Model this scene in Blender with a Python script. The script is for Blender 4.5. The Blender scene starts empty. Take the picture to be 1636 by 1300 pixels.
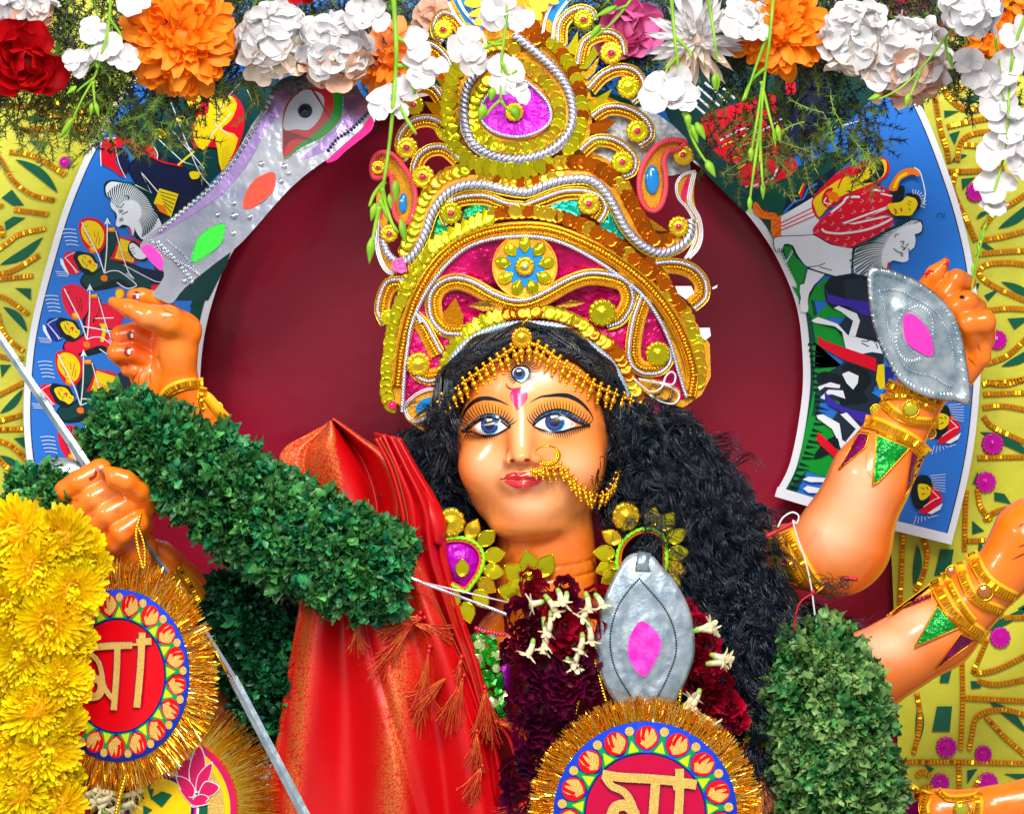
import bpy, math, random
import numpy as np
from mathutils import Vector, Matrix, geometry
from mathutils.bvhtree import BVHTree
random.seed(7); rng = np.random.default_rng(7)
PI = math.pi
SC = bpy.context.scene
COL = SC.collection
# ------------------------------------------------------------------ camera
CAM_D = 5000.0                     # mm from camera to the plane of the face
cam = bpy.data.cameras.new('camera'); cam_o = bpy.data.objects.new('camera', cam); COL.objects.link(cam_o)
cam_o.location = (0, -5.0, 0); cam_o.rotation_euler = (PI / 2, 0, 0)
cam.sensor_width = 36; cam.lens = 36 * 5.0 / 1.636; cam.clip_start = 0.1; cam.clip_end = 60
SC.camera = cam_o
# ------------------------------------------------------------------ world, festival tent key lamp, added fill and highlight lamps
W = bpy.data.worlds.new('World'); SC.world = W; W.use_nodes = True
bg = W.node_tree.nodes['Background']; bg.inputs[0].default_value = (0.93, 0.96, 1.0, 1); bg.inputs[1].default_value = 0.41
def lamp(name, loc, target, size, power, col=(1, 1, 1), size_y=None):
    l = bpy.data.lights.new(name, 'AREA'); l.energy = power; l.color = col
    l.shape = 'RECTANGLE'; l.size = size; l.size_y = size_y or size
    o = bpy.data.objects.new(name, l); COL.objects.link(o); o.location = loc
    o.rotation_euler = (Vector(target) - Vector(loc)).to_track_quat('-Z', 'Y').to_euler()
    return o
lamp('tent_flood_lamp', (0.75, -3.0, 2.6), (0.05, 0, 0.0), 1.7, 150, (1, 0.97, 0.92), 1.2)
lamp('side_highlight_lamp', (-2.8, -2.6, 1.2), (0, 0, -0.1), 0.6, 34, (1, 0.96, 0.92))  # unseen lamp added for crisp highlights on the metals
lamp('front_fill_lamp', (-0.6, -4.6, 2.1), (0.0, 0, -0.15), 1.3, 78, (1, 0.98, 0.95))  # unseen fill added above the camera to brighten the face
SC.view_settings.view_transform = 'Standard'; SC.view_settings.look = 'None'
SC.view_settings.exposure = 0.22; SC.view_settings.gamma = 1.0
SC.cycles.max_bounces = 6
# ------------------------------------------------------------------ coordinates: photograph pixel + depth (mm, + is away) -> mm
def A(px, py, d=0.0):
    f = (CAM_D + d) / CAM_D
    return Vector(((px - 818) * f, d, (650 - py) * f))
def pl(s, ox=0, oy=0, k=1.0):
    out = []
    for t in s.split():
        x, y = t.split(','); out.append((ox + float(x) / k, oy + float(y) / k))
    return out
def K(s): return pl(s, 550, 0, 2.708)
def L(s): return pl(s, 580, 350, 2.708)
def G(s): return pl(s, 580, 220, 5.417)
def H(s): return pl(s, 860, 220, 5.417)
def smooth(pts, n=8, closed=False):
    """Catmull-Rom through a list of tuples or Vectors, resampled n per span"""
    P = [np.array(p, float) for p in pts]; m = len(P); out = []
    rngi = range(m) if closed else range(m - 1)
    for i in rngi:
        if closed: p0, p1, p2, p3 = P[i - 1], P[i], P[(i + 1) % m], P[(i + 2) % m]
        else: p0, p1, p2, p3 = P[max(i - 1, 0)], P[i], P[i + 1], P[min(i + 2, m - 1)]
        for j in range(n):
            t = j / n
            out.append(0.5 * ((2 * p1) + (-p0 + p2) * t + (2 * p0 - 5 * p1 + 4 * p2 - p3) * t * t + (-p0 + 3 * p1 - 3 * p2 + p3) * t ** 3))
    if not closed: out.append(P[-1])
    return out
def resample(pts, step, closed=False):
    P = [np.array(p, float) for p in pts]
    if closed: P = P + [P[0]]
    seg = [np.linalg.norm(P[i + 1] - P[i]) for i in range(len(P) - 1)]
    tot = sum(seg); n = max(2, int(round(tot / step))); out = []
    cum = np.concatenate([[0], np.cumsum(seg)]); arr = np.array(P)
    ts = np.linspace(0, tot, n + (0 if closed else 1), endpoint=not closed)
    for c in range(arr.shape[1]): out.append(np.interp(ts, cum, arr[:, c]))
    return [np.array(p) for p in zip(*out)]
# ------------------------------------------------------------------ materials
MATS = {}
def lin(c):
    return tuple((x / 12.92 if x <= 0.04045 else ((x + 0.055) / 1.055) ** 2.4) for x in [v / 255 for v in c])
def mat(name, rgb, rough=0.5, metal=0.0, spec=0.5, coat=0.0, bump=0.0, bscale=60.0, var=0.0, vscale=30.0, var_rgb=None,
        sss=0.0, vcol=None, detail=3.0, sheen=0.0, transl=0.0, objvar=0.0, rvar=0.0, bdist=0.002):
    if name in MATS: return MATS[name]
    m = bpy.data.materials.new(name); m.use_nodes = True; nt = m.node_tree; N = nt.nodes; Lk = nt.links
    b = N['Principled BSDF']; c = (*lin(rgb), 1)
    b.inputs['Base Color'].default_value = c; b.inputs['Roughness'].default_value = rough
    b.inputs['Metallic'].default_value = metal; b.inputs['Specular IOR Level'].default_value = spec
    b.inputs['Coat Weight'].default_value = coat; b.inputs['Coat Roughness'].default_value = 0.06
    if sheen: b.inputs['Sheen Weight'].default_value = sheen
    if sss:
        b.inputs['Subsurface Weight'].default_value = sss; b.inputs['Subsurface Scale'].default_value = 0.008
        b.inputs['Subsurface Radius'].default_value = (1, 0.45, 0.2)
    tc = N.new('ShaderNodeTexCoord'); src = None
    if vcol:
        a = N.new('ShaderNodeVertexColor'); a.layer_name = vcol; src = a.outputs[0]
    if var or var_rgb:
        n = N.new('ShaderNodeTexNoise'); n.inputs['Scale'].default_value = vscale; n.inputs['Detail'].default_value = detail
        Lk.new(tc.outputs['Object'], n.inputs['Vector'])
        r = N.new('ShaderNodeValToRGB'); r.color_ramp.elements[0].position = 0.38; r.color_ramp.elements[1].position = 0.64
        c2 = lin(var_rgb) if var_rgb else tuple(x * (1 - var) for x in c[:3])
        r.color_ramp.elements[0].color = (0, 0, 0, 1); r.color_ramp.elements[1].color = (1, 1, 1, 1)
        mx = N.new('ShaderNodeMix'); mx.data_type = 'RGBA'
        Lk.new(n.outputs['Fac'], r.inputs[0]); Lk.new(r.outputs[0], mx.inputs[0])
        if src: Lk.new(src, mx.inputs[6])
        else: mx.inputs[6].default_value = c
        mx.inputs[7].default_value = (*c2, 1); Lk.new(n.outputs['Fac'], r.inputs[0]); src = mx.outputs[2]
    if objvar:
        oi = N.new('ShaderNodeObjectInfo'); hs = N.new('ShaderNodeHueSaturation'); mr = N.new('ShaderNodeMapRange')
        mr.inputs[3].default_value = 1 - objvar; mr.inputs[4].default_value = 1 + objvar * 0.6
        Lk.new(oi.outputs['Random'], mr.inputs[0]); Lk.new(mr.outputs[0], hs.inputs['Value'])
        if src: Lk.new(src, hs.inputs['Color'])
        else: hs.inputs['Color'].default_value = c
        src = hs.outputs[0]
    if src: Lk.new(src, b.inputs['Base Color'])
    if rvar:
        n3 = N.new('ShaderNodeTexNoise'); n3.inputs['Scale'].default_value = vscale * 1.7
        mr3 = N.new('ShaderNodeMapRange'); mr3.inputs[1].default_value = 0.3; mr3.inputs[2].default_value = 0.7
        mr3.inputs[3].default_value = max(0.03, rough - rvar); mr3.inputs[4].default_value = rough + rvar
        Lk.new(tc.outputs['Object'], n3.inputs['Vector']); Lk.new(n3.outputs['Fac'], mr3.inputs[0]); Lk.new(mr3.outputs[0], b.inputs['Roughness'])
    if bump:
        n2 = N.new('ShaderNodeTexNoise'); n2.inputs['Scale'].default_value = bscale; n2.inputs['Detail'].default_value = 4
        bp = N.new('ShaderNodeBump'); bp.inputs['Strength'].default_value = bump; bp.inputs['Distance'].default_value = bdist
        Lk.new(tc.outputs['Object'], n2.inputs['Vector']); Lk.new(n2.outputs['Fac'], bp.inputs['Height'])
        Lk.new(bp.outputs[0], b.inputs['Normal'])
        if coat: Lk.new(bp.outputs[0], b.inputs['Coat Normal'])
    if transl:
        tr = N.new('ShaderNodeBsdfTranslucent'); ms = N.new('ShaderNodeMixShader'); ms.inputs[0].default_value = transl
        if src: Lk.new(src, tr.inputs[0])
        else: tr.inputs[0].default_value = c
        o = N['Material Output']; Lk.new(b.outputs[0], ms.inputs[1]); Lk.new(tr.outputs[0], ms.inputs[2]); Lk.new(ms.outputs[0], o.inputs[0])
    MATS[name] = m; return m
gold = mat('gold_foil', (255, 205, 45), 0.22, 0.92, bump=0.25, bscale=180, rvar=0.08, objvar=0.22)
gold_deep = mat('gold_foil_orange', (240, 150, 15), 0.25, 0.9, bump=0.25, bscale=200, objvar=0.25)
glitter = mat('gold_glitter_card', (225, 140, 10), 0.35, 0.7, bump=0.9, bscale=700, var_rgb=(255, 200, 60), vscale=600)
gold_card = mat('gold_card', (245, 175, 15), 0.38, 0.35, bump=0.3, bscale=220, var_rgb=(225, 140, 10), vscale=60)
gold_lime = mat('gold_lime_sequin', (232, 218, 25), 0.14, 0.80, bump=0.12, bscale=260, objvar=0.25)
gold_org = mat('copper_sequin', (214, 105, 8), 0.16, 0.85, bump=0.15, bscale=200, objvar=0.3)
silver = mat('silver_thread', (215, 215, 232), 0.25, 0.75, bump=0.35, bscale=900)
white_wire = mat('white_wire', (235, 235, 240), 0.3, 0.3)
pink_foil = mat('magenta_foil', (225, 0, 110), 0.22, 0.45, bump=1.0, bscale=38, var_rgb=(160, 0, 70), vscale=22, bdist=0.01)
purple_foil = mat('purple_foil', (215, 0, 215), 0.3, 0.3, bump=1.0, bscale=45, var_rgb=(170, 10, 175), vscale=30, bdist=0.006)
green_foil = mat('green_foil', (0, 165, 95), 0.22, 0.5, bump=1.0, bscale=42, var_rgb=(0, 110, 70), vscale=30, bdist=0.01)
teal_foil = mat('teal_foil', (0, 175, 150), 0.22, 0.5, bump=1.0, bscale=42, var_rgb=(0, 120, 110), vscale=30, bdist=0.01)
gem_pink = mat('pink_gem', (225, 0, 90), 0.12, 0.1, coat=1.0)
gem_blue = mat('blue_gem', (0, 140, 225), 0.12, 0.1, coat=1.0)
pink_rope = mat('pink_cord', (255, 80, 95), 0.45, bump=0.4, bscale=500)
# ------------------------------------------------------------------ mesh building
def newobj(name, me, parent=None, label=None):
    o = bpy.data.objects.new(name, me); COL.objects.link(o)
    if parent is not None: o.parent = parent
    if label: o['label'] = label
    return o
def tag(o, label=None, cat=None, group=None, kind=None):
    if label: o['label'] = label
    if cat: o['category'] = cat
    if group: o['group'] = group
    if kind: o['kind'] = kind
    return o
def thing(name, label, cat, at=(818, 650, 0), group=None):
    """Empty at the thing's base; children are built in world mm and moved into its frame"""
    o = bpy.data.objects.new(name, None); COL.objects.link(o); o.empty_display_size = 0.02
    o.location = A(*at) * 0.001
    return tag(o, label, cat, group)
def cp(o, parent=None, loc=None, rot=None, scale=None):
    c = o.copy(); COL.objects.link(c)
    if parent is not None: c.parent = parent
    if loc is not None: c.location = loc
    if rot is not None: c.rotation_euler = rot
    if scale is not None: c.scale = scale if hasattr(scale, '__len__') else (scale,) * 3
    return c
class MB:
    def __init__(s): s.v = []; s.f = []; s.m = []; s.n = 0
    def add(s, verts, faces, mi=0):
        b = s.n; s.v.extend(verts); s.n += len(verts)
        for f in faces: s.f.append(tuple(i + b for i in f)); s.m.append(mi)
        return b
    def mesh(s, name, mats, smooth=True, origin=(0, 0, 0), scale=0.001, ang=None):
        me = bpy.data.meshes.new(name)
        o = Vector(origin); vv = [((v[0] - o.x) * scale, (v[1] - o.y) * scale, (v[2] - o.z) * scale) for v in s.v]
        me.from_pydata(vv, [], s.f)
        for m in (mats if isinstance(mats, (list, tuple)) else [mats]): me.materials.append(m)
        me.polygons.foreach_set('material_index', s.m)
        me.polygons.foreach_set('use_smooth', [smooth] * len(s.f))
        me.update()
        if ang: me.set_sharp_from_angle(angle=math.radians(ang))
        return me
    def obj(s, name, mats, parent=None, smooth=True, label=None, ang=None, at=None):
        """world mm -> object; if parent given, in the parent's frame (parents carry location only)"""
        if parent is not None: org = Vector(root_loc(parent)) * 1000
        elif at is not None: org = A(*at)
        else:
            arr = np.array([tuple(v) for v in s.v]); org = Vector(arr.mean(0))
        me = s.mesh(name, mats, smooth, org, ang=ang)
        o = newobj(name, me, parent, label)
        if parent is None: o.location = org * 0.001
        return o
def root_loc(p):
    l = Vector(p.location)
    while p.parent: p = p.parent; l += p.location
    return l
def frames(P, closed=False, up=None):
    n = len(P); T = []
    for i in range(n):
        a = P[i - 1] if (i > 0 or closed) else P[i]; b = P[(i + 1) % n] if (i < n - 1 or closed) else P[i]
        t = Vector(b) - Vector(a); t.normalize(); T.append(t)
    out = []
    if up is not None:
        U = Vector(up)
        for t in T:
            s = t.cross(U); s.normalize(); out.append((t, s, s.cross(t)))
        return out
    r = T[0].orthogonal().normalized()
    for i, t in enumerate(T):
        r = r - t * r.dot(t); r.normalize(); out.append((t, r, t.cross(r)))
    return out
def tube(mb, pts, r, sides=8, closed=False, mi=0, cap=True, flat=1.0, up=None, lobes=0, twist=0.0, lobe_amp=0.25):
    P = [Vector(p) for p in pts]; F = frames(P, closed, up); n = len(P); vs = []; acc = 0
    for i, (p, (t, a, b)) in enumerate(zip(P, F)):
        rr = r(i / (n - 1)) if callable(r) else (r[i] if hasattr(r, '__len__') else r)
        if i: acc += (P[i] - P[i - 1]).length
        for j in range(sides):
            th = 2 * PI * j / sides; q = rr
            if lobes: q = rr * (1 + lobe_amp * (abs(math.cos((th * lobes + acc * twist) * 0.5)) * 1.4 - 1.1))
            vs.append(p + a * (q * math.cos(th)) + b * (q * math.sin(th) * flat))
    fs = []
    for i in range(n if closed else n - 1):
        for j in range(sides):
            a0 = i * sides + j; a1 = i * sides + (j + 1) % sides; k = ((i + 1) % n) * sides
            fs.append((a0, a1, k + (j + 1) % sides, k + j))
    if cap and not closed:
        fs.append(tuple(reversed(range(sides)))); fs.append(tuple(range((n - 1) * sides, n * sides)))
    mb.add(vs, fs, mi)
def ellipsoid(mb, c, rx, ry, rz, seg=12, rings=8, mi=0, M=None, half=False):
    vs = []; fs = []; c = Vector(c); M = M or Matrix.Identity(3)
    for i in range(rings + 1):
        ph = PI * i / rings * (0.5 if half else 1)
        for j in range(seg):
            th = 2 * PI * j / seg
            vs.append(c + M @ Vector((rx * math.sin(ph) * math.cos(th), -ry * math.cos(ph), rz * math.sin(ph) * math.sin(th))))
    for i in range(rings):
        for j in range(seg):
            fs.append((i * seg + j, (i + 1) * seg + j, (i + 1) * seg + (j + 1) % seg, i * seg + (j + 1) % seg))
    mb.add(vs, fs, mi)
def box(mb, c, sx, sy, sz, M=None, mi=0):
    M = M or Matrix.Identity(3); c = Vector(c); vs = []
    for x in (-1, 1):
        for y in (-1, 1):
            for z in (-1, 1): vs.append(c + M @ Vector((x * sx / 2, y * sy / 2, z * sz / 2)))
    mb.add(vs, [(0, 1, 3, 2), (4, 6, 7, 5), (0, 4, 5, 1), (2, 3, 7, 6), (0, 2, 6, 4), (1, 5, 7, 3)], mi)
def dep(d, x, y): return d(x, y) if callable(d) else d
def tess(P2):
    return geometry.tessellate_polygon([[Vector((x, y, 0)) for x, y in P2]])
def plate(mb, P2, d, th, mi=0, mside=None, back=True):
    """extruded outline in photo px at depth d (front face), th mm thick"""
    n = len(P2); vs = [A(x, y, dep(d, x, y)) for x, y in P2] + [A(x, y, dep(d, x, y) + th) for x, y in P2]
    tr = tess(P2); fs = []
    ar = sum(P2[i][0] * P2[(i + 1) % n][1] - P2[(i + 1) % n][0] * P2[i][1] for i in range(n))
    def orient(t):
        a, b, c = [P2[i] for i in t]; s = (b[0] - a[0]) * (c[1] - a[1]) - (b[1] - a[1]) * (c[0] - a[0])
        return t if s < 0 else (t[0], t[2], t[1])       # facing the camera
    for t in tr:
        t = orient(t); fs.append(t)
        if back: fs.append((t[0] + n, t[2] + n, t[1] + n))
    mb.add(vs, fs, mi)
    b = mb.n - 2 * n
    for i in range(n):
        j = (i + 1) % n
        q = (b + i, b + j, b + j + n, b + i + n)
        mb.f.append(q if ar > 0 else q[::-1]); mb.m.append(mi if mside is None else mside)
def sheet(mb, P2, d, mi=0):
    n = len(P2); vs = [A(x, y, dep(d, x, y)) for x, y in P2]; fs = []
    for t in tess(P2):
        a, b, c = [P2[i] for i in t]; s = (b[0] - a[0]) * (c[1] - a[1]) - (b[1] - a[1]) * (c[0] - a[0])
        fs.append(t if s < 0 else (t[0], t[2], t[1]))
    mb.add(vs, fs, mi)
def strip2(pts, w, closed=False):
    """outline polygon of a stroke; w number or (start, mid, end)"""
    P = [np.array(p[:2], float) for p in pts]; n = len(P); Lf = []; Rt = []
    for i in range(n):
        a = P[max(i - 1, 0)]; b = P[min(i + 1, n - 1)]; t = b - a; l = np.linalg.norm(t) or 1; t = t / l
        nn = np.array([-t[1], t[0]]); u = i / (n - 1)
        ww = w if not hasattr(w, '__len__') else (w[0] + (w[1] - w[0]) * u * 2 if u < 0.5 else w[1] + (w[2] - w[1]) * (u * 2 - 1))
        Lf.append(P[i] + nn * ww / 2); Rt.append(P[i] - nn * ww / 2)
    return Lf, Rt
def stroke(mb, pts, w, d, mi=0):
    Lf, Rt = strip2(pts, w); n = len(Lf)
    vs = [A(p[0], p[1], dep(d, p[0], p[1])) for p in Lf + Rt]
    mb.add(vs, [(i, i + 1, n + i + 1, n + i) for i in range(n - 1)], mi)
def ribbon(mb, pts, w, d, th=2.0, mi=0):
    """solid strip of card following a line"""
    Lf, Rt = strip2(pts, w); n = len(Lf)
    q = Lf + Rt; vs = [A(p[0], p[1], dep(d, p[0], p[1])) for p in q] + [A(p[0], p[1], dep(d, p[0], p[1]) + th) for p in q]
    fs = []; m = 2 * n
    for i in range(n - 1):
        fs += [(i, i + 1, n + i + 1, n + i), (m + i, m + n + i, m + n + i + 1, m + i + 1), (i, m + i, m + i + 1, i + 1), (n + i, n + i + 1, m + n + i + 1, m + n + i)]
    fs += [(0, n, m + n, m), (n - 1, m + n - 1, m + 2 * n - 1, 2 * n - 1)]
    mb.add(vs, fs, mi)
def p3(pts, d): return [A(x, y, dep(d, x, y)) for x, y in [p[:2] for p in pts]]
def rope(mb, pts, r, d, mi=0, closed=False, n=8, lobes=3, amp=0.3, pitch=None, mgap=None):
    """twisted cord: lobed section turning along the line; the grooves may carry a second material"""
    pitch = pitch or max(4.6, r * 1.1); q = resample(smooth(pts, n, closed), pitch / 6.0, closed)
    f0 = len(mb.f); sides = 6 * lobes; tw = 2 * PI / pitch
    tube(mb, p3(q, d), r, sides, closed, mi, lobes=lobes, twist=tw, lobe_amp=amp)
    if mgap is not None:
        acc = 0; P = [np.array(p[:2]) for p in q]
        for i in range(len(P) if closed else len(P) - 1):
            for j in range(sides):
                ph = ((2 * PI * (j + .5) / sides * lobes + (acc + pitch / 12) * tw) * 0.5)
                if abs(math.cos(ph)) < 0.36: mb.m[f0 + i * sides + j] = mgap
            acc += np.linalg.norm(P[(i + 1) % len(P)] - P[i])
def trim(mb, pts, w, d, mi=0, mi2=1, blk=6.0, smoothn=8, closed=False, h=2.5):
    """gold gimp braid: a flat band carrying cross blocks that each tilt a little"""
    q = smooth(pts, smoothn, closed); q = resample(q, blk, closed)
    ribbon(mb, q if not closed else q + [q[0]], w, lambda x, y: dep(d, x, y) , 1.5, mi2)
    for i in range(len(q) - 1):
        c = (q[i] + q[i + 1]) / 2; t = q[i + 1] - q[i]; a = math.atan2(-t[1], t[0])
        M = Matrix.Rotation(-a, 3, 'Y') @ Matrix.Rotation(random.uniform(-0.35, 0.35), 3, 'Z') @ Matrix.Rotation(random.uniform(-0.3, 0.3), 3, 'X')
        box(mb, A(c[0], c[1], dep(d, c[0], c[1]) - h / 2), blk * 0.62, h, w * random.uniform(0.68, 0.8), M, mi)
def beads(mb, pts, r, step, d, mi=0, closed=False, seg=6, rings=4):
    for p in resample(smooth(pts, 6, closed), step, closed):
        ellipsoid(mb, A(p[0], p[1], dep(d, p[0], p[1])), r, r, r, seg, rings, mi)
def circ(cx, cy, r, n=24, ry=None, rot=0):
    ry = ry or r; out = []
    for i in range(n):
        t = 2 * PI * i / n; x, y = r * math.cos(t), ry * math.sin(t)
        out.append((cx + x * math.cos(rot) - y * math.sin(rot), cy + x * math.sin(rot) + y * math.cos(rot)))
    return out
def leaf2(x0, y0, x1, y1, w, bend=0.0, n=10):
    """leaf-shaped outline from one tip to the other"""
    a = np.array([x0, y0], float); b = np.array([x1, y1], float); t = b - a; l = np.linalg.norm(t); nn = np.array([-t[1], t[0]]) / l
    up = []; dn = []
    for i in range(n + 1):
        u = i / n; c = a + t * u + nn * bend * math.sin(PI * u); h = w / 2 * math.sin(PI * u) ** 0.8
        up.append(tuple(c + nn * h)); dn.append(tuple(c - nn * h))
    return up + dn[::-1][1:-1]
# ================================================================== backdrop
maroon = mat('maroon_gloss_board', (152, 16, 46), 0.2, 0.0, spec=0.4, coat=0.0, bump=0.35, bscale=3.4, var_rgb=(138, 14, 44), vscale=1.6, bdist=0.02)
mb = MB(); box(mb, A(818, 650, 440), 3600, 16, 2800)
bd = mb.obj('backdrop', maroon, at=(818, 650, 430), smooth=False); bd['kind'] = 'structure'
yel = mat('yellow_satin_board', (214, 212, 58), 0.42, 0.0, bump=0.6, bscale=11, var_rgb=(192, 192, 40), vscale=7, bdist=0.012)
dkgreen = mat('dark_green_cutout', (0, 92, 62), 0.22, 0.15, bump=0.3, bscale=30)
trim_gold = mat('braid_gold', (255, 176, 10), 0.20, 0.85, bump=0.15, bscale=120, objvar=0.2)
trim_base = mat('braid_ground', (196, 128, 10), 0.4, 0.3)
PD = 405.0
def button(parent, x, y, r, d, m=None, gem=None, name='button', beadm=None, n=12):
    """pressed sequin flower with beaded rim, at its own place"""
    mb2 = MB(); c = A(x, y, d); seg = n * 4
    prof = [(1.0, 1.2), (0.97, -1.0), (0.86, -2.2), (0.62, -1.4), (0.30, -2.6), (0.0, -3.2)]
    for k, (q, h) in enumerate(prof):
        for j in range(seg):
            th = 2 * PI * j / seg; w = 1 + (0.05 if q > 0.8 else 0.0) * math.cos(th * n); rr = r * q * w
            hh = h + (0.7 if 0.2 < q < 0.8 and j % 2 else 0)
            mb2.v.append(c + Vector((rr * math.cos(th), hh * r / 14, rr * math.sin(th)))); mb2.n += 1
    for k in range(len(prof) - 1):
        for j in range(seg):
            a, b2 = k * seg + j, k * seg + (j + 1) % seg
            mb2.f.append((a, a + seg, b2 + seg, b2)); mb2.m.append(0)
    for j in range(n + 4):
        th = 2 * PI * j / (n + 4)
        ellipsoid(mb2, c + Vector((r * 0.88 * math.cos(th), -2.2 * r / 14, r * 0.88 * math.sin(th))), r * .09, r * .09, r * .09, 6, 4, 1)
    o = mb2.obj(name, [m or gold, beadm or gold], parent)
    if gem:
        g = MB(); ellipsoid(g, c + Vector((0, -2.8 * r / 14, 0)), r * 0.30, r * 0.26, r * 0.30, 12, 6, 0)
        go = g.obj('gem', gem, o); 
    return o
def panel(name, label, outline, trims, leaves, polys, buttons, at):
    t = thing('decorated_backboard', label, 'backboard', at)
    b = MB(); plate(b, outline, PD, 14); b.obj('board', yel, t, smooth=False)
    for lf in leaves:
        b = MB(); plate(b, leaf2(*lf), PD - 3, 2.6); b.obj('leaf_cutout', dkgreen, t, smooth=False)
    for pg in polys:
        b = MB(); plate(b, pg, PD - 3, 2.6); b.obj('leaf_cutout', dkgreen, t, smooth=False)
    for s, w in trims:
        b = MB(); trim(b, s, w, PD - 3.5, 0, 1, blk=5.6, h=3.2); b.obj('gold_trim', [trim_gold, trim_base], t, smooth=False)
    for x, y, r in buttons: button(t, x, y, r, PD - 4, mat('magenta_button', (216, 0, 170), 0.15, 0.35, objvar=.15), None, 'button', mat('pink_bead', (240, 90, 215), 0.1, 0.5))
    return t
LZ = lambda s: pl(s, 0, 130, 2.0)
RZ = lambda s: pl(s, 1440, 120, 2.602)
RY = lambda s: pl(s, 1400, 600, 1.857)
panel('yellow_panel', 'yellow panel with green leaf cutouts and gold braid left of the blue banner', [(-120, -60), (300, -60), (300, 300), (110, 700), (110, 1400), (-120, 1400)],
    [(LZ(s), 8.5) for s in ('75,155 180,152 285,155', '30,225 110,240 210,300', '-40,200 5,255 40,315 100,362 175,380', '45,410 155,425', '-60,570 20,520 60,490 145,470',
      '-40,620 40,605 125,555', '-40,635 105,622', '-40,680 20,695 90,745', '-10,740 15,810 75,862', '-30,870 35,885 75,884', '-40,1020 20,990 75,962', '-40,1095 70,1065',
      '-40,1112 75,1110', '-40,1140 30,1160 85,1210', '-20,1190 20,1230 60,1260 90,1300', '-40,340 -10,390 10,400', '-30,460 5,470 8,500', '-30,60 60,80 200,70', '100,60 160,110 300,90', '-30,1330 90,1380')],
    [(25, 255, 92, 308, 15, -7), (0, 423, 68, 379, 15, 6), (5, 490, 43, 530, 13, -5), (0, 660, 36, 622, 12, 4), (0, 727, 36, 763, 13, -5), (-30, 290, -4, 330, 12, 3), (40, 190, 100, 178, 12, 3), (-10, 800, 40, 850, 12, 3)],
    [LZ('5,372 38,346 76,396 40,397'), LZ('14,450 42,432 80,436 20,476'), LZ('48,660 98,662 98,700'), LZ('44,1140 80,1135 78,1172'), LZ('92,188 152,196 136,232'), LZ('0,905 35,905 5,945'), LZ('90,135 180,96 170,122')],
    [(104, 259, 10)], (60, 650, PD))
panel('yellow_panel', 'yellow panel with green cutouts, braid and many magenta buttons on the right edge',
    [(1420, 60), (1800, 60), (1800, 1400), (1434, 1400), (1434, 1110), (1423, 860), (1300, 860), (1300, 60)],
    [(RZ(s), 9) for s in ('135,60 150,150 165,230 190,310 200,365', '165,40 205,100 270,145 350,135 420,95', '190,215 300,190 420,170', '235,360 240,300 265,260 330,238 450,235', '260,290 340,300 420,345',
      '180,400 290,400 430,385', '225,410 215,470 240,540 280,620 310,690', '340,640 390,570 450,540 540,480', '320,690 430,670 540,640', '315,745 420,735 540,728', '540,790 440,780 350,790 325,830 390,880 500,930 560,950',
      '345,980 440,970 540,975', '350,1200 440,1165 540,1075', '345,1275 440,1285 540,1250', '210,90 240,60 270,40', '440,235 540,232')] +
    [(RY(s), 8.5) for s in ('315,25 460,10', '318,55 460,50', '315,95 380,90 460,105', '318,120 350,155 460,205', '300,243 460,240', '262,520 264,420 268,340', '300,335 310,390 340,430', '320,430 350,405 400,390', '80,460 76,560 70,680',
      '135,475 152,520 140,590 115,640', '260,490 330,488', '255,850 256,980 250,1110', '330,780 300,850 290,880 360,870 460,820', '300,905 360,915 460,895', '265,955 350,960 460,965', '460,1010 370,990 300,1010 285,1060 275,1110',
      '325,1010 380,1070 460,1140', '60,1145 200,1145 460,1150', '120,940 130,1000 125,1060 110,1120', '245,1150 246,1220 245,1290', '120,1190 135,1175 160,1185', '310,1190 290,1230 285,1280', '60,1240 160,1250', '380,718 460,716', '120,1260 130,1230 170,1215')],
    [(1595, 365, 1655, 318, 15, 5), (1600, 450, 1660, 490, 14, -5), (1600, 585, 1660, 550, 14, 5), (1560, 380, 1590, 400, 8, 3), (1520, 260, 1545, 248, 8, -3), (1560, 905, 1566, 860, 9, 3), (1566, 690, 1650, 730, 15, -5),
     (1460, 935, 1466, 870, 14, 3), (1515, 915, 1600, 990, 12, 0), (1580, 1120, 1640, 1170, 14, -5), (1560, 1010, 1650, 965, 12, 4), (1465, 1190, 1468, 1120, 14, 3), (1560, 350, 1580, 338, 7, -2), (1552, 470, 1565, 452, 10, -2), (1600, 240, 1630, 225, 8, 0)],
    [RZ('178,148 240,150 180,178'), RZ('200,245 244,232 222,290'), RZ('250,432 306,425 255,478'), RZ('258,105 310,80 330,96 290,118'), RZ('442,1012 540,1005 470,1058'), RZ('345,915 410,885 360,940'), RZ('55,110 90,105 100,190 60,190'),
     RY('190,515 230,515 218,590 172,592'), RY('180,980 225,980 218,1055 165,1055'), RY('285,320 300,285 315,320'), RY('285,430 320,460 285,470'), RY('350,345 380,350 400,380 350,370'), RY('280,905 310,905 310,925 282,928'), RY('270,1170 300,1165 270,1210'),
     RY('380,1180 460,1180 460,1215'), RY('140,1150 172,1165 160,1175'), RY('420,690 445,675 455,700'), RY('200,830 230,840 215,910 188,910')],
    [(1559, 307, 17), (1593, 543, 17), (1586, 709, 19), (1575, 770, 18), (1598, 1018, 18), (1512, 1193, 18), (1571, 1204, 15), (1502, 1250, 16), (1578, 1250, 18)], (1530, 700, PD))
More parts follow.
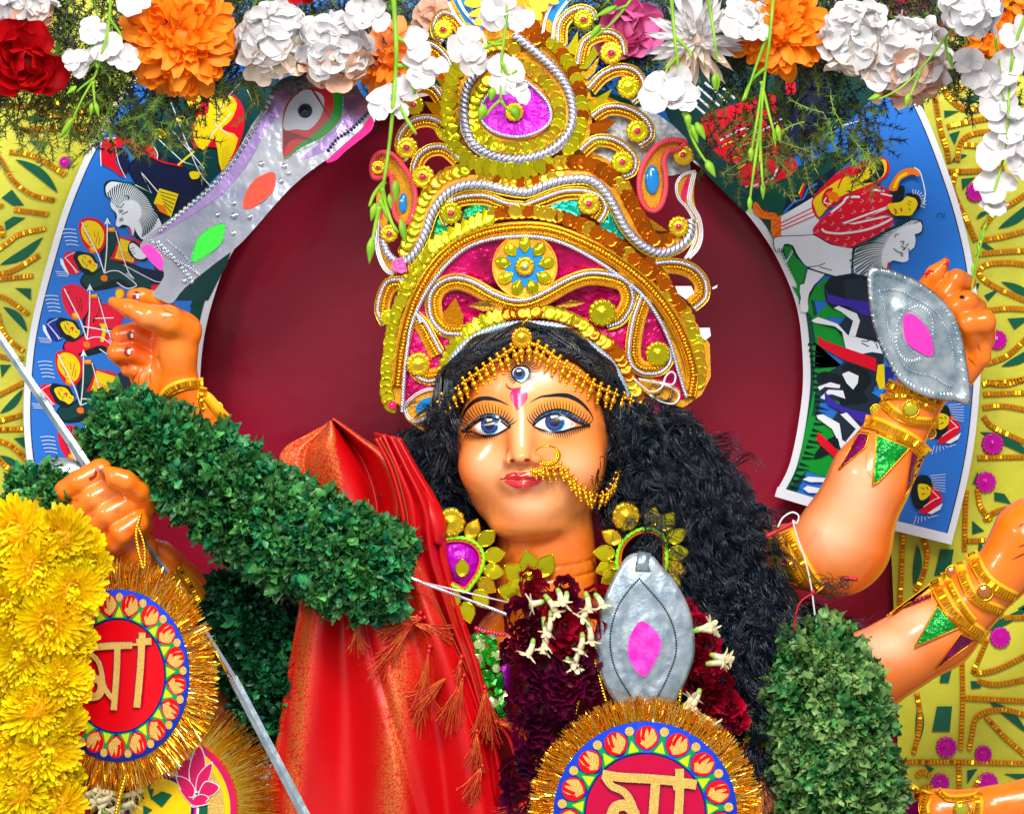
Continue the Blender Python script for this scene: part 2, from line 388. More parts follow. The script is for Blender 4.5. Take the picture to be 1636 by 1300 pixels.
# lens shaped gem on the right panel
# ================================================================== printed banner ring
blueP = mat('banner_blue', (28, 118, 214), 0.30, spec=0.25, var_rgb=(48, 118, 214), vscale=1.3)
N_ = {'w': (232, 236, 244), 'g': (0, 74, 58), 'G': (0, 150, 45), 'y': (240, 212, 0), 'r': (225, 0, 40), 'R': (235, 10, 60), 'k': (6, 26, 34), 'n': (14, 26, 62), 'o': (245, 120, 10), 'b': (20, 40, 150), 'u': (60, 40, 165), 'c': (30, 130, 225), 'd': (0, 62, 62), 'q': (232, 240, 248), 'e': (26, 44, 60)}
PM = [blueP] + [mat('print_ink_' + k, v, 0.32, spec=0.25) for k, v in N_.items()]
PIDX = {k: i + 1 for i, k in enumerate(N_)}
BD = 372.0
outer = smooth(pl('54,800 46,760 38,680 40,600 50,520 75,420 110,310 160,205 240,90 400,-30 600,-100 850,-125 1100,-90 1300,-20 1405,65 1470,165 1520,290 1548,390 1562,480 1568,560 1560,680 1545,770 1522,862'), 8)
inner = smooth(pl('1240,785 1262,740 1278,660 1283,590 1275,500 1250,430 1215,370 1165,310 1112,262 1000,190 850,150 700,150 570,195 450,290 372,402 340,480 323,560 320,640 328,700 336,745'), 8)
def offs(line, o):
    P = [np.array(p[:2]) for p in line]; out = []
    for i in range(len(P)):
        t = P[min(i + 1, len(P) - 1)] - P[max(i - 1, 0)]; t /= (np.linalg.norm(t) or 1); out.append(P[i] + np.array([-t[1], t[0]]) * o)
    return out
ban = thing('printed_banner', 'glossy blue arch banner with white edge printed with archers, lions and a rider', 'banner', (818, 300, BD))
inn = inner[::-1]
m_ = 200
def rs(line, n):
    a = np.array([p[:2] for p in line]); s = np.concatenate([[0], np.cumsum(np.linalg.norm(np.diff(a, axis=0), axis=1))]); t = np.linspace(0, s[-1], n)
    return np.stack([np.interp(t, s, a[:, 0]), np.interp(t, s, a[:, 1])], 1)
def ringband(mb, o, i, d, mi, th=0):
    o = rs(o, m_); i = rs(i, m_); vs = [A(x, y, d) for x, y in o] + [A(x, y, d) for x, y in i]
    mb.add(vs, [(k, k + 1, m_ + k + 1, m_ + k) for k in range(m_ - 1)], mi)
b = MB(); ringband(b, outer, inn, BD, PIDX['w'])
po = rs(outer, m_); pi_ = rs(inn, m_)
vs = [A(x, y, BD) for x, y in po] + [A(x, y, BD + 3) for x, y in po] + [A(x, y, BD) for x, y in pi_] + [A(x, y, BD + 3) for x, y in pi_]
b.add(vs, [(k, m_ + k, m_ + k + 1, k + 1) for k in range(m_ - 1)] + [(2 * m_ + k, 2 * m_ + k + 1, 3 * m_ + k + 1, 3 * m_ + k) for k in range(m_ - 1)], PIDX['w'])
sh = b.obj('banner_sheet', PM, ban, smooth=False)
b = MB(); o2 = rs(outer, m_); ctr = rs(inn, m_)
def lerp(a, c, px):   # move px from a toward c
    v = c - a; return a + v / np.linalg.norm(v, axis=1, keepdims=True) * px
ringband(b, lerp(o2, ctr, 12), lerp(ctr, o2, 12), BD - 0.6, 0)
ringband(b, lerp(ctr, o2, 30), lerp(ctr, o2, 12), BD - 1.0, PIDX['g'])
ringband(b, lerp(o2, ctr, 12), lerp(o2, ctr, 10.5), BD - 1.0, PIDX['n'])
# bottom white hem on the right
stroke(b, pl('1240,785 1300,803 1400,832 1522,862'), 16, BD - 1.2, PIDX['w'])
b.obj('printed_ground', PM, ban, smooth=False)
class Fig:
    def __init__(s, name, z=1.4): s.b = MB(); s.name = name; s.z = z
    def p(s, c, pts, sm=0):
        if sm: pts = [tuple(q) for q in smooth(pts, sm, True)]
        s.z += 0.06; sheet(s.b, pts, BD - s.z, PIDX[c])
    def l(s, c, pts, w=2.0, sm=4):
        s.z += 0.06; stroke(s.b, smooth(pts, sm) if len(pts) > 2 and sm else pts, w, BD - s.z, PIDX[c])
    def end(s): return s.b.obj(s.name, PM, ban, smooth=False)
za = lambda s: pl(s, 30, 250, 5.417)
zb = lambda s: pl(s, 30, 480, 5.417)
zc = lambda s: pl(s, 1180, 240, 5.417)
zd = lambda s: pl(s, 1230, 460, 3.421)
z1 = lambda s: pl(s, 0, 0, 2.708)
# dark green / navy rear zone on the left arch
f = Fig('printed_scene')
f.p('d', z1('560,480 700,400 1150,330 1300,380 900,800 1000,1080 960,1180 900,1300 700,1300 640,1040 680,950 600,700 480,560'))
f.p('n', z1('540,720 640,640 760,690 900,800 800,900 690,960 620,860'))
f.p('n', za('1000,950 1260,1000 1250,1190 1050,1000'))
f.p('d', z1('880,1190 1000,1080 980,1150 900,1280 860,1340 820,1330'))
f.end()
def archer(z, tint, cap, skirt, name, arm='d'):
    """archer printed sideways, traced in the frame of the topmost one (zoom a)"""
    f = Fig(name)
    f.p('k', z('740,640 820,620 870,700 850,800 900,900 1060,960 1160,1080 1150,1180 1000,1170 900,1120 760,1150 600,1160 530,1090 560,1020 640,1010 720,930 700,820 750,740'), 3)
    f.p(arm, z('765,655 820,650 855,700 830,790 790,860 880,930 1040,970 1140,1080 1130,1160 1010,1150 880,1060 740,1100 620,1140 548,1080 570,1030 650,1020 740,950 730,860 760,760'), 3)
    f.p('r' if tint == 'y' else 'R', z('520,620 530,560 590,532 680,545 750,610 760,700 740,780 690,835 620,830 550,740'), 4)
    f.p(tint, z('540,620 560,570 610,555 680,575 730,640 735,720 705,790 650,800 590,750 550,690'), 4)
    for s in ('560,610 600,600', '560,650 600,700 600,660', '590,690 620,750 600,740', '650,640 660,700', '690,650 665,760', '700,700 690,770'):
        f.l('r' if tint == 'y' else 'k', z(s), 1.0)
    f.p('o', z('610,790 650,770 680,800 670,835 620,832'), 3); f.p('y', z('618,795 648,780 668,803 655,820'), 3)
    f.p('r', z('870,690 1050,745 1080,780 1010,925 860,905 790,885 830,810'))
    f.p(skirt, z('880,710 1040,760 990,915 830,880 850,820'))
    for k in range(4): f.l('r', z('%d,%d %d,%d' % (850 + k * 4, 810 + k * 18, 990 - k * 2, 850 + k * 16)), 0.9)
    f.l('r', z('950,700 1060,740'), 1.6); f.l('r', z('1000,925 1020,840'), 1.3)
    f.p('k', z('470,860 500,820 570,830 640,850 670,900 690,930 660,1000 620,1030 560,1010 500,950'), 4)
    f.p('y', z('512,870 560,850 620,865 660,920 682,930 675,970 640,1000 600,975 560,960 530,920'), 3)
    for s in ('560,862 585,885', '550,905 575,935', '548,880 560,920', '590,930 585,960', '640,940 660,945'): f.l('k', z(s), 0.9)
    f.l('r', z('595,915 622,905 615,935'), 2.2)
    f.p('q', z('358,880 380,890 440,1030 400,990 362,930')); f.p(cap, z('390,870 410,830 470,825 480,850 470,880 510,960 520,1010 460,1020 420,980 390,920'), 3)
    f.l('w', z('395,880 440,850 488,830'), 1.0); f.l('w', z('400,875 470,960 500,1010'), 1.2); f.l('w', z('425,900 500,990 520,1000'), .9)
    for k in range(5): f.l('q', z('%d,%d %d,%d %d,%d' % (370 + k * 10, 635 + k * 32, 430 + k * 8, 628 + k * 33, 495 + k * 6, 636 + k * 34)), 1.1)
    for k in range(3): f.l('q', z('%d,%d %d,%d' % (318 + k * 8, 995 + k * 18, 430, 1005 + k * 16)), 0.9)
    f.p('o', z('770,620 830,612 832,655 775,652')); f.l('y', z('780,630 828,628'), 2.4)
    f.l('w', z('545,570 620,720 690,860 740,1010'), 1.9); f.l('w', z('766,560 762,800 742,1010'), 1.9)
    f.p('w', z('766,528 798,592 768,575 738,592')); f.l('w', z('838,640 900,860 950,1000 1000,1060 930,1010'), 1.5)
    f.l('w', z('745,1010 800,990 880,1000 1010,1100 1000,1130 930,1140 850,1090'), 1.6)
    f.l('w', z('910,940 1060,1020 1180,1080 1240,1085'), 1.3)
    f.p('o', z('710,1040 735,1025 765,1035 765,1075 735,1080 712,1065'), 3)
    f.end()
archer(za, 'y', 'r', 'y', 'printed_archer')
dy = lambda dx, dyy: (lambda s: [(x + dx, y + dyy) for x, y in za(s)])
archer(dy(-28, 106), 'R', 'b', 'R', 'printed_archer', 'R')
archer(dy(-38, 211), 'y', 'r', 'y', 'printed_archer')
archer(dy(-34, 331), 'R', 'b', 'R', 'printed_archer', 'R')
f = Fig('printed_figure', 3.4)
f.p('o', za('835,1175 860,1140 915,1160 910,1220 850,1240'), 3); f.p('y', za('840,1180 862,1150 900,1165 895,1210 850,1225'), 3)
f.p('R', za('1150,1110 1225,1110 1220,1190 1180,1220 1140,1180')); f.p('e', zb('830,700 880,620 980,690 1040,800 1050,890 900,870 820,780'), 3)
f.p('y', zb('700,200 755,200 755,270 735,360 705,355 725,270')); f.l('w', zb('560,225 800,265'), 2); f.l('w', zb('660,155 820,150'), 1.6)
f.p('y', zb('695,810 722,812 715,985 695,985')); f.l('w', zb('540,850 850,860'), 1.8)
f.end()
def lion(z, name, mirror=False, zz=3.6):
    f = Fig(name, zz)
    f.p('k', z('750,340 740,240 800,205 900,220 1000,250 1100,330 1170,440 1240,560 1250,640 1190,690 1120,740 1070,740 1000,690 980,600 900,615 850,600 830,480 795,440 810,370'), 3)
    f.p('q', z('800,370 850,320 950,320 1000,400 1010,500 1005,600 990,685 970,660 960,610 900,590 865,610 840,590 850,520 835,480 798,440'), 3)
    f.p('q', z('762,335 752,262 800,218 880,228 960,240 1040,290 1110,360 1160,450 1225,560 1235,630 1180,670 1110,720 1060,712 1010,640 1000,560 1000,470 960,400 930,330 860,320 800,360'), 2)
    n = 34
    for k in range(n):
        u = k / (n - 1); a = -2.75 + u * 3.5; cx, cy = 955, 475
        r0, r1 = 95 + 15 * u, 262 - 30 * abs(u - .5)
        p = []
        for q in range(5):
            rr = r0 + (r1 - r0) * q / 4; aa = a + 0.34 * (q / 4) ** 1.6
            p.append((cx + rr * math.cos(aa), cy + rr * math.sin(aa)))
        f.l('d', z(' '.join('%f,%f' % t for t in p)), (0.5, 1.1, 2.2))
    for s in ('920,340 950,345 945,380', '840,430 880,440 910,405', '860,470 900,465 870,490', '890,500 945,475', '868,545 900,530', '870,560 905,545'): f.l('k', z(s), 1.1)
    f.l('r', z('940,610 965,640 972,690'), 2.2)
    f.end()
lion(za, 'printed_lion')
f = Fig('printed_figure', 4.0)          # paw, sash, flame shapes high on the left arch
f.p('k', za('945,780 970,735 1020,745 1110,860 1100,900 1050,905 990,880 950,830'), 3); f.p('q', za('955,785 975,750 1015,765 1105,860 1060,890 1000,870'), 3)
for s in ('965,800 1000,790', '965,830 1000,815', '985,850 1010,835'): f.l('k', za(s), 1.0)
f.p('r', z1('435,700 440,620 500,590 560,600 600,620 670,640 680,690 640,660 560,620 520,640 500,700 540,770 480,730'), 3)
f.p('n', z1('500,640 540,650 560,700 540,760 510,700'), 3); f.l('w', z1('437,720 440,610 500,598'), 1.6); f.l('w', z1('500,640 515,710 545,770'), 1.2); f.l('w', z1('655,620 680,660 680,690'), 1.6)
f.l('r', z1('560,640 640,670 700,700 790,720'), 2.5); f.l('y', z1('770,715 840,655'), 3.5)
f.p('y', z1('680,560 720,560 735,590 700,600 670,580'), 3); f.p('y', z1('765,500 800,505 790,530 765,525'), 3); f.p('y', z1('820,745 860,745 860,770 830,775'), 3)
f.l('q', z1('640,560 790,700 885,730 740,560 830,650'), 1.6, 0); f.l('q', z1('730,420 770,520 800,600 860,740 905,800'), 1.4)
f.l('q', z1('585,800 655,835 610,745 700,850 740,910'), 1.6, 0); f.p('y', z1('690,815 772,840 740,940 690,900 665,880')); f.p('o', z1('670,880 710,890 730,935 690,915'))
for k in range(5): f.l('k', z1('%d,%d %d,%d' % (690 + k * 5, 830 + k * 14, 765 - k * 6, 850 + k * 17)), 1.2)
f.p('k', z1('790,400 830,370 880,390 900,440 880,490 820,480'), 3); f.p('y', z1('800,405 840,395 870,430 860,465 825,470'), 3); f.l('r', z1('835,440 860,440'), 2)
f.p('r', z1('900,410 980,400 1040,440 1060,520 1030,640 960,750 940,640 840,640 830,540'), 3)
f.p('y', z1('910,420 985,410 1025,450 1000,520 960,560 1030,600 960,740 930,600 880,650 838,600 845,510 900,490'), 3)
for k in range(7): f.l('k', z1('%d,%d %d,%d' % (990 + k * 3, 630 + k * 12, 960, 650 + k * 12)), (0.3, 1.6, 0.3))
f.l('q', z1('900,600 1000,490 960,450 930,540 1000,590'), 1.3, 0); f.l('q', z1('985,420 1040,360'), 1.2); f.l('q', z1('1070,390 1100,460 1110,380'), 1.2, 0)
f.end()
# right arch
f = Fig('printed_scene')
f.p('g', zc('0,300 420,180 700,60 760,20 1000,60 700,300 640,400 380,560 330,600 240,620 120,500 0,420'), 2)
f.p('n', zc('380,540 420,420 640,280 780,180 860,120 820,240 700,380 500,500'))
f.l('c', zc('390,545 480,450 560,420 600,340 680,290'), 3.0)
f.p('G', zd('120,-10 210,20 230,100 240,160 420,-5 430,160 300,160 400,230 410,400 230,300 240,440 400,430 380,640 250,560 230,700 360,720 380,900 330,1040 200,1000 110,1085 150,1000 190,800 240,560 250,300 230,160 170,80'))
f.p('G', zc('390,830 460,830 490,920 590,1020 560,1150 520,1300 500,1150 430,1000'))
f.p('G', zc('600,1300 640,1200 750,1110 860,1120 930,1190 940,1300'))
for k in range(24):
    y = 780 + k * 26; f.p('G', zc('%d,%d %d,%d %d,%d' % (250 + k * 14, y - 90, 340 + k * 12, y - 75 + (k % 3) * 8, 260 + k * 14, y - 76)))
for k in range(26):
    y = 300 + k * 31; x = 215 + 42 * math.sin(k / 26 * 3.0) - max(0, k - 13) * 9
    f.p('k', zd('%d,%d %d,%d %d,%d' % (x - 5, y, x + 55 + (k % 3) * 12, y + 12 + (k % 2) * 14, x - 8, y + 14)))
f.end()
f = Fig('printed_scene', 2.4)
f.p('d', pl('1040,120 1160,60 1400,80 1420,130 1360,190 1290,230 1240,280 1190,340 1130,280 1080,215'))
f.p('r', pl('1120,190 1180,165 1230,150 1270,180 1240,230 1180,262 1140,240'), 3); f.p('n', pl('1250,90 1330,100 1320,200 1270,230 1240,170'), 2); f.p('r', pl('1255,130 1270,128 1272,150 1256,152'))
for k in range(5): f.l('q', pl('%d,%d %d,%d' % (1090 + k * 12, 150 - k * 6, 1126 + k * 12, 182 - k * 6)), 3.4)
for k in range(4): f.l('y', pl('%d,%d %d,%d' % (1150 + k * 10, 235 + k * 9, 1215 + k * 8, 205 + k * 12)), 2.2)
f.l('q', pl('1150,225 1190,205 1210,212 1250,190'), 2.6); f.l('q', pl('1330,205 1380,192'), 2); f.end()
f = Fig('printed_rider', 3.0)
f.p('r', zc('0,170 200,-40 390,-40 470,60 500,180 260,300 60,320'), 3); f.l('q', zc('60,320 200,290 300,240 340,150 390,100 380,0'), 3.2)
for k in range(6): f.p('y' if k % 2 == 0 else 'k', zc('%d,%d %d,%d %d,%d' % (-60, 200 + k * 6, 120 - k * 26, 20 + k * 40, 120 - k * 30, 44 + k * 40)))
f.p('o', zc('130,460 160,455 220,530 320,545 330,580 300,600 200,590 130,530'), 3); f.p('o', zc('280,590 330,580 370,560 370,740 310,775 280,700'))
f.l('r', zc('140,480 190,520 200,560 240,520 270,575 320,550'), 1.6, 0); f.l('r', zc('300,600 360,620 300,660 360,690 310,750'), 1.6, 0)
f.p('q', zc('370,570 640,410 700,600 640,740 370,740')); 
for k in range(3): f.l('r', zc('%d,%d %d,%d' % (370, 630 + k * 32, 680, 480 + k * 40)), 2.0)
f.p('r', zc('640,420 740,300 850,200 960,140 1200,60 1290,90 1300,200 1180,300 1000,380 820,470 720,560 690,600 640,520'), 3)
f.p('y', zc('650,430 760,330 900,240 1000,220 1150,150 1240,80 1280,110 1260,220 1100,310 950,370 850,420 780,480 700,580 660,500'), 3)
f.p('k', zc('1180,120 1240,100 1260,190 1200,260 1080,290 1100,250'), 3); f.p('y', zc('1060,200 1140,130 1190,110 1190,170 1130,240 1080,260'), 3)
for s in ('1130,170 1150,200', '1155,150 1175,175', '1100,250 1060,290 1000,310'): f.l('k', zc(s), 1.2)
f.p('r', zc('740,480 720,420 760,340 820,330 780,400 790,460'), 3); f.p('o', zc('760,370 830,360 870,400 850,450 790,420'), 3); f.l('r', zc('720,440 760,490 820,480'), 2); f.l('q', zc('760,410 740,450 800,470'), 2); f.l('r', zc('860,330 900,240 980,160'), 2.5)
f.p('r', zc('520,370 560,280 580,300 560,380 540,430')); f.l('y', zc('520,380 560,290'), 2.4)
f.p('R', zc('640,700 700,610 800,520 900,430 1050,350 1180,300 1290,340 1340,420 1340,620 1270,700 1100,790 960,840 820,810 720,760'), 3)
f.p('r', zc('655,700 720,615 860,500 960,420 1060,360 1190,320 1280,350 1320,440 1330,600 1240,690 1080,780 950,825 820,790 730,740'), 3)
f.l('q', zc('800,540 900,460 940,410 1050,405'), 3.4); f.l('q', zc('720,680 760,710 900,720 1100,690 1240,640 1330,590'), 3.4); f.l('q', zc('1290,490 890,640 1000,635 1340,560 1100,590 1290,500'), 2.8, 0)
f.l('q', zc('1150,340 1260,355'), 3); f.l('q', zc('1230,375 1340,400'), 2.4)
for (x, y) in ((975, 440), (1070, 430), (1160, 430), (1230, 425), (880, 505), (800, 545), (1000, 525), (1080, 510), (1160, 495), (740, 610), (815, 625), (900, 565), (860, 670), (960, 680), (1060, 660), (1170, 640), (1240, 610), (770, 755), (850, 765), (950, 750), (1080, 755), (1160, 725), (1000, 795), (920, 810), (1085, 360), (1210, 315), (680, 690), (1330, 640), (1250, 680)):
    for q in ((0, 0), (12, 8), (0, 18), (-14, 22)):
        X, Y = 1180 + (x + q[0]) / 5.417, 240 + (y + q[1]) / 5.417; f.p('w', circ(X, Y, 0.75, 5))
f.p('k', zc('1330,400 1390,310 1440,330 1430,460 1500,560 1440,590 1380,600 1350,540'), 3); f.p('y', zc('1290,470 1400,450 1460,400 1540,420 1545,480 1500,560 1420,565 1340,560'), 3)
f.p('k', zc('1440,380 1530,370 1580,430 1570,500 1500,560 1550,480 1530,420 1470,400'), 3)
for s in ('1460,460 1490,480', '1470,440 1500,450', '1470,500 1490,520', '1360,510 1370,550'): f.l('k', zc(s), 1.1)
f.l('r', zc('1405,500 1412,530'), 3); f.l('r', zc('1350,500 1360,560'), 1.4)
for k in range(9): a = -1.7 + k * 0.27; f.l('q', zc('%f,%f %f,%f' % (1520 + 60 * math.cos(a), 450 + 70 * math.sin(a), 1520 + 105 * math.cos(a), 450 + 110 * math.sin(a))), 1.0)
f.p('o', zc('1300,340 1370,350 1400,260 1500,210 1550,230 1570,200 1550,160 1450,160 1380,200 1330,270'), 3); f.l('y', zc('1345,330 1390,240 1460,200'), 4.5); f.l('q', zc('1520,150 1570,190 1600,290 1615,370 1610,420 1600,470'), 1.8)
f.end()
f = Fig('printed_lion', 4.2)
f.p('k', zc('300,790 340,745 560,735 640,730 700,750 800,810 960,840 1000,860 960,1100 990,1140 1120,1210 1120,1320 1000,1200 900,1110 750,1080 660,1180 600,1300 520,1330 560,1150 600,1020 540,960 490,900 460,830 400,820 380,870 320,880'), 2)
f.p('q', zc('305,790 345,750 560,742 640,735 700,762 800,818 960,848 985,860 975,1000 985,1110 1110,1190 1110,1200 1000,1150 880,1100 740,1060 600,1010 550,960 500,890 470,825 395,812 375,872 325,875'), 2)
f.p('q', zc('600,1030 745,1075 650,1170 610,1240 580,1400 540,1400 530,1320 570,1150')); f.p('q', zd('165,-15 215,-15 205,60 210,110 200,135 178,120 170,60'), 2)
for s in ('600,1010 690,1000 750,975', '700,1010 810,1040', '340,850 340,875', '355,850 357,878', '370,850 372,872'): f.l('k', zc(s), 1.3)
f.p('w', zc('400,960 460,860 470,880 415,975')); f.l('k', zc('410,950 462,872'), 1.6)
# mane
n = 46
f.p('d', zc('985,850 1100,790 1250,710 1400,645 1500,595 1590,612 1590,715 1540,735 1450,756 1330,780 1260,870 1240,1000 1190,1070 1110,1110 1000,1080'), 2)
f.p('q', zc('1010,860 1110,800 1255,722 1400,660 1500,606 1580,618 1582,700 1530,725 1450,745 1340,770 1270,860 1250,1000 1190,1060 1120,1095 1000,1060'), 2)
f.p('q', zc('1250,820 1340,760 1420,700 1500,680 1530,760 1520,840 1470,880 1470,950 1420,970 1370,960 1320,960 1290,1020 1250,1010 1230,920'), 2)
arc0 = resample(smooth(pl('1520,640 1430,660 1370,700 1310,750 1265,830 1240,920 1245,1010'), 6), 8); arc1 = resample(smooth(pl('1590,640 1530,600 1440,598 1340,640 1250,700 1150,760 1060,810 1000,860 965,930 965,1000 1010,1060 1080,1105 1150,1110'), 6), 8)
for k in range(36):
    u = k / 35; p0 = arc0[int(u * (len(arc0) - 1))]; p1 = arc1[int(u * (len(arc1) - 1))]; mx_, my_ = (p0 + p1) / 2
    f.l('d', zc('%f,%f %f,%f %f,%f' % (p0[0], p0[1], mx_ + 16, my_ - 24, p1[0] + (k % 2) * 20, p1[1])), (0.5, 1.5, 2.4))
for s in ('1350,760 1360,730 1388,730', '1400,795 1430,790 1420,820', '1450,830 1470,810', '1405,830 1440,850 1420,865 1450,840', '1340,850 1380,880 1420,890', '1400,900 1425,903', '1405,915 1425,918', '1470,850 1480,880', '1290,1020 1330,960 1400,975'): f.l('k', zc(s), 1.3)
f.l('r', zc('1300,970 1290,1030'), 3)
f.end()
f = Fig('printed_fighters', 5.2)
f.p('k', zd('330,-60 560,-60 560,160 440,130 340,110 300,40'), 2); f.p('e', zd('400,-40 600,0 620,420 560,560 640,600 560,900 400,930 340,720 420,620 300,600 260,500 400,410 410,300 380,200 440,120'), 2)
f.p('u', zd('305,5 320,35 420,60 540,75 560,150 520,150 430,100 340,90 315,70')); f.p('q', zd('350,110 375,98 475,140 492,180 468,265 430,262 455,180 390,130'))
f.p('k', zd('225,180 260,155 380,200 430,260 420,290 360,220 250,190')); f.p('q', zd('226,178 262,158 370,196 430,262 470,268 600,300 620,360 560,350 440,370 415,330 395,240 355,210 245,190'))
for s in ('480,270 520,265 540,290 500,290', '540,270 580,280 570,300', '500,300 540,320', '580,300 590,330'): f.l('k', zd(s), 1.6)
f.p('r', zd('260,262 300,288 420,330 580,385 582,455 400,390 285,325 268,310')); f.p('k', zd('255,480 300,455 390,480 420,520 440,470 390,440 430,410 540,455 550,520 510,570 540,620 400,640 380,600 400,540 330,510 270,520'), 2)
f.p('q', zd('262,540 330,515 385,530 380,548 300,540 272,560')); f.p('q', zd('275,600 320,555 400,560 412,605 340,580 300,585 300,610')); f.p('q', zd('395,470 430,455 485,480 480,520 455,555 420,520'))
f.p('u', zd('298,560 330,600 400,650 560,690 540,760 420,690 320,640 300,600')); f.p('q', zd('255,695 290,690 380,740 395,830 430,850 440,900 420,960 370,830 340,770 260,712'))
f.p('q', zd('385,690 420,680 500,765 430,850 415,838 470,770')); f.p('k', zd('280,860 350,810 380,850 330,900 240,930'), 2); f.p('r', zd('262,785 300,820 400,915 385,955 280,860 255,830'))
f.p('q', zd('180,1045 210,1030 330,1040 390,960 360,1060 220,1060')); f.p('q', zd('182,1095 205,1080 280,1095 330,1090 250,1120 210,1118')); f.p('y', zd('590,420 625,415 630,555 600,555 580,500')); f.p('b', zd('630,430 680,430 670,520 632,550')); f.p('c', zd('555,570 640,540 600,600'))
f.end()
f = Fig('printed_archer', 5.0)
for (ox, oy) in ((0, 0), (-100, 385)):
    z = lambda s: [(x + ox / 3.421, y + oy / 3.421) for x, y in zd(s)]
    f.p('k', z('900,650 960,640 1000,700 990,760 960,800 900,820 870,740'), 3); f.p('y', z('910,690 960,690 985,720 960,760 920,770'), 3)
    f.p('r', z('985,700 1040,750 1030,790 960,845 915,835 970,780'), 3); f.l('w', z('985,720 1025,760'), 1.2); f.l('w', z('940,810 1000,770 1030,760'), 1.2); f.p('q', z('960,845 1045,790 1030,825 985,850'))
    for k in range(7): f.l('q', z('%d,%d %d,%d' % (975 + k * 3, 640 + k * 12, 1060, 632 + k * 16)), 0.8)
    for k in range(7): f.l('q', z('%d,%d %d,%d' % (900 + k * 15, 860 + (k % 2) * 5, 885 + k * 22, 910 - k * 9)), 0.8)
    for s in ('925,705 945,712', '950,735 930,742', '955,700 965,715'): f.l('k', z(s), 1)
# the printed numeral 5 (lying on its side)
z5 = lambda s: [(1440 + 0.3843 * x, 120 + 0.3843 * y) for x, y in pl(s)]
f.l('n', z5('178,572 178,590 170,590 166,578 158,574 150,580 150,592'), 1.3, 0); f.l('n', z5('178,588 178,572'), 1.3)
f.end()
# ================================================================== the statue: signed distance fields meshed as one skin
import openvdb as vdb
def V3(x, y, d): return np.array(A(x, y, d))
class Field:
    def __init__(s, lo, hi, h):
        s.lo = np.array(lo, float); s.h = h; n = np.ceil((np.array(hi) - s.lo) / h).astype(int) + 1; s.n = n
        ax = [s.lo[i] + h * np.arange(n[i]) for i in range(3)]
        s.P = np.stack(np.meshgrid(*ax, indexing='ij'), -1).astype(np.float32); s.D = np.full(tuple(n), 1e3, np.float32)
    def _win(s, lo, hi):
        a = np.clip(np.floor((lo - s.lo) / s.h).astype(int), 0, s.n); b = np.clip(np.ceil((hi - s.lo) / s.h).astype(int) + 1, 0, s.n)
        return tuple(slice(a[i], b[i]) for i in range(3))
    def _mix(s, w, d, k, op):
        D = s.D[w]
        if op == 'u':
            if k > 0:
                h = np.clip(0.5 + 0.5 * (D - d) / k, 0, 1); s.D[w] = D * (1 - h) + d * h - k * h * (1 - h)
            else: s.D[w] = np.minimum(D, d)
        else:
            h = np.clip(0.5 - 0.5 * (D + d) / k, 0, 1); s.D[w] = D * (1 - h) + (-d) * h + k * h * (1 - h)
    def cap(s, a, b, ra, rb, k=6, op='u'):
        a, b = np.array(a), np.array(b); m = max(ra, rb) + 3 * s.h + k
        w = s._win(np.minimum(a, b) - m, np.maximum(a, b) + m); P = s.P[w]
        if P.size == 0: return
        ba = b - a; t = np.clip(((P - a) @ ba) / (ba @ ba + 1e-9), 0, 1)[..., None]
        d = np.linalg.norm(P - a - t * ba, axis=-1) - (ra + (rb - ra) * t[..., 0]); s._mix(w, d, k, op)
    def chain(s, pts, rs, k=6, k2=None):
        for i in range(len(pts) - 1): s.cap(pts[i], pts[i + 1], rs[i], rs[i + 1], k if i == 0 else (k2 or k * 0.5))
    def ell(s, c, r, k=6, op='u', R=None):
        c, r = np.array(c), np.array(r, float); m = r.max() + 3 * s.h + k
        w = s._win(c - m, c + m); q = s.P[w] - c
        if q.size == 0: return
        if R is not None: q = q @ R
        k0 = np.linalg.norm(q / r, axis=-1); k1 = np.linalg.norm(q / (r * r), axis=-1) + 1e-6; s._mix(w, k0 * (k0 - 1) / k1, k, op)
    def mesh(s, adapt=0.0, blur=0):
        D = np.clip(s.D, -4 * s.h, 4 * s.h)
        for _ in range(blur):
            for ax in range(3):
                D = 0.5 * D + 0.25 * (np.roll(D, 1, ax) + np.roll(D, -1, ax))
        g = vdb.FloatGrid(4 * s.h); g.copyFromArray(D.astype(np.float32), tolerance=0.0)
        p, t, q = g.convertToPolygons(isovalue=0.0, adaptivity=adapt)
        return p * s.h + s.lo, t, q
def field_mesh(name, parts, mats, origin):
    V = []; F = []; b = 0
    for p, t, q in parts:
        V.append(p); F += [tuple(int(i) + b for i in f)[::-1] for f in t] + [tuple(int(i) + b for i in f)[::-1] for f in q]; b += len(p)
    V = np.concatenate(V); me = bpy.data.meshes.new(name)
    me.from_pydata(((V - np.array(origin)) * 0.001).tolist(), [], F); me.polygons.foreach_set('use_smooth', [True] * len(F))
    for m in mats: me.materials.append(m)
    me.update(); return me, V
def paint(me, V, base, spots):
    """painted colour: airbrush and shading spots (centre mm, radius, rgb, strength)"""
    col = np.tile(np.array(lin(base)), (len(V), 1))
    for c, r, rgb, st in spots:
        c = np.array(c); r = np.array(r if hasattr(r, '__len__') else (r, r, r), float)
        w = np.exp(-(((V - c) / r) ** 2).sum(1) * 1.4)[:, None] * st; col = col * (1 - w) + np.array(lin(rgb)) * w
    at = me.color_attributes.new('paint', 'FLOAT_COLOR', 'POINT'); arr = np.ones((len(V), 4), np.float32); arr[:, :3] = np.clip(col, 0, 1)
    at.data.foreach_set('color', arr.ravel())
skin = mat('glazed_skin_paint', (250, 150, 70), 0.26, 0.0, spec=0.5, coat=0.38, vcol='paint', bump=0.10, bscale=34, bdist=0.004, rvar=.06, vscale=9)
FC = V3(851, 700, 20)                         # centre of the head
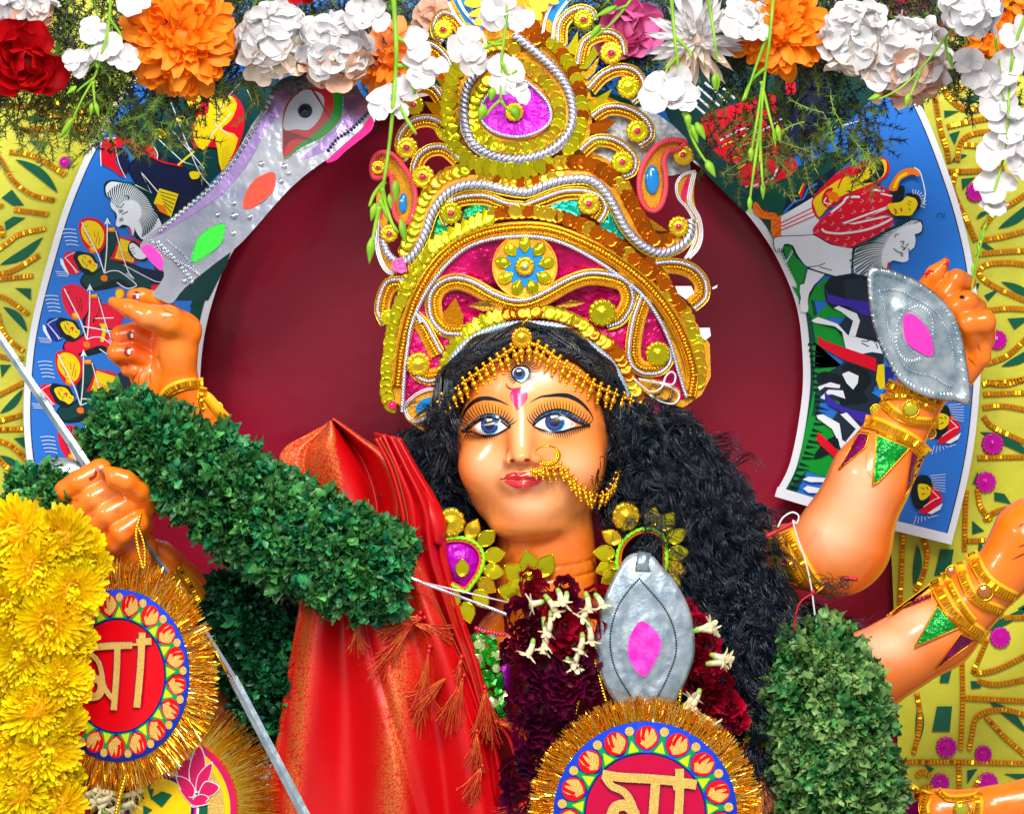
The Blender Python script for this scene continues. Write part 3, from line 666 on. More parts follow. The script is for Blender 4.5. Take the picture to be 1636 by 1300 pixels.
OR_, PKL, RED = (240, 96, 8), (247, 150, 96), (222, 50, 10)
st = thing('goddess_statue', 'glazed orange clay statue of a three-eyed goddess with many arms under the tall gold crown', 'statue', (851, 1000, 60))
st_root = np.array(root_loc(st)) * 1000
# ---------------- head, neck and chest
F = Field((-110, -160, -400), (230, 160, 180), 2.0)
F.ell(FC, (123, 128, 160), 0)
F.ell(V3(852, 768, 0), (94, 92, 86), 30)                    # jaw
F.ell(V3(848, 812, -70), (34, 26, 28), 28)                   # chin
F.ell(V3(845, 838, -30), (60, 50, 26), 22)                   # fold under the chin
F.ell(V3(780, 745, -45), (46, 42, 44), 26); F.ell(V3(912, 742, -45), (50, 44, 46), 26)      # cheeks
F.ell(V3(852, 618, -40), (88, 52, 56), 30)
F.ell(V3(779, 676, -112), (34, 14, 21), 16, 'd'); F.ell(V3(894, 672, -112), (38, 14, 21), 16, 'd')
F.ell(V3(779, 681, -78), (29, 17, 13), 10); F.ell(V3(893, 677, -80), (33, 17, 14), 10)     # eyeballs under the lids
F.cap(V3(829, 636, -88), V3(832, 722, -118), 12, 16, 24)   # nose ridge
F.ell(V3(833, 730, -130), (14, 13, 11), 7); F.ell(V3(815, 735, -112), (12, 14, 10), 7); F.ell(V3(853, 734, -112), (12, 14, 10), 7)
F.ell(V3(821, 744, -124), (5, 8, 5), 3, 'd'); F.ell(V3(846, 743, -124), (5, 8, 5), 3, 'd')
F.cap(V3(833, 750, -116), V3(833, 756, -116), 3, 3, 4, 'd')
F.ell(V3(835, 766, -98), (32, 15, 20), 20)                  # muzzle
F.cap(V3(808, 766, -105), V3(828, 760, -112), 3, 4.6, 5); F.cap(V3(828, 760, -112), V3(836, 762, -113), 4.6, 4, 4); F.cap(V3(836, 762, -113), V3(846, 759, -112), 4, 4.6, 4); F.cap(V3(846, 759, -112), V3(866, 765, -104), 4.6, 3, 5)
F.cap(V3(818, 771, -107), V3(836, 775, -112), 4, 6.2, 5); F.cap(V3(836, 775, -112), V3(860, 770, -106), 6.2, 4, 5)
F.cap(V3(803, 766, -109), V3(836, 767.5, -120), 1.0, 1.4, 3, 'd'); F.cap(V3(836, 767.5, -120), V3(870, 765, -107), 1.4, 1.0, 3, 'd')
F.cap(V3(824, 788, -112), V3(850, 788, -112), 3, 3, 10, 'd')
F.cap(V3(872, 830, 30), V3(874, 940, 34), 76, 82, 14)        # neck
for y in (892, 912): 
    for i in range(8):
        a0, a1 = 3.5 + i * .32, 3.5 + (i + 1) * .32; c_ = V3(873, y + 4, 33)
        F.cap(c_ + np.array([80 * math.cos(a0), 80 * math.sin(a0), 6 * math.cos(a0 * 2)]), c_ + np.array([80 * math.cos(a1), 80 * math.sin(a1), 6 * math.cos(a1 * 2)]), 1.2, 1.2, 4, 'd')
F.ell(V3(880, 1035, 60), (130, 84, 90), 26)
head_part = F.mesh(blur=1)
# ---------------- arms
def arm(lo, hi, build, h=2.6):
    a = V3(lo[0], hi[1], lo[2]); b = V3(hi[0], lo[1], hi[2]); F = Field(np.minimum(a, b), np.maximum(a, b), h); build(F); return F.mesh(blur=1)
def a1(F):     # raised left hand gripping the big silver blade
    F.cap(V3(362, 770, 110), V3(314, 668, 60), 44, 40, 0); F.cap(V3(314, 668, 60), V3(283, 622, 30), 41, 36, 14)
    F.cap(V3(280, 614, 28), V3(280, 565, 12), 34, 36, 14); F.ell(V3(282, 535, 8), (36, 34, 42), 12)
    F.ell(V3(240, 606, 22), (26, 22, 34), 16); F.cap(V3(222, 602, 24), V3(252, 642, 26), 14, 22, 14)
    F.chain([V3(250, 552, 30), V3(214, 532, 8), V3(193, 536, 6), V3(202, 548, 26)], [20, 17, 16, 13], 6, 3)
    F.chain([V3(250, 582, 30), V3(210, 563, 6), V3(187, 563, 4), V3(196, 576, 24)], [20, 17, 16, 13], 3, 3)
    F.chain([V3(244, 600, 30), V3(216, 592, 14), V3(202, 592, 18)], [18, 12, 9], 4, 4)
    F.chain([V3(272, 505, 26), V3(250, 480, 4), V3(226, 474, -8), V3(213, 472, -12)], [20, 15, 14, 11], 5, 4)
    F.chain([V3(296, 528, 2), V3(268, 512, -30), V3(236, 505, -46), V3(206, 492, -44), V3(180, 482, -34)], [27, 24, 19, 14, 8], 8, 5)
    F.cap(V3(244, 522, -40), V3(252, 575, -10), 1.5, 2.5, 7, 'd'); F.cap(V3(252, 575, -10), V3(268, 600, 0), 2, 1, 6, 'd')
def a2(F):     # left fist round the rod
    F.cap(V3(330, 980, 130), V3(250, 900, 60), 46, 40, 0); F.ell(V3(194, 838, -22), (48, 38, 60), 14); F.ell(V3(212, 880, -20), (40, 36, 36), 16)
    for (x0, y0, x1, y1, r) in ((92, 786, 160, 752, 19), (116, 812, 182, 778, 20), (140, 838, 204, 803, 20), (166, 868, 218, 834, 19)):
        F.chain([V3(x1 + 14, y1 + 2, -45), V3(x1, y1, -84), V3((x0 + x1) / 2, (y0 + y1) / 2, -98), V3(x0 + 12, y0 - 2, -90), V3(x0 + 14, y0 + 6, -62)], [r * .8, r * 1.02, r * .98, r * .92, r * .7], 1.6, 3)
    F.chain([V3(232, 806, -60), V3(220, 782, -96), V3(200, 768, -118), V3(184, 762, -122), V3(172, 752, -120)], [20, 18, 17, 15.5, 9], 2.5, 4)
    F.cap(V3(225, 880, 40), V3(262, 905, 40), 30, 26, 10)
def a3(F):     # right arm bent up behind the silver leaf
    F.cap(V3(1200, 884, 110), V3(1330, 890, 60), 44, 62, 0); F.ell(V3(1348, 868, 60), (76, 62, 80), 20)
    F.cap(V3(1352, 850, 50), V3(1392, 762, 25), 72, 63, 20); F.cap(V3(1392, 762, 25), V3(1452, 655, 10), 63, 44, 16); F.cap(V3(1452, 655, 10), V3(1490, 600, 10), 42, 42, 12)
    F.ell(V3(1520, 550, 20), (48, 34, 56), 18)
    F.chain([V3(1500, 530, 20), V3(1482, 462, 14), V3(1494, 438, 0), V3(1510, 420, -8)], [26, 18, 15, 8], 8, 4)
    F.chain([V3(1530, 520, 20), V3(1512, 470, -8), V3(1528, 446, -10), V3(1546, 452, 0)], [24, 18, 16, 14], 8, 4)
    F.chain([V3(1545, 530, 20), V3(1526, 492, -22), V3(1545, 482, -28), V3(1562, 490, -10)], [24, 19, 18, 15], 6, 4)
    F.chain([V3(1560, 560, 15), V3(1548, 516, -32), V3(1572, 514, -30), V3(1576, 540, -6)], [22, 19, 19, 15], 6, 4)
    F.chain([V3(1535, 600, 20), V3(1566, 570, 0), V3(1572, 540, -8)], [24, 17, 14], 8, 4)
def a4(F):
    F.cap(V3(1300, 1120, 150), V3(1385, 1075, 60), 58, 64, 0); F.cap(V3(1385, 1075, 60), V3(1500, 1008, 30), 66, 60, 14); F.cap(V3(1500, 1008, 30), V3(1600, 916, 10), 60, 44, 16)
    F.cap(V3(1600, 916, 10), V3(1640, 860, 5), 44, 58, 16); F.ell(V3(1660, 850, 5), (60, 46, 60), 14)
def a5(F):
    F.cap(V3(1400, 1320, 120), V3(1500, 1300, 40), 44, 40, 0); F.cap(V3(1500, 1300, 40), V3(1590, 1290, 20), 38, 34, 12); F.cap(V3(1590, 1290, 20), V3(1700, 1270, 20), 34, 44, 12)
def a6(F):
    F.cap(V3(1120, 1150, 140), V3(1200, 1270, 40), 50, 62, 0); F.cap(V3(1200, 1270, 40), V3(1170, 1400, 10), 62, 50, 14)
def a7(F):
    F.cap(V3(330, 1000, 110), V3(345, 1110, 100), 40, 34, 0)
arms = [arm((140, 430, -90), (480, 830, 210), a1, 2.2), arm((60, 700, -140), (390, 1040, 200), a2, 2.4), arm((1130, 380, -90), (1610, 970, 220), a3), arm((1230, 780, -90), (1740, 1200, 230), a4),
        arm((1340, 1220, -40), (1760, 1380, 180), a5, 3.5), arm((1050, 1080, -60), (1280, 1440, 210), a6, 3.5), arm((270, 940, 40), (400, 1160, 170), a7, 3.5)]
me, V = field_mesh('body', [head_part] + arms, [skin], st_root)
spots = [(V3(851, 700, -60), (118, 160, 150), (248, 176, 112), 0.7), (V3(780, 742, -90), (36, 80, 30), (252, 182, 136), 0.8), (V3(915, 742, -90), (38, 80, 30), (252, 182, 136), 0.8),
         (V3(850, 610, -100), (60, 80, 34), (252, 184, 128), 0.85), (V3(848, 805, -100), (40, 60, 18), (252, 184, 140), 0.8), (V3(832, 700, -130), (14, 40, 46), (250, 178, 126), 0.8),
         (V3(779, 655, -100), (38, 60, 19), (252, 158, 10), 0.85), (V3(893, 650, -100), (42, 60, 19), (252, 158, 10), 0.85), (V3(779, 704, -90), (34, 60, 9), (238, 130, 30), 0.5), (V3(893, 702, -90), (38, 60, 9), (238, 130, 30), 0.5),
         (V3(736, 760, -20), (20, 90, 70), (240, 112, 40), 0.7), (V3(966, 760, -20), (18, 80, 70), (240, 125, 50), 0.6), (V3(833, 742, -124), (22, 30, 6), (236, 112, 52), 0.5), (V3(812, 706, -105), (7, 30, 30), (240, 130, 60), 0.6), (V3(854, 706, -105), (7, 30, 30), (240, 130, 60), 0.5), (V3(836, 787, -110), (16, 30, 5), (228, 90, 40), 0.7),  # darker spots along the nose sides paint in contour shading
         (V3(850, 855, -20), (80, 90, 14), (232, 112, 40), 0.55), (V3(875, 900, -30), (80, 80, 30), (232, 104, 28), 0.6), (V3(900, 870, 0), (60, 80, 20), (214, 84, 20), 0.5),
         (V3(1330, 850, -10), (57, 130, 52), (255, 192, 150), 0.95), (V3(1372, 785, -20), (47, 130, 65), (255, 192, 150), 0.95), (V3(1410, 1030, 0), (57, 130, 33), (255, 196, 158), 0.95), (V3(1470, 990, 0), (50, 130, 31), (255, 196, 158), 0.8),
         (V3(160, 800, -95), (34, 40, 50), (255, 170, 90), 0.6), (V3(250, 515, -30), (18, 26, 12), (246, 160, 100), 0.5), (V3(245, 545, 0), (14, 40, 26), (238, 80, 40), 0.5), (V3(210, 560, -20), (16, 30, 34), (232, 70, 20), 0.5),
         (V3(1240, 1260, 0), (30, 80, 50), (240, 165, 120), 0.8), (V3(196, 470, -10), (10, 20, 10), RED, 0.4), (V3(345, 1080, 80), (30, 60, 60), (230, 160, 120), 0.7)]
spots = [(V3(850, 800, -60), (96, 130, 60), (250, 172, 112), 0.65)] + spots
spots += [(V3(215, 548, 6), (34, 60, 50), (236, 78, 22), 0.75), (V3(285, 560, -20), (26, 70, 50), (246, 136, 50), 0.6), (V3(240, 508, -50), (30, 40, 16), (252, 160, 100), 0.5), (V3(182, 762, -125), (20, 30, 16), (248, 140, 60), 0.5)] + [(V3(x, y, -90), (6, 40, 5), (205, 40, 8), 0.85) for x, y in ((125, 798), (150, 822), (174, 848), (110, 795), (165, 790), (190, 815), (208, 845))]  # dark red spots between the fist's fingers paint in crease shade
paint(me, V, (248, 122, 18), spots)
body = newobj('body', me, st); body['label'] = 'glossy orange painted body with raised arms'
bvh = BVHTree.FromPolygons([tuple(v) for v in V.tolist()], [tuple(p.vertices) for p in me.polygons])
CAMP = Vector((0, -CAM_D, 0))
def hit(x, y, off=0.4, tree=None):
    """point on the statue's surface under photo px (paint and jewellery are laid on it)"""
    q = A(x, y, 0); dr = (q - CAMP).normalized(); loc, nor, i, dist = (tree or bvh).ray_cast(CAMP, dr)
    if loc is None: return A(x, y, 20), Vector((0, -1, 0))
    return loc + (nor if nor.dot(dr) < 0 else -nor) * off, nor
# ---------------- painted details lying on the skin
PN = [mat('face_paint_' + k, v, 0.22, coat=0.5) for k, v in dict(black=(6, 10, 14), white=(236, 238, 240), blue=(10, 38, 128), blue2=(60, 104, 196), teal=(90, 185, 190), lip=(205, 10, 30), pink=(226, 28, 105), red=(205, 10, 15), lid=(14, 34, 74), lip2=(228, 40, 60), crease=(150, 30, 10), rose=(240, 150, 140)).items()]
PC = {k: i for i, k in enumerate('black white blue blue2 teal lip pink red lid lip2 crease rose'.split())}
class Paint:
    def __init__(s, z=0.5): s.b = MB(); s.z = z
    def line(s, pts, w, c='black', n=4):
        s.z += 0.012; q = smooth(pts, n) if len(pts) > 2 else resample(pts, 5); q = resample(q, 2.2)
        if len(q) < 3: q = resample(q, 1.0)
        Lf, Rt = strip2(q, w); vs = [hit(p[0], p[1], s.z)[0] for p in Lf + Rt]; n = len(Lf)
        s.b.add(vs, [(i, i + 1, n + i + 1, n + i) for i in range(n - 1)], PC[c])
    def fill(s, pts, c, sm=0, rings=5, ctr=None):
        s.z += 0.05
        if sm: pts = smooth(pts, sm, True)
        P = [np.array(p[:2], float) for p in pts]; C0 = np.mean(P, 0) if ctr is None else np.array(ctr); n = len(P)
        vs = [hit(C0[0], C0[1], s.z)[0]]
        for r in range(1, rings + 1):
            for p in P: q = C0 + (p - C0) * r / rings; vs.append(hit(q[0], q[1], s.z)[0])
        fs = [(0, 1 + (i + 1) % n, 1 + i) for i in range(n)]
        for r in range(rings - 1):
            for i in range(n): a = 1 + r * n + i; b2 = 1 + r * n + (i + 1) % n; fs.append((a, b2, b2 + n, a + n))
        s.b.add(vs, fs, PC[c])
    def end(s, name, label=None):
        return s.b.obj(name, PN, st, label=label)
fz = lambda s: pl(s, 680, 520, 3.822)
def eye(outer_, iris, ir, name, lashes_up, lashes_dn, lid, red, lab=None):
    p = Paint(0.5)
    if isinstance(lid[0], tuple): p.line(fz(lid[0][0]), lid[0][1], 'lid')
    else: p.fill(fz(lid[0]), 'lid', 3)
    p.fill(fz(outer_), 'white', 3)
    ix, iy = fz(iris)[0]; r = ir / 3.822
    for s in red: p.fill(fz(s), 'rose')
    p.fill(circ(ix + 1, iy + .5, r * 1.06, 22), 'teal'); p.fill(circ(ix, iy, r, 22), 'black'); p.fill(circ(ix, iy, r * .9, 22), 'blue')
    for k in range(15):
        a = 0.35 + k * (PI - 0.7) / 14; p.line([(ix + r * .5 * math.cos(a), iy + r * .5 * math.sin(a)), (ix + r * .85 * math.cos(a), iy + r * .85 * math.sin(a))], 0.55, 'blue2')
    for k in range(9):
        a = PI + 0.3 + k * (PI - 0.6) / 8; p.line([(ix + r * .55 * math.cos(a), iy + r * .55 * math.sin(a)), (ix + r * .82 * math.cos(a), iy + r * .82 * math.sin(a))], 0.5, 'blue2')
    p.fill(circ(ix, iy - r * .05, r * .58, 16), 'black'); p.fill([(ix - r * .45, iy - r * .62), (ix + r * .35, iy - r * .66), (ix + r * .3, iy - r * .42), (ix - r * .35, iy - r * .3)], 'white')
    if isinstance(lid[0], tuple):
        q = smooth(fz(lid[0][0]), 6); 
        for k in range(4, len(q) - 4, 2): p.line([q[k] + np.array([-1.5, 1.6]), q[k] + np.array([.5, 0]), q[k] + np.array([3, -1.8])], .7, 'blue2' if k % 4 else 'teal')
    for s, w in lid[1:]: p.line(fz(s), w)
    for s in lashes_up + lashes_dn:
        p.line(fz(s), (1.5, 1.2, 0.25), n=4)
    p.end(name, lab)
def lash(base, n, tipf, bend):
    b2 = resample(smooth(pl(base), 8), 1e9 if n < 2 else np.sum([np.hypot(*(np.array(q[:2]) - np.array(p[:2]))) for p, q in zip(pl(base), pl(base)[1:])]) / (n - 1))
    out = []
    for i, p in enumerate(b2):
        u = i / (len(b2) - 1); dx, dy = tipf(u); m = (p[0] + dx * .5 + bend(u) * 8, p[1] + dy * .45); out.append('%f,%f %f,%f %f,%f' % (p[0], p[1], m[0], m[1], p[0] + dx, p[1] + dy))
    return out
upL = lash('245,615 290,575 340,545 400,532 460,550 500,585 520,605', 21, lambda u: (-62 * (1 - u) ** 1.0 * (1 - u * .3) + 42 * (u ** 2) - 3 * u, -30 - 42 * math.sin(PI * min(1, u * 0.9 + .12))), lambda u: -1.0 + 1.6 * u)
dnL = lash('265,655 300,668 350,678 400,672 450,655 490,635', 18, lambda u: (-26 * (1 - u) - 2 + 12 * u, 46 * (1 - u * .6)), lambda u: -.6)
eye('300,628 330,595 370,580 420,580 460,592 500,622 470,645 420,662 360,662 320,648', '390,605', 54, 'left_eye_paint'.replace('left_', ''), upL, dnL,
    [('228,638 268,608 325,567 390,549 450,558 500,592 520,618', (2, 8.5, 2)), ('218,642 262,632 300,600 350,572 400,565 450,578 490,605 520,625', (2.2, 4.2, 2.0)), ('240,640 280,600 330,558 390,538 450,548 500,585 522,618', (1.2, 1.6, 1.0)), ('222,652 280,648 330,668 390,672 440,660 490,635 518,622', (2.0, 4.0, 1.6)),
     ('260,618 300,585', 1.2), ('290,600 330,568', 1.0)], ['300,628 315,615 318,640 305,638', '480,612 500,622 478,638'])
upR = lash('648,600 690,555 740,525 800,512 860,525 910,552 950,580 985,602', 24, lambda u: (-18 * (1 - u) + 34 * u * u - 12 * (1 - u), -34 - 34 * math.sin(PI * min(1, u * 0.8 + .15))), lambda u: -1 + 2 * u)
dnR = lash('690,628 730,640 790,652 850,650 900,632 950,618 985,612', 24, lambda u: (4 + 6 * u, 42 * (1 - abs(u - .5))), lambda u: -.5 + u)
eye('668,610 700,580 750,555 800,550 850,560 890,585 918,605 880,625 830,640 770,642 710,630', '787,585', 59, 'eye_paint', upR, dnR,
    [('652,612 684,570 736,538 795,524 860,537 915,570 965,598 1000,611', (2, 9, 2)), ('652,615 690,580 740,552 800,543 860,556 910,585 960,602 1003,612', (1.6, 3.2, 1.8)), ('648,608 680,560 730,525 800,508 870,522 930,560 975,590 1003,610', (1.2, 1.7, 1.2)), ('658,618 700,635 770,650 830,648 880,632 940,618 1000,612', (1.8, 4.0, 2.4)), ('655,606 700,560', 1.0), ('880,560 930,592', 1.4)],
    ['890,585 918,605 880,618 885,600', '668,610 690,595 700,622'])
up3 = [('%f,%f %f,%f' % (585 + 52 * math.cos(a), 295 + 56 * math.sin(a), 585 + 98 * math.cos(a) + 4, 290 + 92 * math.sin(a))) for a in [PI * .72 + k * (PI * 1.55) / 25 for k in range(26)]]
eye('590,348 560,335 535,305 535,275 560,255 590,250 620,262 628,295 615,325', '572,296', 36, 'eye_paint', up3, [], ['586,350 545,335 522,295 535,262 575,243 620,250 642,290 630,325', ('586,352 545,330 526,292 545,258 590,248 630,268 640,300 620,335 590,350', (1.5, 2.4, 1.5))], [])
p = Paint(0.45)
p.line(fz('220,588 238,530 275,482 320,452 380,442 440,455 505,485'), (0.8, 7.2, 1.0)); p.line(fz('300,468 350,450 400,450 460,466'), (1, 4.5, 1))
p.line(fz('640,468 700,436 760,428 820,424 880,432 940,462 985,505 1012,545 1022,575'), (0.8, 7.4, 0.8)); p.line(fz('760,430 840,428 900,446 950,478 990,520'), (1, 4.6, 1))
p.end('eyebrow_paint')
p = Paint(1.1)
p.fill(fz('570,380 600,385 620,410 618,450 590,485 565,515 548,495 525,455 518,415 540,388'), 'pink', 4, rings=12)
p.line(fz('493,350 500,375 530,390 548,385'), (0.6, 3.0, 1.5), 'red'); p.end('forehead_mark')
p = Paint(0.45)
p.fill(fz('455,935 500,905 540,895 575,905 610,895 650,900 700,918 735,930 690,942 640,945 570,942 500,942'), 'lip', ctr=fz('590,925')[0])
p.fill(fz('480,945 560,948 640,948 715,940 690,965 630,985 560,990 515,975'), 'lip2', 3, ctr=fz('600,965')[0])
p.line(fz('458,938 500,936 560,942 610,938 660,942 735,930'), (1.0, 1.8, 1.0), 'crease'); p.end('lip_paint')
p = Paint(0.45)
for s in ('505,742 495,775 492,820 497,840', '560,870 572,885 585,872'): p.line(fz(s), (0.4, 1.0, .4), 'crease')
p.fill(circ(*fz('530,824')[0], 4.2, 12, 2.8), 'crease'); p.fill(circ(*fz('618,820')[0], 4.6, 12, 3.0), 'crease')
for s in ('1060,810 1080,795 1090,815 1085,880 1070,940 1050,980 1045,930 1065,870 1065,820', '1045,1000 1035,960 1045,900 1055,870 1050,930 1070,1000 1095,960 1105,920', '1005,940 1020,935 1015,960 1030,975 1015,985', '1020,1010 1035,990 1040,1010 1060,1005', '1010,915 1025,925'):
    p.line(fz(s), (0.9, 1.3, 0.7))
for s in ('772,268 765,290', '785,285 800,282', '770,300 778,315 772,335'): p.line(fz(s), .8)
p.end('cheek_line_art')
# palm creases, nails
p = Paint(0.5); q4 = lambda s: pl(s, 0, 400, 2.708)
for s in ('545,275 555,295 548,320', '600,520 575,560 590,590', '620,510 600,560 600,600', '640,540 620,580 625,620', '655,500 650,560 665,580', '760,580 710,600 680,640', '705,300 725,285 760,290', '700,245 720,265 750,270'): p.line(q4(s), (.4, 1.2, .3), 'crease')
for c, rr in (((565, 367), 17), ((552, 437), 18), ((590, 197), 18)):
    x, y = q4('%d,%d' % c)[0]; p.fill(circ(x, y, rr / 2.9, 14, rr / 2.4), 'crease'); p.fill(circ(x + 2.4, y + .5, rr / 7, 10, rr / 4.4), 'white')
for s in ('385,990 410,975 420,945 440,960 450,990',): p.line(q4(s), 5, 'crease')
q6 = lambda s: pl(s, 1036, 400, 2.708)
p.fill(q6('1272,60 1285,22 1305,50 1295,75'), 'red'); p.fill(q6('1180,105 1215,85 1240,90 1200,120'), 'red'); p.fill(circ(*q6('1357,203')[0], 4, 10, 2.6, ), 'black')
for s in ('1420,400 1440,440', '1380,460 1420,500', '1300,60 1260,150'): p.line(q6(s), (.4, 1.4, .3), 'crease')
q8 = lambda s: pl(s, 1036, 820, 2.708)
for s in ('1600,145 1636,130', '1570,200 1610,180 1650,160', '1630,40 1600,60'): p.line(q8(s), (.4, 2.0, .3), 'crease')
for s in ('900,470 890,505 930,560', '945,880 940,930 950,960 975,990'): p.line(q6(s), .5, 'black')
p.end('hand_paint')
# ================================================================== the tall gold crown
def CD(x, y): return -8 + 62 * ((x - 868) / 262.0) ** 2 + 0.05 * (440 - y) * (y < 440)
crown = thing('tall_crown', 'tall gold festival crown with teardrop jewel, sequins, silver ropes and magenta foil on the goddess', 'crown', (868, 640, 20))
groove = mat('silver_groove', (62, 58, 96), 0.4, 0.6); red_groove = mat('red_groove', (190, 25, 40), 0.5)
def C_(off): return lambda x, y: CD(x, y) - off
def part(name, mats, fn, par=None, smooth=False, ang=None):
    b = MB(); fn(b); return b.obj(name, mats, par or crown, smooth=smooth, ang=ang)
def rope_part(pts, r, off, m=silver, par=None, closed=False, name='silver_rope', lobes=3, amp=.3):
    b = MB(); rope(b, pts, r, C_(off), closed=closed, lobes=lobes, amp=amp, mgap=1); return b.obj(name, [m, groove if m is not pink_rope else red_groove], par or crown)
def piece_mesh(name, outline, h, mats, dome=1.8, rim=0.0, n=3):
    """small stamped foil piece, local mm, facing -y, tip towards -z; slightly dished with a raised edge"""
    b = MB(); P = [np.array(p, float) for p in outline]; c = np.mean(P, 0); k = len(P)
    levels = [(1.0, 0.0), (0.98, -h), (0.90, -h - rim), (0.84, -h * 0.8), (0.4, -h * .8 - dome), (0.0, -h * .8 - dome * 1.1)]
    for q, y in levels:
        for p in P:
            v = c + (p - c) * q; b.v.append((v[0], y, v[1])); b.n += 1
    for l in range(len(levels) - 1):
        for i in range(k):
            j = (i + 1) % k; b.f.append((l * k + i, l * k + k + i, l * k + k + j, l * k + j)); b.m.append(0)
    return b.mesh(name, mats, True, ang=50)
def drop(w, l, n=14, e=1.0):
    out = []
    for i in range(n):
        t = 2 * PI * i / n; x = w / 2 * math.sin(t); z = l / 2 * math.cos(t)
        if z < 0: x *= (1 - (abs(z) / (l / 2)) ** 1.6 * e * 0.75)
        out.append((x, z))
    return out
SEQ = {}
for nm, m in (('lime', gold_lime), ('org', gold_org), ('gold', gold)):
    SEQ[nm + 'leaf'] = piece_mesh('sequin_leaf_' + nm, drop(20, 27), 0.5, [m], 0.5, 0.5)
    SEQ[nm + 'disc'] = piece_mesh('sequin_disc_' + nm, [(11 * math.sin(t), 11 * math.cos(t)) for t in np.linspace(0, 2 * PI, 15)[:-1]], 0.5, [m], 0.35, 0.5)
pinM = mat('dark_pin', (20, 18, 10), .4, .5)
pin_b = MB(); ellipsoid(pin_b, (0, -2.4, 0), .9, .9, .9, 6, 4); 
def place(me, name, par, x, y, d, ang, s=1.0, tilt=0.0, roll=0.0):
    o = newobj(name, me, par); f = (CAM_D + d) / CAM_D
    o.location = A(x, y, d) * 0.001 - Vector(root_loc(par)); o.rotation_euler = Matrix.Rotation(0, 3, 'X').to_euler()
    M = Matrix.Rotation(ang, 3, 'Y') @ Matrix.Rotation(tilt, 3, 'X') @ Matrix.Rotation(roll, 3, 'Z')
    o.rotation_euler = M.to_euler(); o.scale = (s, s, s); return o
def seq_row(pts, step, kind, off, out=None, s=1.0, closed=False, par=None, mixk=None, jit=0.06, name='sequin', dfn=None, stack=0.05):
    """overlapping row of sequins; tips point to the given side of the line ('l', 'r') or along it ('f')"""
    q = resample(smooth(pts, 6, closed), step, closed); n = len(q)
    for i, p in enumerate(q):
        a = q[i - 1] if (i > 0 or closed) else p; b = q[(i + 1) % n] if (i < n - 1 or closed) else p; t = b - a
        if out == 'l': dx, dy = t[1], -t[0]
        elif out == 'r': dx, dy = -t[1], t[0]
        else: dx, dy = t[0], t[1]
        ang = math.atan2(-dx, dy) + random.uniform(-jit, jit)          # tip (-z local) is turned to (dx, dy)
        kd = kind if not mixk or random.random() > mixk[1] else mixk[0]
        d = (dfn or CD)(p[0], p[1]) - off - stack * (i % 2) * 20
        place(SEQ[kd], name, par or crown, p[0], p[1], d, ang, s * random.uniform(.93, 1.07), tilt=0.2 + random.uniform(-.06, .06), roll=random.uniform(-.14, .14))
# ---------------- card base
outl = L('310,930 250,910 190,870 155,800 110,785 95,700 95,600 105,500 130,420 175,300 215,215') + K('270,1090 285,960 330,850 400,770 480,705 440,600 455,420 450,330 540,240 600,200 600,100 640,-40 900,-40 900,160 1000,230 1050,330 1075,450 1070,560 1040,640 1140,690 1230,780 1300,930 1400,1000 1500,1010 1490,1070 1400,1120') + \
    L('1250,190 1330,280 1430,430 1500,540 1505,680 1465,760 1385,815 1330,800 1300,850 1240,920 1190,870 1150,780 1120,700 1080,630 1000,550 940,500 870,470 780,450 690,450 600,465 520,495 440,550 395,610 360,690 340,780 335,880')
def back_card(b):
    n = len(outl); P = outl; cx, cy = 868, 350
    plate(b, P, C_(0), 7)
part('card_base', glitter, back_card)
# white paper showing behind the right shoulder of the crown
part('paper_backing', mat('printed_paper', (214, 218, 222), 0.7, var_rgb=(150, 165, 180), vscale=160), lambda b: plate(b, K('1030,640 1150,440 1320,470 1420,540 1480,600 1500,740 1420,760 1300,760 1200,730'), lambda x, y: CD(x, y) + 12, 3))
for s_, z_ in (('1350,290 1420,290 1440,330 1400,350 1360,320', L), ('1455,470 1500,470 1505,505 1480,525 1460,510', L), ('1590,1245 1615,1232 1612,1245 1595,1252', K)): part('paper_tag', mat('white_paper', (225, 225, 228), .6), lambda b: plate(b, z_(s_), C_(3), 2))
# ---------------- foil insets
archin = L('175,830 185,650 205,480 230,400 290,290 370,190 460,120 570,85 690,75 800,85 900,120 1020,185 1120,255 1210,330 1280,430 1330,540 1365,660 1400,770 1330,800 1250,850 1180,820 1130,700 1080,620 1000,540 870,470 690,450 520,490 400,600 340,760 300,890')
part('magenta_foil_panel', pink_foil, lambda b: plate(b, archin, C_(1.5), 1.2))
tear_in = K('620,560 585,500 600,440 650,380 700,345 760,340 830,390 880,450 890,520 850,560 770,590 690,585')
part('gold_card_ring', gold_card, lambda b: plate(b, [tuple(p) for p in smooth(K('700,245 820,225 900,300 960,370 985,460 975,550 920,620 840,668 750,685 650,672 570,625 535,560 525,470 545,370 600,290'), 4, True)], C_(2), 2))
part('purple_foil_panel', purple_foil, lambda b: plate(b, [tuple(p) for p in smooth(tear_in, 4, True)], C_(4.5), 1.2))
for s in ('600,890 640,720 670,690 740,790 700,830', '860,690 880,620 960,580 1060,585 1130,600 1000,650 920,700'): part('green_foil_panel', green_foil, lambda b: plate(b, G(s), C_(1.8), 1))
for s in ('90,590 180,550 340,530 390,560 370,670 300,680 200,640', '530,760 600,560 640,600 700,740 750,880 700,890 620,830'): part('green_foil_panel', teal_foil, lambda b: plate(b, H(s), C_(1.8), 1))
for s in ('470,0 520,0 560,60 570,120 520,90', '870,60 930,0 980,-20 960,60 900,100'): part('blue_foil_panel', gem_blue, lambda b: plate(b, K(s), C_(3), 1.5))
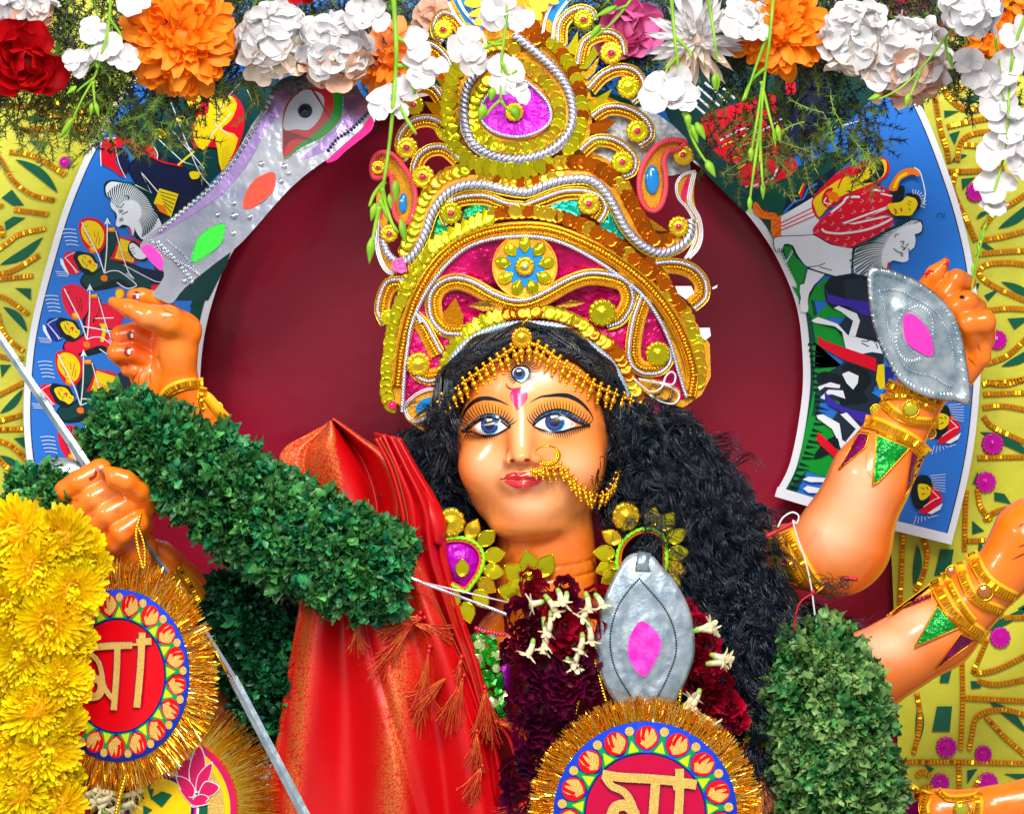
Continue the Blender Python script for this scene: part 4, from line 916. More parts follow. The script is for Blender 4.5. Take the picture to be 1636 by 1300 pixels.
# ---------------- scrolls: card ribbon, silver rope, beaded braid, button
def offline(pts, o):
    q = smooth(pts, 6); q = [np.array(p[:2]) for p in q]; out = []
    for i in range(len(q)):
        t = q[min(i + 1, len(q) - 1)] - q[max(i - 1, 0)]; t /= (np.linalg.norm(t) or 1); out.append(q[i] + np.array([-t[1], t[0]]) * o)
    return out
def scroll(pts, side, w=21, off=3.0, r=3.1, rot=None, gem=True, bw=7.5, dbl=False):
    """side +1/-1: on which side of the silver rope the braid runs (towards the inside of the curl)"""
    sc_ = []
    part('scroll_card', gold_card, lambda b: ribbon(b, offline(pts, side * 4.5), w, C_(off), 6))
    rope_part([tuple(p) for p in offline(pts, 0)][::3], r, off + 2.6, name='scroll_rope')
    b = MB(); trim(b, [tuple(p) for p in offline(pts, side * 8)][::3], bw, C_(off + 1.2), 0, 1, blk=4.6, h=2.6); b.obj('beaded_braid', [gold, gold_deep], crown)
    b = MB(); tube(b, p3(resample(offline(pts, -side * 5.2), 4), C_(off + 1.2)), 1.3, 6); b.obj('gold_edge_cord', gold, crown)
    if dbl:
        b = MB(); ribbon(b, offline(pts, side * 15), 9, C_(off - .6), 3); b.obj('scroll_card', glitter, crown)
        b = MB(); beads(b, [tuple(p) for p in offline(pts, side * 13.5)][::4], 2.0, 4.6, C_(off + .8)); b.obj('bead_line', gold, crown)
    if rot:
        x, y, rr = rot; button(crown, x, y, rr * 1.08, CD(x, y) - off - 4, gold_lime if random.random() < .6 else gold, gem_pink if gem else None, 'rosette', gold)
kx = lambda x, y, r: (550 + x / 2.708, y / 2.708, r / 2.708)
lx = lambda x, y, r: (580 + x / 2.708, 350 + y / 2.708, r / 2.708)
for s, sd, rt, gm in (('925,190 930,110 965,60 1020,35 1070,50 1085,90', 1, (1035, 85, 42), 1), ('1010,280 1030,190 1080,150 1150,140 1200,175 1212,240', 1, (1155, 230, 48), 1), ('1055,385 1110,325 1180,292 1250,300 1290,345 1290,400 1245,445', 1, (1228, 378, 46), 0),
                      ('1070,505 1130,465 1200,462 1270,490 1320,540 1325,595 1275,630', 1, (1268, 568, 46), 1), ('1020,650 1080,602 1150,600 1215,632 1260,685 1250,745 1205,765', 1, (1203, 702, 46), 1),
                      ('560,170 520,130 490,80 430,55 392,95 392,150 430,180', -1, (428, 128, 42), 1), ('470,330 450,260 400,205 340,185 300,215 290,270 320,300', -1, (335, 262, 42), 1), ('440,450 395,385 340,365 280,385 255,440 275,490', -1, (300, 455, 42), 1), ('440,545 375,512 300,522 248,575 235,640 272,695', -1, (270, 640, 46), 1),
                      ('500,690 440,640 370,640 318,680 300,745 325,805', -1, (340, 765, 48), 1), ('780,888 700,880 620,850 540,848 465,868 425,920 445,975', -1, (462, 922, 46), 1), ('785,888 860,858 940,830 1030,825 1105,850 1132,905 1100,962', 1, (1058, 882, 46), 1)):
    scroll(K(s), sd, rot=kx(*rt) if rt else None, gem=gm)
# big S scrolls on the magenta field
scroll(L('425,498 350,490 298,430 290,340 330,280 400,255 480,275 560,320 640,350 715,348 800,310 880,265 970,235 1060,240 1140,270 1168,340 1150,400 1110,448 1055,465'), 1, w=24, off=4.5, r=3.4, rot=lx(1035, 405, 56), gem=False, bw=7, dbl=True)
for s, sd, rt in (('225,405 270,450 305,515 340,580', 1, None), ('1210,325 1180,400 1160,480 1150,580 1170,640 1220,668 1290,660 1330,612 1322,560', -1, (1275, 582, 50)), ('335,690 280,702 232,680 205,640', 1, (240, 628, 50)), ('185,262 110,270 75,330 65,400 92,460', -1, (110, 425, 34)), ('1265,192 1350,185 1430,210 1480,268 1482,340 1430,388', 1, None)):
    scroll(L(s), sd, w=18, off=4.5, r=3.0, rot=lx(*rt) if rt else None, gem=False, dbl=True)
# gold rims round the drop shaped foil window on the right and the left
part('gold_leaf_ornament', gold_deep, lambda b: [plate(b, L(s), C_(6), 2.5) for s in ('350,470 345,410 400,340 435,420 430,480 390,500',)])
for s in ('455,375 520,350 600,360 670,385 600,395 520,398', '835,375 900,350 965,362 910,380 860,385'):
    part('gold_leaf_ornament', mat('bronze_foil', (150, 105, 25), .3, .8, bump=.6, bscale=300), lambda b: plate(b, L(s), C_(5), 1.6))
# ---------------- arches and ropes
arch = L('150,725 160,620 172,540 200,420 250,300 330,180 430,100 550,55 680,38 800,45 920,85 1050,150 1180,240 1280,340 1360,460 1410,580 1430,680 1415,770')
part('gold_edge_cord', gold, lambda b: tube(b, p3(resample(offline(arch, -7), 4), C_(7)), 2.0, 6), smooth=True)
part('gold_edge_cord', gold, lambda b: tube(b, p3(resample(offline(arch, 8.5), 4), C_(6)), 1.6, 6), smooth=True)
part('arch_card', gold_card, lambda b: ribbon(b, offline(arch, 1), 22, C_(4), 6))
b = MB(); trim(b, arch, 9.5, C_(6.5), 0, 1, blk=5.4, h=4); b.obj('arch_braid', [gold, gold_deep], crown)
b = MB(); trim(b, [tuple(p) for p in offline(arch, 6.5)][::5], 4.5, C_(6), 0, 1, blk=4.0, h=2.6); b.obj('arch_braid', [gold_deep, gold_card], crown)
rope_part(L('170,835 178,700 188,600 205,480 235,395 290,290 370,190 460,120 570,85 690,75 800,85 900,120 1020,185 1120,255 1210,330 1280,430 1330,540 1365,660 1400,770'), 3.3, 7.5)
rope_part(L('230,405 250,450'), 3, 8)
wave = K('268,1135 310,1090 350,1010 380,925 430,852 500,808 600,800 700,822 790,832 870,802 960,778 1060,778 1130,830 1180,915 1220,990 1285,1058 1360,1092 1440,1072 1492,1020 1500,950')
part('wave_card', gold_card, lambda b: ribbon(b, offline(wave, -3), 25, C_(3), 6))
rope_part(wave, 7.6, 8, lobes=3, amp=.22, name='thick_silver_rope')
part('gold_edge_cord', gold, lambda b: tube(b, p3(resample(offline(wave, 9), 4), C_(7)), 1.4, 6), smooth=True)
rope_part(K('265,1120 225,1130 185,1090 165,1020 170,980'), 6, 8, name='thick_silver_rope', amp=.22)
rope_part(K('735,150 810,212 900,292 960,372 987,460 980,552 930,622 850,670 750,690 650,675 570,630 530,560 520,470 532,380 572,320 645,262 700,235'), 7.4, 9, lobes=3, amp=.22, name='thick_silver_rope')
rope_part(K('1000,460 990,560 940,640 850,692 750,710 650,695 560,650 510,570 502,470'), 2.2, 8)
rope_part(K('760,340 832,390 885,455 892,520 850,565 770,592 690,586 625,556 588,505 602,440 650,382 700,348'), 2.9, 9, closed=True)
hairline = L('370,655 400,590 445,540 500,502 560,478 630,460 700,455 790,458 870,475 945,520 1010,565 1070,620 1110,685 1140,760 1165,830 1195,890')
rope_part(hairline, 6.2, 6, name='thick_silver_rope', amp=.2, m=mat('frosted_silver', (190, 215, 232), 0.35, .5, bump=.3, bscale=500))
# ---------------- sequin rows
seq_row(K('560,190 470,340 455,430 448,500 468,570 480,630'), 13, 'limeleaf', 6, 'l', 1.08, jit=.2)
seq_row(K('500,670 540,700 600,722 660,735 740,742 820,732 880,708'), 12.5, 'limeleaf', 7, 'r', 1.12)
seq_row(K('800,110 850,150 915,200 962,262 1005,340 1022,430 1026,520 1005,600 970,650'), 12, 'limedisc', 6, 'f', 1.05, mixk=('orgdisc', .25))
seq_row(K('720,85 770,120 830,165'), 13, 'orgdisc', 7, 'f', 1.1)
seq_row(K('590,230 620,200 700,190 735,215'), 13, 'golddisc', 6, 'f', 1.0)
seq_row(K('700,290 760,280 830,320 890,380 925,450 930,520 900,585 840,625 760,642 680,638 610,608 568,560 560,490 575,420 620,350'), 11.5, 'limedisc', 6, 'f', 1.0, mixk=('golddisc', .4))
seq_row(K('262,1085 300,1000 325,920 355,850 400,790 450,755 520,735'), 12.5, 'golddisc', 5, 'f', 1.08, mixk=('limedisc', .5))
seq_row(K('600,770 700,785 780,795 860,775 930,745'), 12, 'golddisc', 3, 'f', .9, mixk=('orgdisc', .3))
seq_row(K('900,715 950,702 1010,702 1065,712 1120,738 1165,775 1205,812 1235,860 1262,915 1290,965 1312,1010 1355,1045 1400,1040'), 12, 'orgdisc', 6, 'f', 1.12, mixk=('golddisc', .12))
seq_row(K('262,1255 285,1190 335,1125 375,1075 430,1035 490,1000 560,965 620,940'), 12, 'limeleaf', 6, 'l', 1.1)
seq_row(K('650,925 720,918 790,915 860,922 920,935'), 11, 'golddisc', 6, 'r', 1.05, mixk=('orgdisc', .3))
seq_row(K('940,940 1000,962 1060,990 1120,1022 1170,1050 1230,1100 1280,1145 1330,1185'), 12, 'orgdisc', 6, 'f', 1.12, mixk=('golddisc', .2))
seq_row(L('240,225 200,280 175,335 148,385 130,450 118,520 112,580 105,640 105,700 100,755 120,810'), 11.5, 'limeleaf', 5, 'f', 1.1, jit=.35)
seq_row(L('1290,230 1310,300 1355,360 1400,410 1410,470 1440,530 1450,590 1455,645 1450,700'), 13, 'golddisc', 4, 'f', 1.1, mixk=('limedisc', .4), jit=.6)
seq_row(L('1240,190 1290,250 1330,320 1370,380'), 14, 'orgdisc', 6, 'f', 1.0, jit=.7)
seq_row(L('350,650 370,590 410,530 460,480 520,440 580,420'), 12, 'limeleaf', 5, 'l', 1.05)
seq_row(L('600,415 650,405 700,405 750,400'), 12, 'orgdisc', 5, 'l', 1.05, mixk=('golddisc', .4))
seq_row(L('780,400 840,410 900,430 950,455'), 12, 'limedisc', 5, 'l', 1.05, mixk=('golddisc', .3))
seq_row(L('970,480 1020,515 1070,550 1110,600 1140,660 1170,730 1200,790 1220,830'), 13, 'orgdisc', 5, 'l', 1.15, mixk=('golddisc', .5), jit=.5)
# pointed leaves between the side scrolls
def spike(s, m): part('foil_leaf', m, lambda b: plate(b, K(s), C_(5), 1.4))
for s, m in (('955,225 1010,135 1012,190 1000,240', gold_lime), ('1030,330 1105,245 1085,310 1050,345', gold_deep), ('1045,450 1160,385 1120,460 1070,490', gold_lime), ('1060,540 1120,515 1180,525 1130,570 1070,580', gold_org),
             ('345,440 420,450 470,520 430,530 380,490', gold_lime), ('380,545 440,560 500,600 480,640 410,600', gold_lime), ('395,330 470,380 500,450 460,440', gold_lime), ('880,200 930,120 960,190 930,240', gold_deep), ('1010,300 1080,200 1100,235 1050,300', gold_lime), ('1050,420 1140,420 1190,440 1110,470', gold_deep), ('1050,600 1120,590 1160,600 1100,640', gold_lime), ('350,300 420,310 470,370 440,380', gold_deep), ('380,480 440,480 480,540 430,540', gold_deep), ('430,620 480,610 520,660 470,680', gold_lime), ('440,200 500,250 540,300 490,300', gold_lime), ('500,150 560,190 590,250 550,240', gold_deep)): spike(s, m)
# ---------------- centre rosette, medallion, gems
x, y, r = kx(735, 485, 42); button(crown, x, y, r, CD(x, y) - 8, gold, None, 'rosette', gold)
mx, my, mr = lx(700, 205, 142)
part('medallion_card', gold_card, lambda b: (plate(b, circ(mx, my, mr, 40), C_(6), 5), tube(b, p3(circ(mx, my, mr - 1.5, 40), C_(7)), 1.6, 6, True)), smooth=False)
part('medallion_centre', gem_blue, lambda b: plate(b, circ(mx, my, mr * .62, 24), C_(7.2), 1.2))
petal_me = piece_mesh('medallion_petal', drop(18, 24, 14, .9), 1.0, [gold_lime], 2.6, 0.9)
for k in range(9):
    a = 2 * PI * k / 9 - PI / 2; x, y = mx + mr * .66 * math.cos(a), my + mr * .66 * math.sin(a)
    place(petal_me, 'medallion_petal', crown, x, y, CD(x, y) - 8.5, math.atan2(math.cos(a), -math.sin(a)), 1.12)
button(crown, mx, my, mr * .30, CD(mx, my) - 11, gold, mat('pearl_gem', (205, 220, 190), .1, .3, coat=1), 'rosette', gold)
def paisley(s, gem, gx, gm, ros):
    part('paisley_card', glitter, lambda b: plate(b, [tuple(p) for p in smooth(s, 4, True)], C_(3), 5))
    rope_part(s, 4.4, 9, m=pink_rope, closed=True, name='pink_rope')
    b = MB(); x, y = gx; ellipsoid(b, A(x, y, CD(x, y) - 7), gm[0], 5, gm[1], 14, 8); b.obj('blue_gem', gem_blue, crown)
    button(crown, ros[0], ros[1], ros[2], CD(ros[0], ros[1]) - 8, gold, gem_pink, 'rosette', gold)
paisley(H('1270,35 1150,20 1040,62 950,160 890,285 872,400 888,520 942,612 1010,630 1068,570 1100,450 1100,320 1085,210 1120,120 1180,110 1230,90'), 0, (860 + 985 / 5.417, 220 + 365 / 5.417), (12, 24), (1091, 248, 17))
paisley(G('180,130 270,160 340,240 410,350 448,480 440,620 400,725 340,745 282,680 260,560 255,420 235,320 150,350 90,340 75,240 110,160'), 0, (644, 325), (7, 17), (604, 268, 12))
for xx, yy, rr in ((622, 373, 15), (1084, 362, 17)): button(crown, xx, yy, rr, CD(xx, yy) - 9, gold, gem_pink, 'rosette', gold)
part('pink_foil_tip', mat('pink_foil_tip', (255, 70, 150), .3, .3, bump=.8, bscale=90), lambda b: plate(b, G('255,1060 350,1040 385,1150 330,1175 250,1140'), C_(18), 2))
# bird-shaped finials in parallel white wires
def wires(s, n=3, gap=2.6, r=1.1, off=8):
    for k in range(n): part('white_wire', white_wire, lambda b: tube(b, p3(resample(offline(s, (k - (n - 1) / 2) * gap), 3), C_(off)), r, 6), smooth=True)
part('finial_card', glitter, lambda b: plate(b, [tuple(p) for p in smooth(H('1365,285 1250,320 1192,400 1205,520 1280,620 1340,720 1360,850 1320,960 1260,1060 1340,1010 1410,930 1428,830 1400,700 1350,560 1350,420'), 4, True)], C_(3), 5))
wires(H('1360,292 1255,322 1198,400 1210,515 1290,612 1345,720 1362,850 1325,960 1270,1050'), 2); wires(H('1352,300 1320,430 1310,560 1385,690 1408,830 1380,950 1300,1040'), 3)
part('pink_gem', gem_pink, lambda b: plate(b, [tuple(p) for p in smooth(H('1300,335 1250,430 1240,520 1268,565 1290,470 1310,400'), 4, True)], C_(6), 4))
part('finial_card', glitter, lambda b: plate(b, [tuple(p) for p in smooth(K('140,840 160,800 182,860 188,960 180,1060 210,1150 230,1180 190,1190 150,1120 140,980'), 4, True)], C_(3), 5))
wires(K('165,850 142,960 145,1080 175,1160 215,1185'), 3); part('pink_gem', gem_pink, lambda b: plate(b, K('152,870 162,860 172,900 160,950 150,930'), C_(6), 3))
for s in ('470,0 500,60 545,110 580,160 590,200', '880,170 890,90 920,30 960,-20'): 
    part('finial_card', glitter, lambda b: ribbon(b, smooth(K(s), 5), 22, C_(2), 5)); wires([tuple(p) for p in offline(K(s), -8)][::4], 2); wires([tuple(p) for p in offline(K(s), 8)][::4], 2)
# lower corners: blue leaf in a wire loop, loose wire loop on the right
for s_ in ('185,830 220,770 310,730 340,750 330,900 300,930 220,890', '1200,690 1290,700 1370,740 1350,800 1280,790 1210,740'): part('corner_card', glitter, lambda b: plate(b, [tuple(p) for p in smooth(L(s_), 3, True)], C_(4), 3))
part('blue_gem', gem_blue, lambda b: plate(b, [tuple(p) for p in smooth(L('228,815 260,778 305,772 300,805 262,832 235,835'), 3, True)], C_(7), 3))
wires(L('330,735 270,740 215,770 185,810 195,855 230,875 275,850 305,805 320,760'), 2, 3); wires(L('1170,690 1240,745 1290,730 1310,680 1335,660 1352,680 1340,715 1300,710 1230,700 1190,690 1230,700 1320,722 1368,760 1345,798 1290,790 1240,760'), 1, r=1.6, off=12)
button(crown, *lx(125, 805, 16)[:2], 7, CD(626, 647) - 6, gem_pink, None, 'pink_bead_button', gem_pink)
# yellow silk petals at the very top
for s in ('600,30 540,60 560,75 610,60', '610,50 560,100 600,110 650,80', '880,10 800,0 820,40 870,50', '590,0 560,10 590,25 640,20', '780,30 800,70 850,90 850,50', '640,60 620,110 660,140 680,80', '540,-10 520,20 560,35 600,20', '850,-10 900,20 930,10 890,-20'):
    part('yellow_petal', mat('yellow_silk', (250, 205, 5), .5, transl=.15), lambda b: plate(b, [tuple(p) for p in smooth(K(s), 3, True)], C_(16), 1))
# ================================================================== hair: clay-black base mass with curled locks over it
hairM = mat('black_hair', (4, 9, 16), 0.36, 0.0, spec=0.45, bump=0.8, bscale=320, bdist=0.004)
strandM = mat('black_hair_strand', (9, 24, 40), 0.26, 0.0, spec=0.75, objvar=.2)
F = Field((-200, -120, -680), (620, 300, 150), 4.5)
for pts, rs_ in (([(1000, 640, 60), (1060, 720, 80), (1120, 820, 100), (1160, 900, 120), (1190, 1000, 90), (1190, 1120, 90), (1180, 1300, 90)], [40, 70, 88, 78, 96, 92, 90]),
                 ([(1010, 700, 60), (1020, 800, 70), (1060, 900, 80), (1100, 1000, 80), (1110, 1200, 90)], [46, 60, 70, 75, 80]), ([(1180, 960, 130), (1260, 1000, 130), (1340, 1010, 130)], [50, 40, 24]),
                 ([(710, 690, 70), (690, 730, 80), (715, 800, 80), (760, 850, 90)], [34, 50, 46, 40]), ([(690, 715, 70), (655, 700, 80)], [30, 14]), ([(1424, 1120, 150), (1436, 1180, 160), (1440, 1290, 160)], [22, 30, 34])):
    F.chain([V3(*p) for p in pts], rs_, 20, 20)
cap_pts = [(704, 720, 20), (708, 668, 8), (728, 610, -12), (774, 568, -34), (838, 548, -48), (904, 558, -40), (954, 600, -14), (985, 660, 10), (1000, 740, 30)]
F.chain([V3(x, y, d + 18) for x, y, d in cap_pts], [24, 26, 30, 32, 32, 32, 32, 28, 26], 12, 12)
p_, t_, q_ = F.mesh()
hme, HV = field_mesh('hair', [(p_, t_, q_)], [hairM], st_root)
newobj('hair', hme, st, 'long black curly hair')
hbvh = BVHTree.FromPolygons([tuple(v) for v in HV.tolist()], [tuple(p.vertices) for p in hme.polygons])
def lock(mb, c, dr, ln, amp, r, n=12, turns=1.4, ph=None, k_=9):
    """a curl of fine strands that run together and part at the tip"""
    dr = Vector(dr).normalized(); a = dr.orthogonal().normalized(); b2 = dr.cross(a); ph = random.uniform(0, 6.28); sag = Vector((0, -.5, -1)) * ln * .18
    for k in range(k_):
        o1, o2 = random.gauss(0, .5) * r, random.gauss(0, .5) * r; l2 = ln * random.uniform(.8, 1.1); P = []; dp = random.gauss(0, .25); am = amp * random.uniform(.75, 1.2)
        for i in range(n):
            u = i / (n - 1); sp = 1 + 1.3 * u * u; th = ph + dp + u * turns * 2 * PI
            P.append(Vector(c) + dr * (l2 * u) + (a * math.cos(th) + b2 * math.sin(th)) * am + (a * o1 + b2 * o2) * sp + sag * u * u + Vector((0, -amp * .4 * math.sin(u * PI), 0)))
        tube(mb, P, lambda u: .95 * (1.0 - .75 * u), 3, cap=False)
def inpoly(x, y, P):
    c = False; j = len(P) - 1
    for i in range(len(P)):
        if (P[i][1] > y) != (P[j][1] > y) and x < (P[j][0] - P[i][0]) * (y - P[i][1]) / (P[j][1] - P[i][1] + 1e-9) + P[i][0]: c = not c
        j = i
    return c
b = MB(); b3 = MB(); cnt = 0
HR = [pl('960,690 1000,600 1060,650 1110,640 1160,720 1205,790 1232,850 1216,900 1240,950 1300,965 1370,985 1360,1060 1240,1060 1250,1300 1070,1300 1060,1000 1000,860 960,800'), pl('632,690 700,640 735,680 735,780 800,870 740,860 690,800 650,740')]
tries = 0
while cnt < 1500 and tries < 60000:
    tries += 1
    R_ = HR[0] if random.random() < .86 else HR[1]
    xs = [p[0] for p in R_]; ys = [p[1] for p in R_]; x = random.uniform(min(xs), max(xs)); y = random.uniform(min(ys), max(ys))
    if not inpoly(x, y, R_): continue
    q = A(x, y); dr = (q - CAMP).normalized(); loc, nor, ii, dd = hbvh.ray_cast(CAMP, dr)
    if loc is None: continue
    cnt += 1
    d = Vector((random.uniform(-.8, .8) + (.5 if x > 1000 else -.2), random.uniform(-.5, .1), random.uniform(-1.0, .2)))
    lock(b, loc + Vector((0, -3, 0)), d, random.uniform(34, 74), random.uniform(4, 10), random.uniform(3.2, 6.0), n=11, turns=random.uniform(.7, 1.5))
    for _ in range(3):
        d2 = d + Vector((random.uniform(-.9, .9), random.uniform(-.9, 0), random.uniform(-.9, .9))); o_ = loc + Vector((random.uniform(-10, 10), -3, random.uniform(-10, 10))); P = []
        ax = Vector((random.uniform(-1, 1), random.uniform(-1, .2), random.uniform(-1, 1))) * random.uniform(3, 9); L_ = random.uniform(18, 40)
        for i in range(5): u = i / 4; P.append(o_ + d2.normalized() * L_ * u + ax * math.sin(u * PI * 1.4))
        tube(b3, P, lambda u: .75 * (1 - u * .7), 3, cap=False)
o = b.obj('hair_locks', strandM, st); o['kind'] = 'stuff'
o = b3.obj('hair_strands', strandM, st); o['kind'] = 'stuff'
# combed waves framing the forehead
b = MB()
for k in range(20):
    u = k / 19; q = smooth(cap_pts, 6); off = random.uniform(-1, 1)
    i0 = int(u * (len(q) - 12)); seg = q[i0:i0 + 13]; P = []
    for i, p in enumerate(seg): P.append(Vector(A(p[0] + 12 * math.sin(i * .9 + k), p[1] + 16 * (i / 12 - .5) * (1 if k % 2 else -1) + off * 10, p[2] - 16 - 7 * math.sin(PI * i / 12))))
    tube(b, P, lambda v: 4 + 9 * math.sin(PI * v), 15, lobes=5, twist=.03, lobe_amp=.22)
FQ = resample(smooth(cap_pts, 6), 4)
for side in (0, 1):
    for k in range(26):
        u = k / 25; q = resample(smooth(cap_pts, 6), 4); i = int(u * (len(q) - 1)); p = q[i]; t = q[min(i + 1, len(q) - 1)] - q[max(i - 1, 0)]; n_ = np.array([-t[1], t[0]]) / (np.hypot(t[0], t[1]) + 1e-6)
        s_ = (-1 if side else 1); P = []
        for j in range(8): v = j / 7; P.append(Vector(A(p[0] + n_[0] * s_ * (-4 + 26 * v) + t[0] * 1.6 * math.sin(v * PI + k), p[1] + n_[1] * s_ * (-4 + 26 * v) + t[1] * 1.6 * math.sin(v * PI + k), p[2] - 18 + 16 * v * v)))
        tube(b, P, lambda v: 3 + 6 * math.sin(PI * (.15 + .85 * v)), 10, lobes=4, twist=.05, lobe_amp=.25)
for side in (0, 1):
    for k in range(900):
        u = random.random(); q = FQ; i = int(u * (len(q) - 1)); p = q[i]; t = q[min(i + 1, len(q) - 1)] - q[max(i - 1, 0)]; n_ = np.array([-t[1], t[0]]) / (np.hypot(t[0], t[1]) + 1e-6); s_ = (-1 if side else 1); P = []; w0 = 1.1 * math.floor(u * 22) + random.gauss(0, .25); hh = random.uniform(9, 18) + 5 * math.sin(u * 70)
        for j in range(9): v = j / 8; P.append(Vector(A(p[0] + n_[0] * s_ * (-6 + 32 * v) + t[0] * 3.6 * math.sin(v * PI * 1.3 + w0), p[1] + n_[1] * s_ * (-6 + 32 * v) + t[1] * 3.6 * math.sin(v * PI * 1.3 + w0), p[2] - 15 - hh + 20 * v * v)))
        tube(b, P, 1.0, 3, cap=False, mi=1)
o = b.obj('forehead_hair', [hairM, strandM], st); o['kind'] = 'stuff'
# ================================================================== jewellery
jgold = mat('jewellery_gold', (255, 190, 40), 0.2, 0.95, bump=.15, bscale=400)
def sd(x, y):
    a = hit(x, y, 0)[0]; q = A(x, y); dr = (q - CAMP).normalized(); l2 = hbvh.ray_cast(CAMP, dr)[0]
    v = [t.y for t in (a, l2) if t is not None and (t - A(x, y, t.y)).length < 6]
    return min(v) if v else 0
HDT = {}
for _x in range(690, 1030, 10):
    _y = float(np.interp(_x, [705, 733, 759, 785, 816, 836, 858, 880, 902, 929, 955, 981, 1007], [646, 617, 599, 580, 560, 549, 552, 565, 583, 602, 617, 628, 639])); HDT[_x] = min(sd(_x, _y + k) for k in (-4, 4, 12, 18))
def hd(x, y): return float(np.interp(x, sorted(HDT), [np.mean([HDT.get(k + j, HDT[k]) for j in (-20, -10, 0, 10, 20)]) for k in sorted(HDT)])) - 11
_pf = np.polyfit([(k - 850) / 150 for k in sorted(HDT)], [np.median([HDT.get(k + j, HDT[k]) for j in (-20, -10, 0, 10, 20)]) for k in sorted(HDT)], 4)
def hd(x, y): return float(np.polyval(_pf, (x - 850) / 150)) - 15
hc = thing('head_chain', 'gold head chain of small bell pendants with a round medal over the parting', 'head chain', (842, 560, -80))
pend = MB()
for (z, r, ry) in ((-3, 1.8, 2.4), (-8, 3.9, 5.0), (-13.5, 2.2, 2.6), (-16.8, 1.8, 1.9)): ellipsoid(pend, (0, 0, z), r, r, ry, 8, 6)
pend_me = pend.mesh('pendant', jgold, True)
lnk = MB()
for (x, z) in ((-3.2, 0), (3.2, 0), (0, 4.6)): ellipsoid(lnk, (x, 0, z), 2.4, 2.2, 2.4, 8, 6)
ellipsoid(lnk, (0, -1, 1), 2.8, 2.4, 2.4, 8, 6)
lnk_me = lnk.mesh('link', jgold, True)
chain_pts = fz('98,478 112,440 200,372 300,302 400,232 520,150 590,112 680,122 760,172 850,242 950,312 1050,372 1150,415 1250,455')
def chain(t, pts, step, dfn, lean=None, sc=1.0, pend_on=True, ln='link'):
    q = resample(smooth(pts, 6), step)
    for i, p in enumerate(q):
        a, c = q[max(i - 1, 0)], q[min(i + 1, len(q) - 1)]; ang = math.atan2((c - a)[1], (c - a)[0])
        d = dfn(p[0], p[1]); place(lnk_me, ln, t, p[0], p[1], d, ang, sc)
        if pend_on: place(pend_me, 'pendant', t, p[0], p[1], d - 1.5, (lean(p[0]) if lean else ang * .45) + random.uniform(-.1, .1), sc)
    b = MB(); tube(b, [A(p[0], p[1], dfn(p[0], p[1]) + 1) for p in resample(q, 3)], 1.1 * sc, 6); b.obj('chain_wire', jgold, t)
chain(hc, chain_pts, 13.2, hd, sc=1.5)
x, y = fz('587,75')[0]; button(hc, x, y, 16.5, hd(x, y) - 4, jgold, None, 'medal', jgold, 14)
b = MB(); tube(b, p3(fz('590,10 600,-20 625,-40 605,-15'), lambda x, y: -70), 2.2, 6); b.obj('hook', jgold, hc)
nr = thing('nose_ring', 'gold hoop nose ring with tinkling pendants and a chain across the left cheek', 'nose ring', (870, 730, -150))
cx, cy = fz('742,795')[0]
b = MB(); q = [(cx + 21 * math.cos(a), cy + 16 * math.sin(a)) for a in np.linspace(-2.7, 2.2, 30)]; tube(b, [A(x, y, -136 + .5 * abs(x - cx)) for x, y in q], 1.3, 7); tube(b, [A(x * .82 + cx * .18, y * .82 + cy * .18, -139) for x, y in q[12:]], 2.0, 7); b.obj('hoop', jgold, nr)
for k in range(15):
    a = -.6 + k * 2.6 / 14; b = MB() if k == 0 else b
    place(lnk_me, 'bead_cluster', nr, cx + 19 * math.cos(a), cy + 15 * math.sin(a), -141, a - PI / 2, .85)
for k in range(6): place(pend_me, 'pendant', nr, *[v + o_ for v, o_ in zip(fz('%d,%d' % (645 + k * 15, 862 + (k % 2) * 4))[0], (0, 0))], -134, random.uniform(-.08, .08), (.7, .8, 1.1)[k % 3])
cheek = fz('735,872 790,872 835,868 870,915 905,960 955,1005 1010,1030 1060,1040 1105,1030 1140,990 1170,940 1182,905')
def ckd(x, y): return hit(x, y, 4)[0].y if x < 955 else -30 + (x - 955) * .8
chain(nr, cheek, 11.0, ckd, lambda x: -.25 if x < 950 else .3, 1.3)
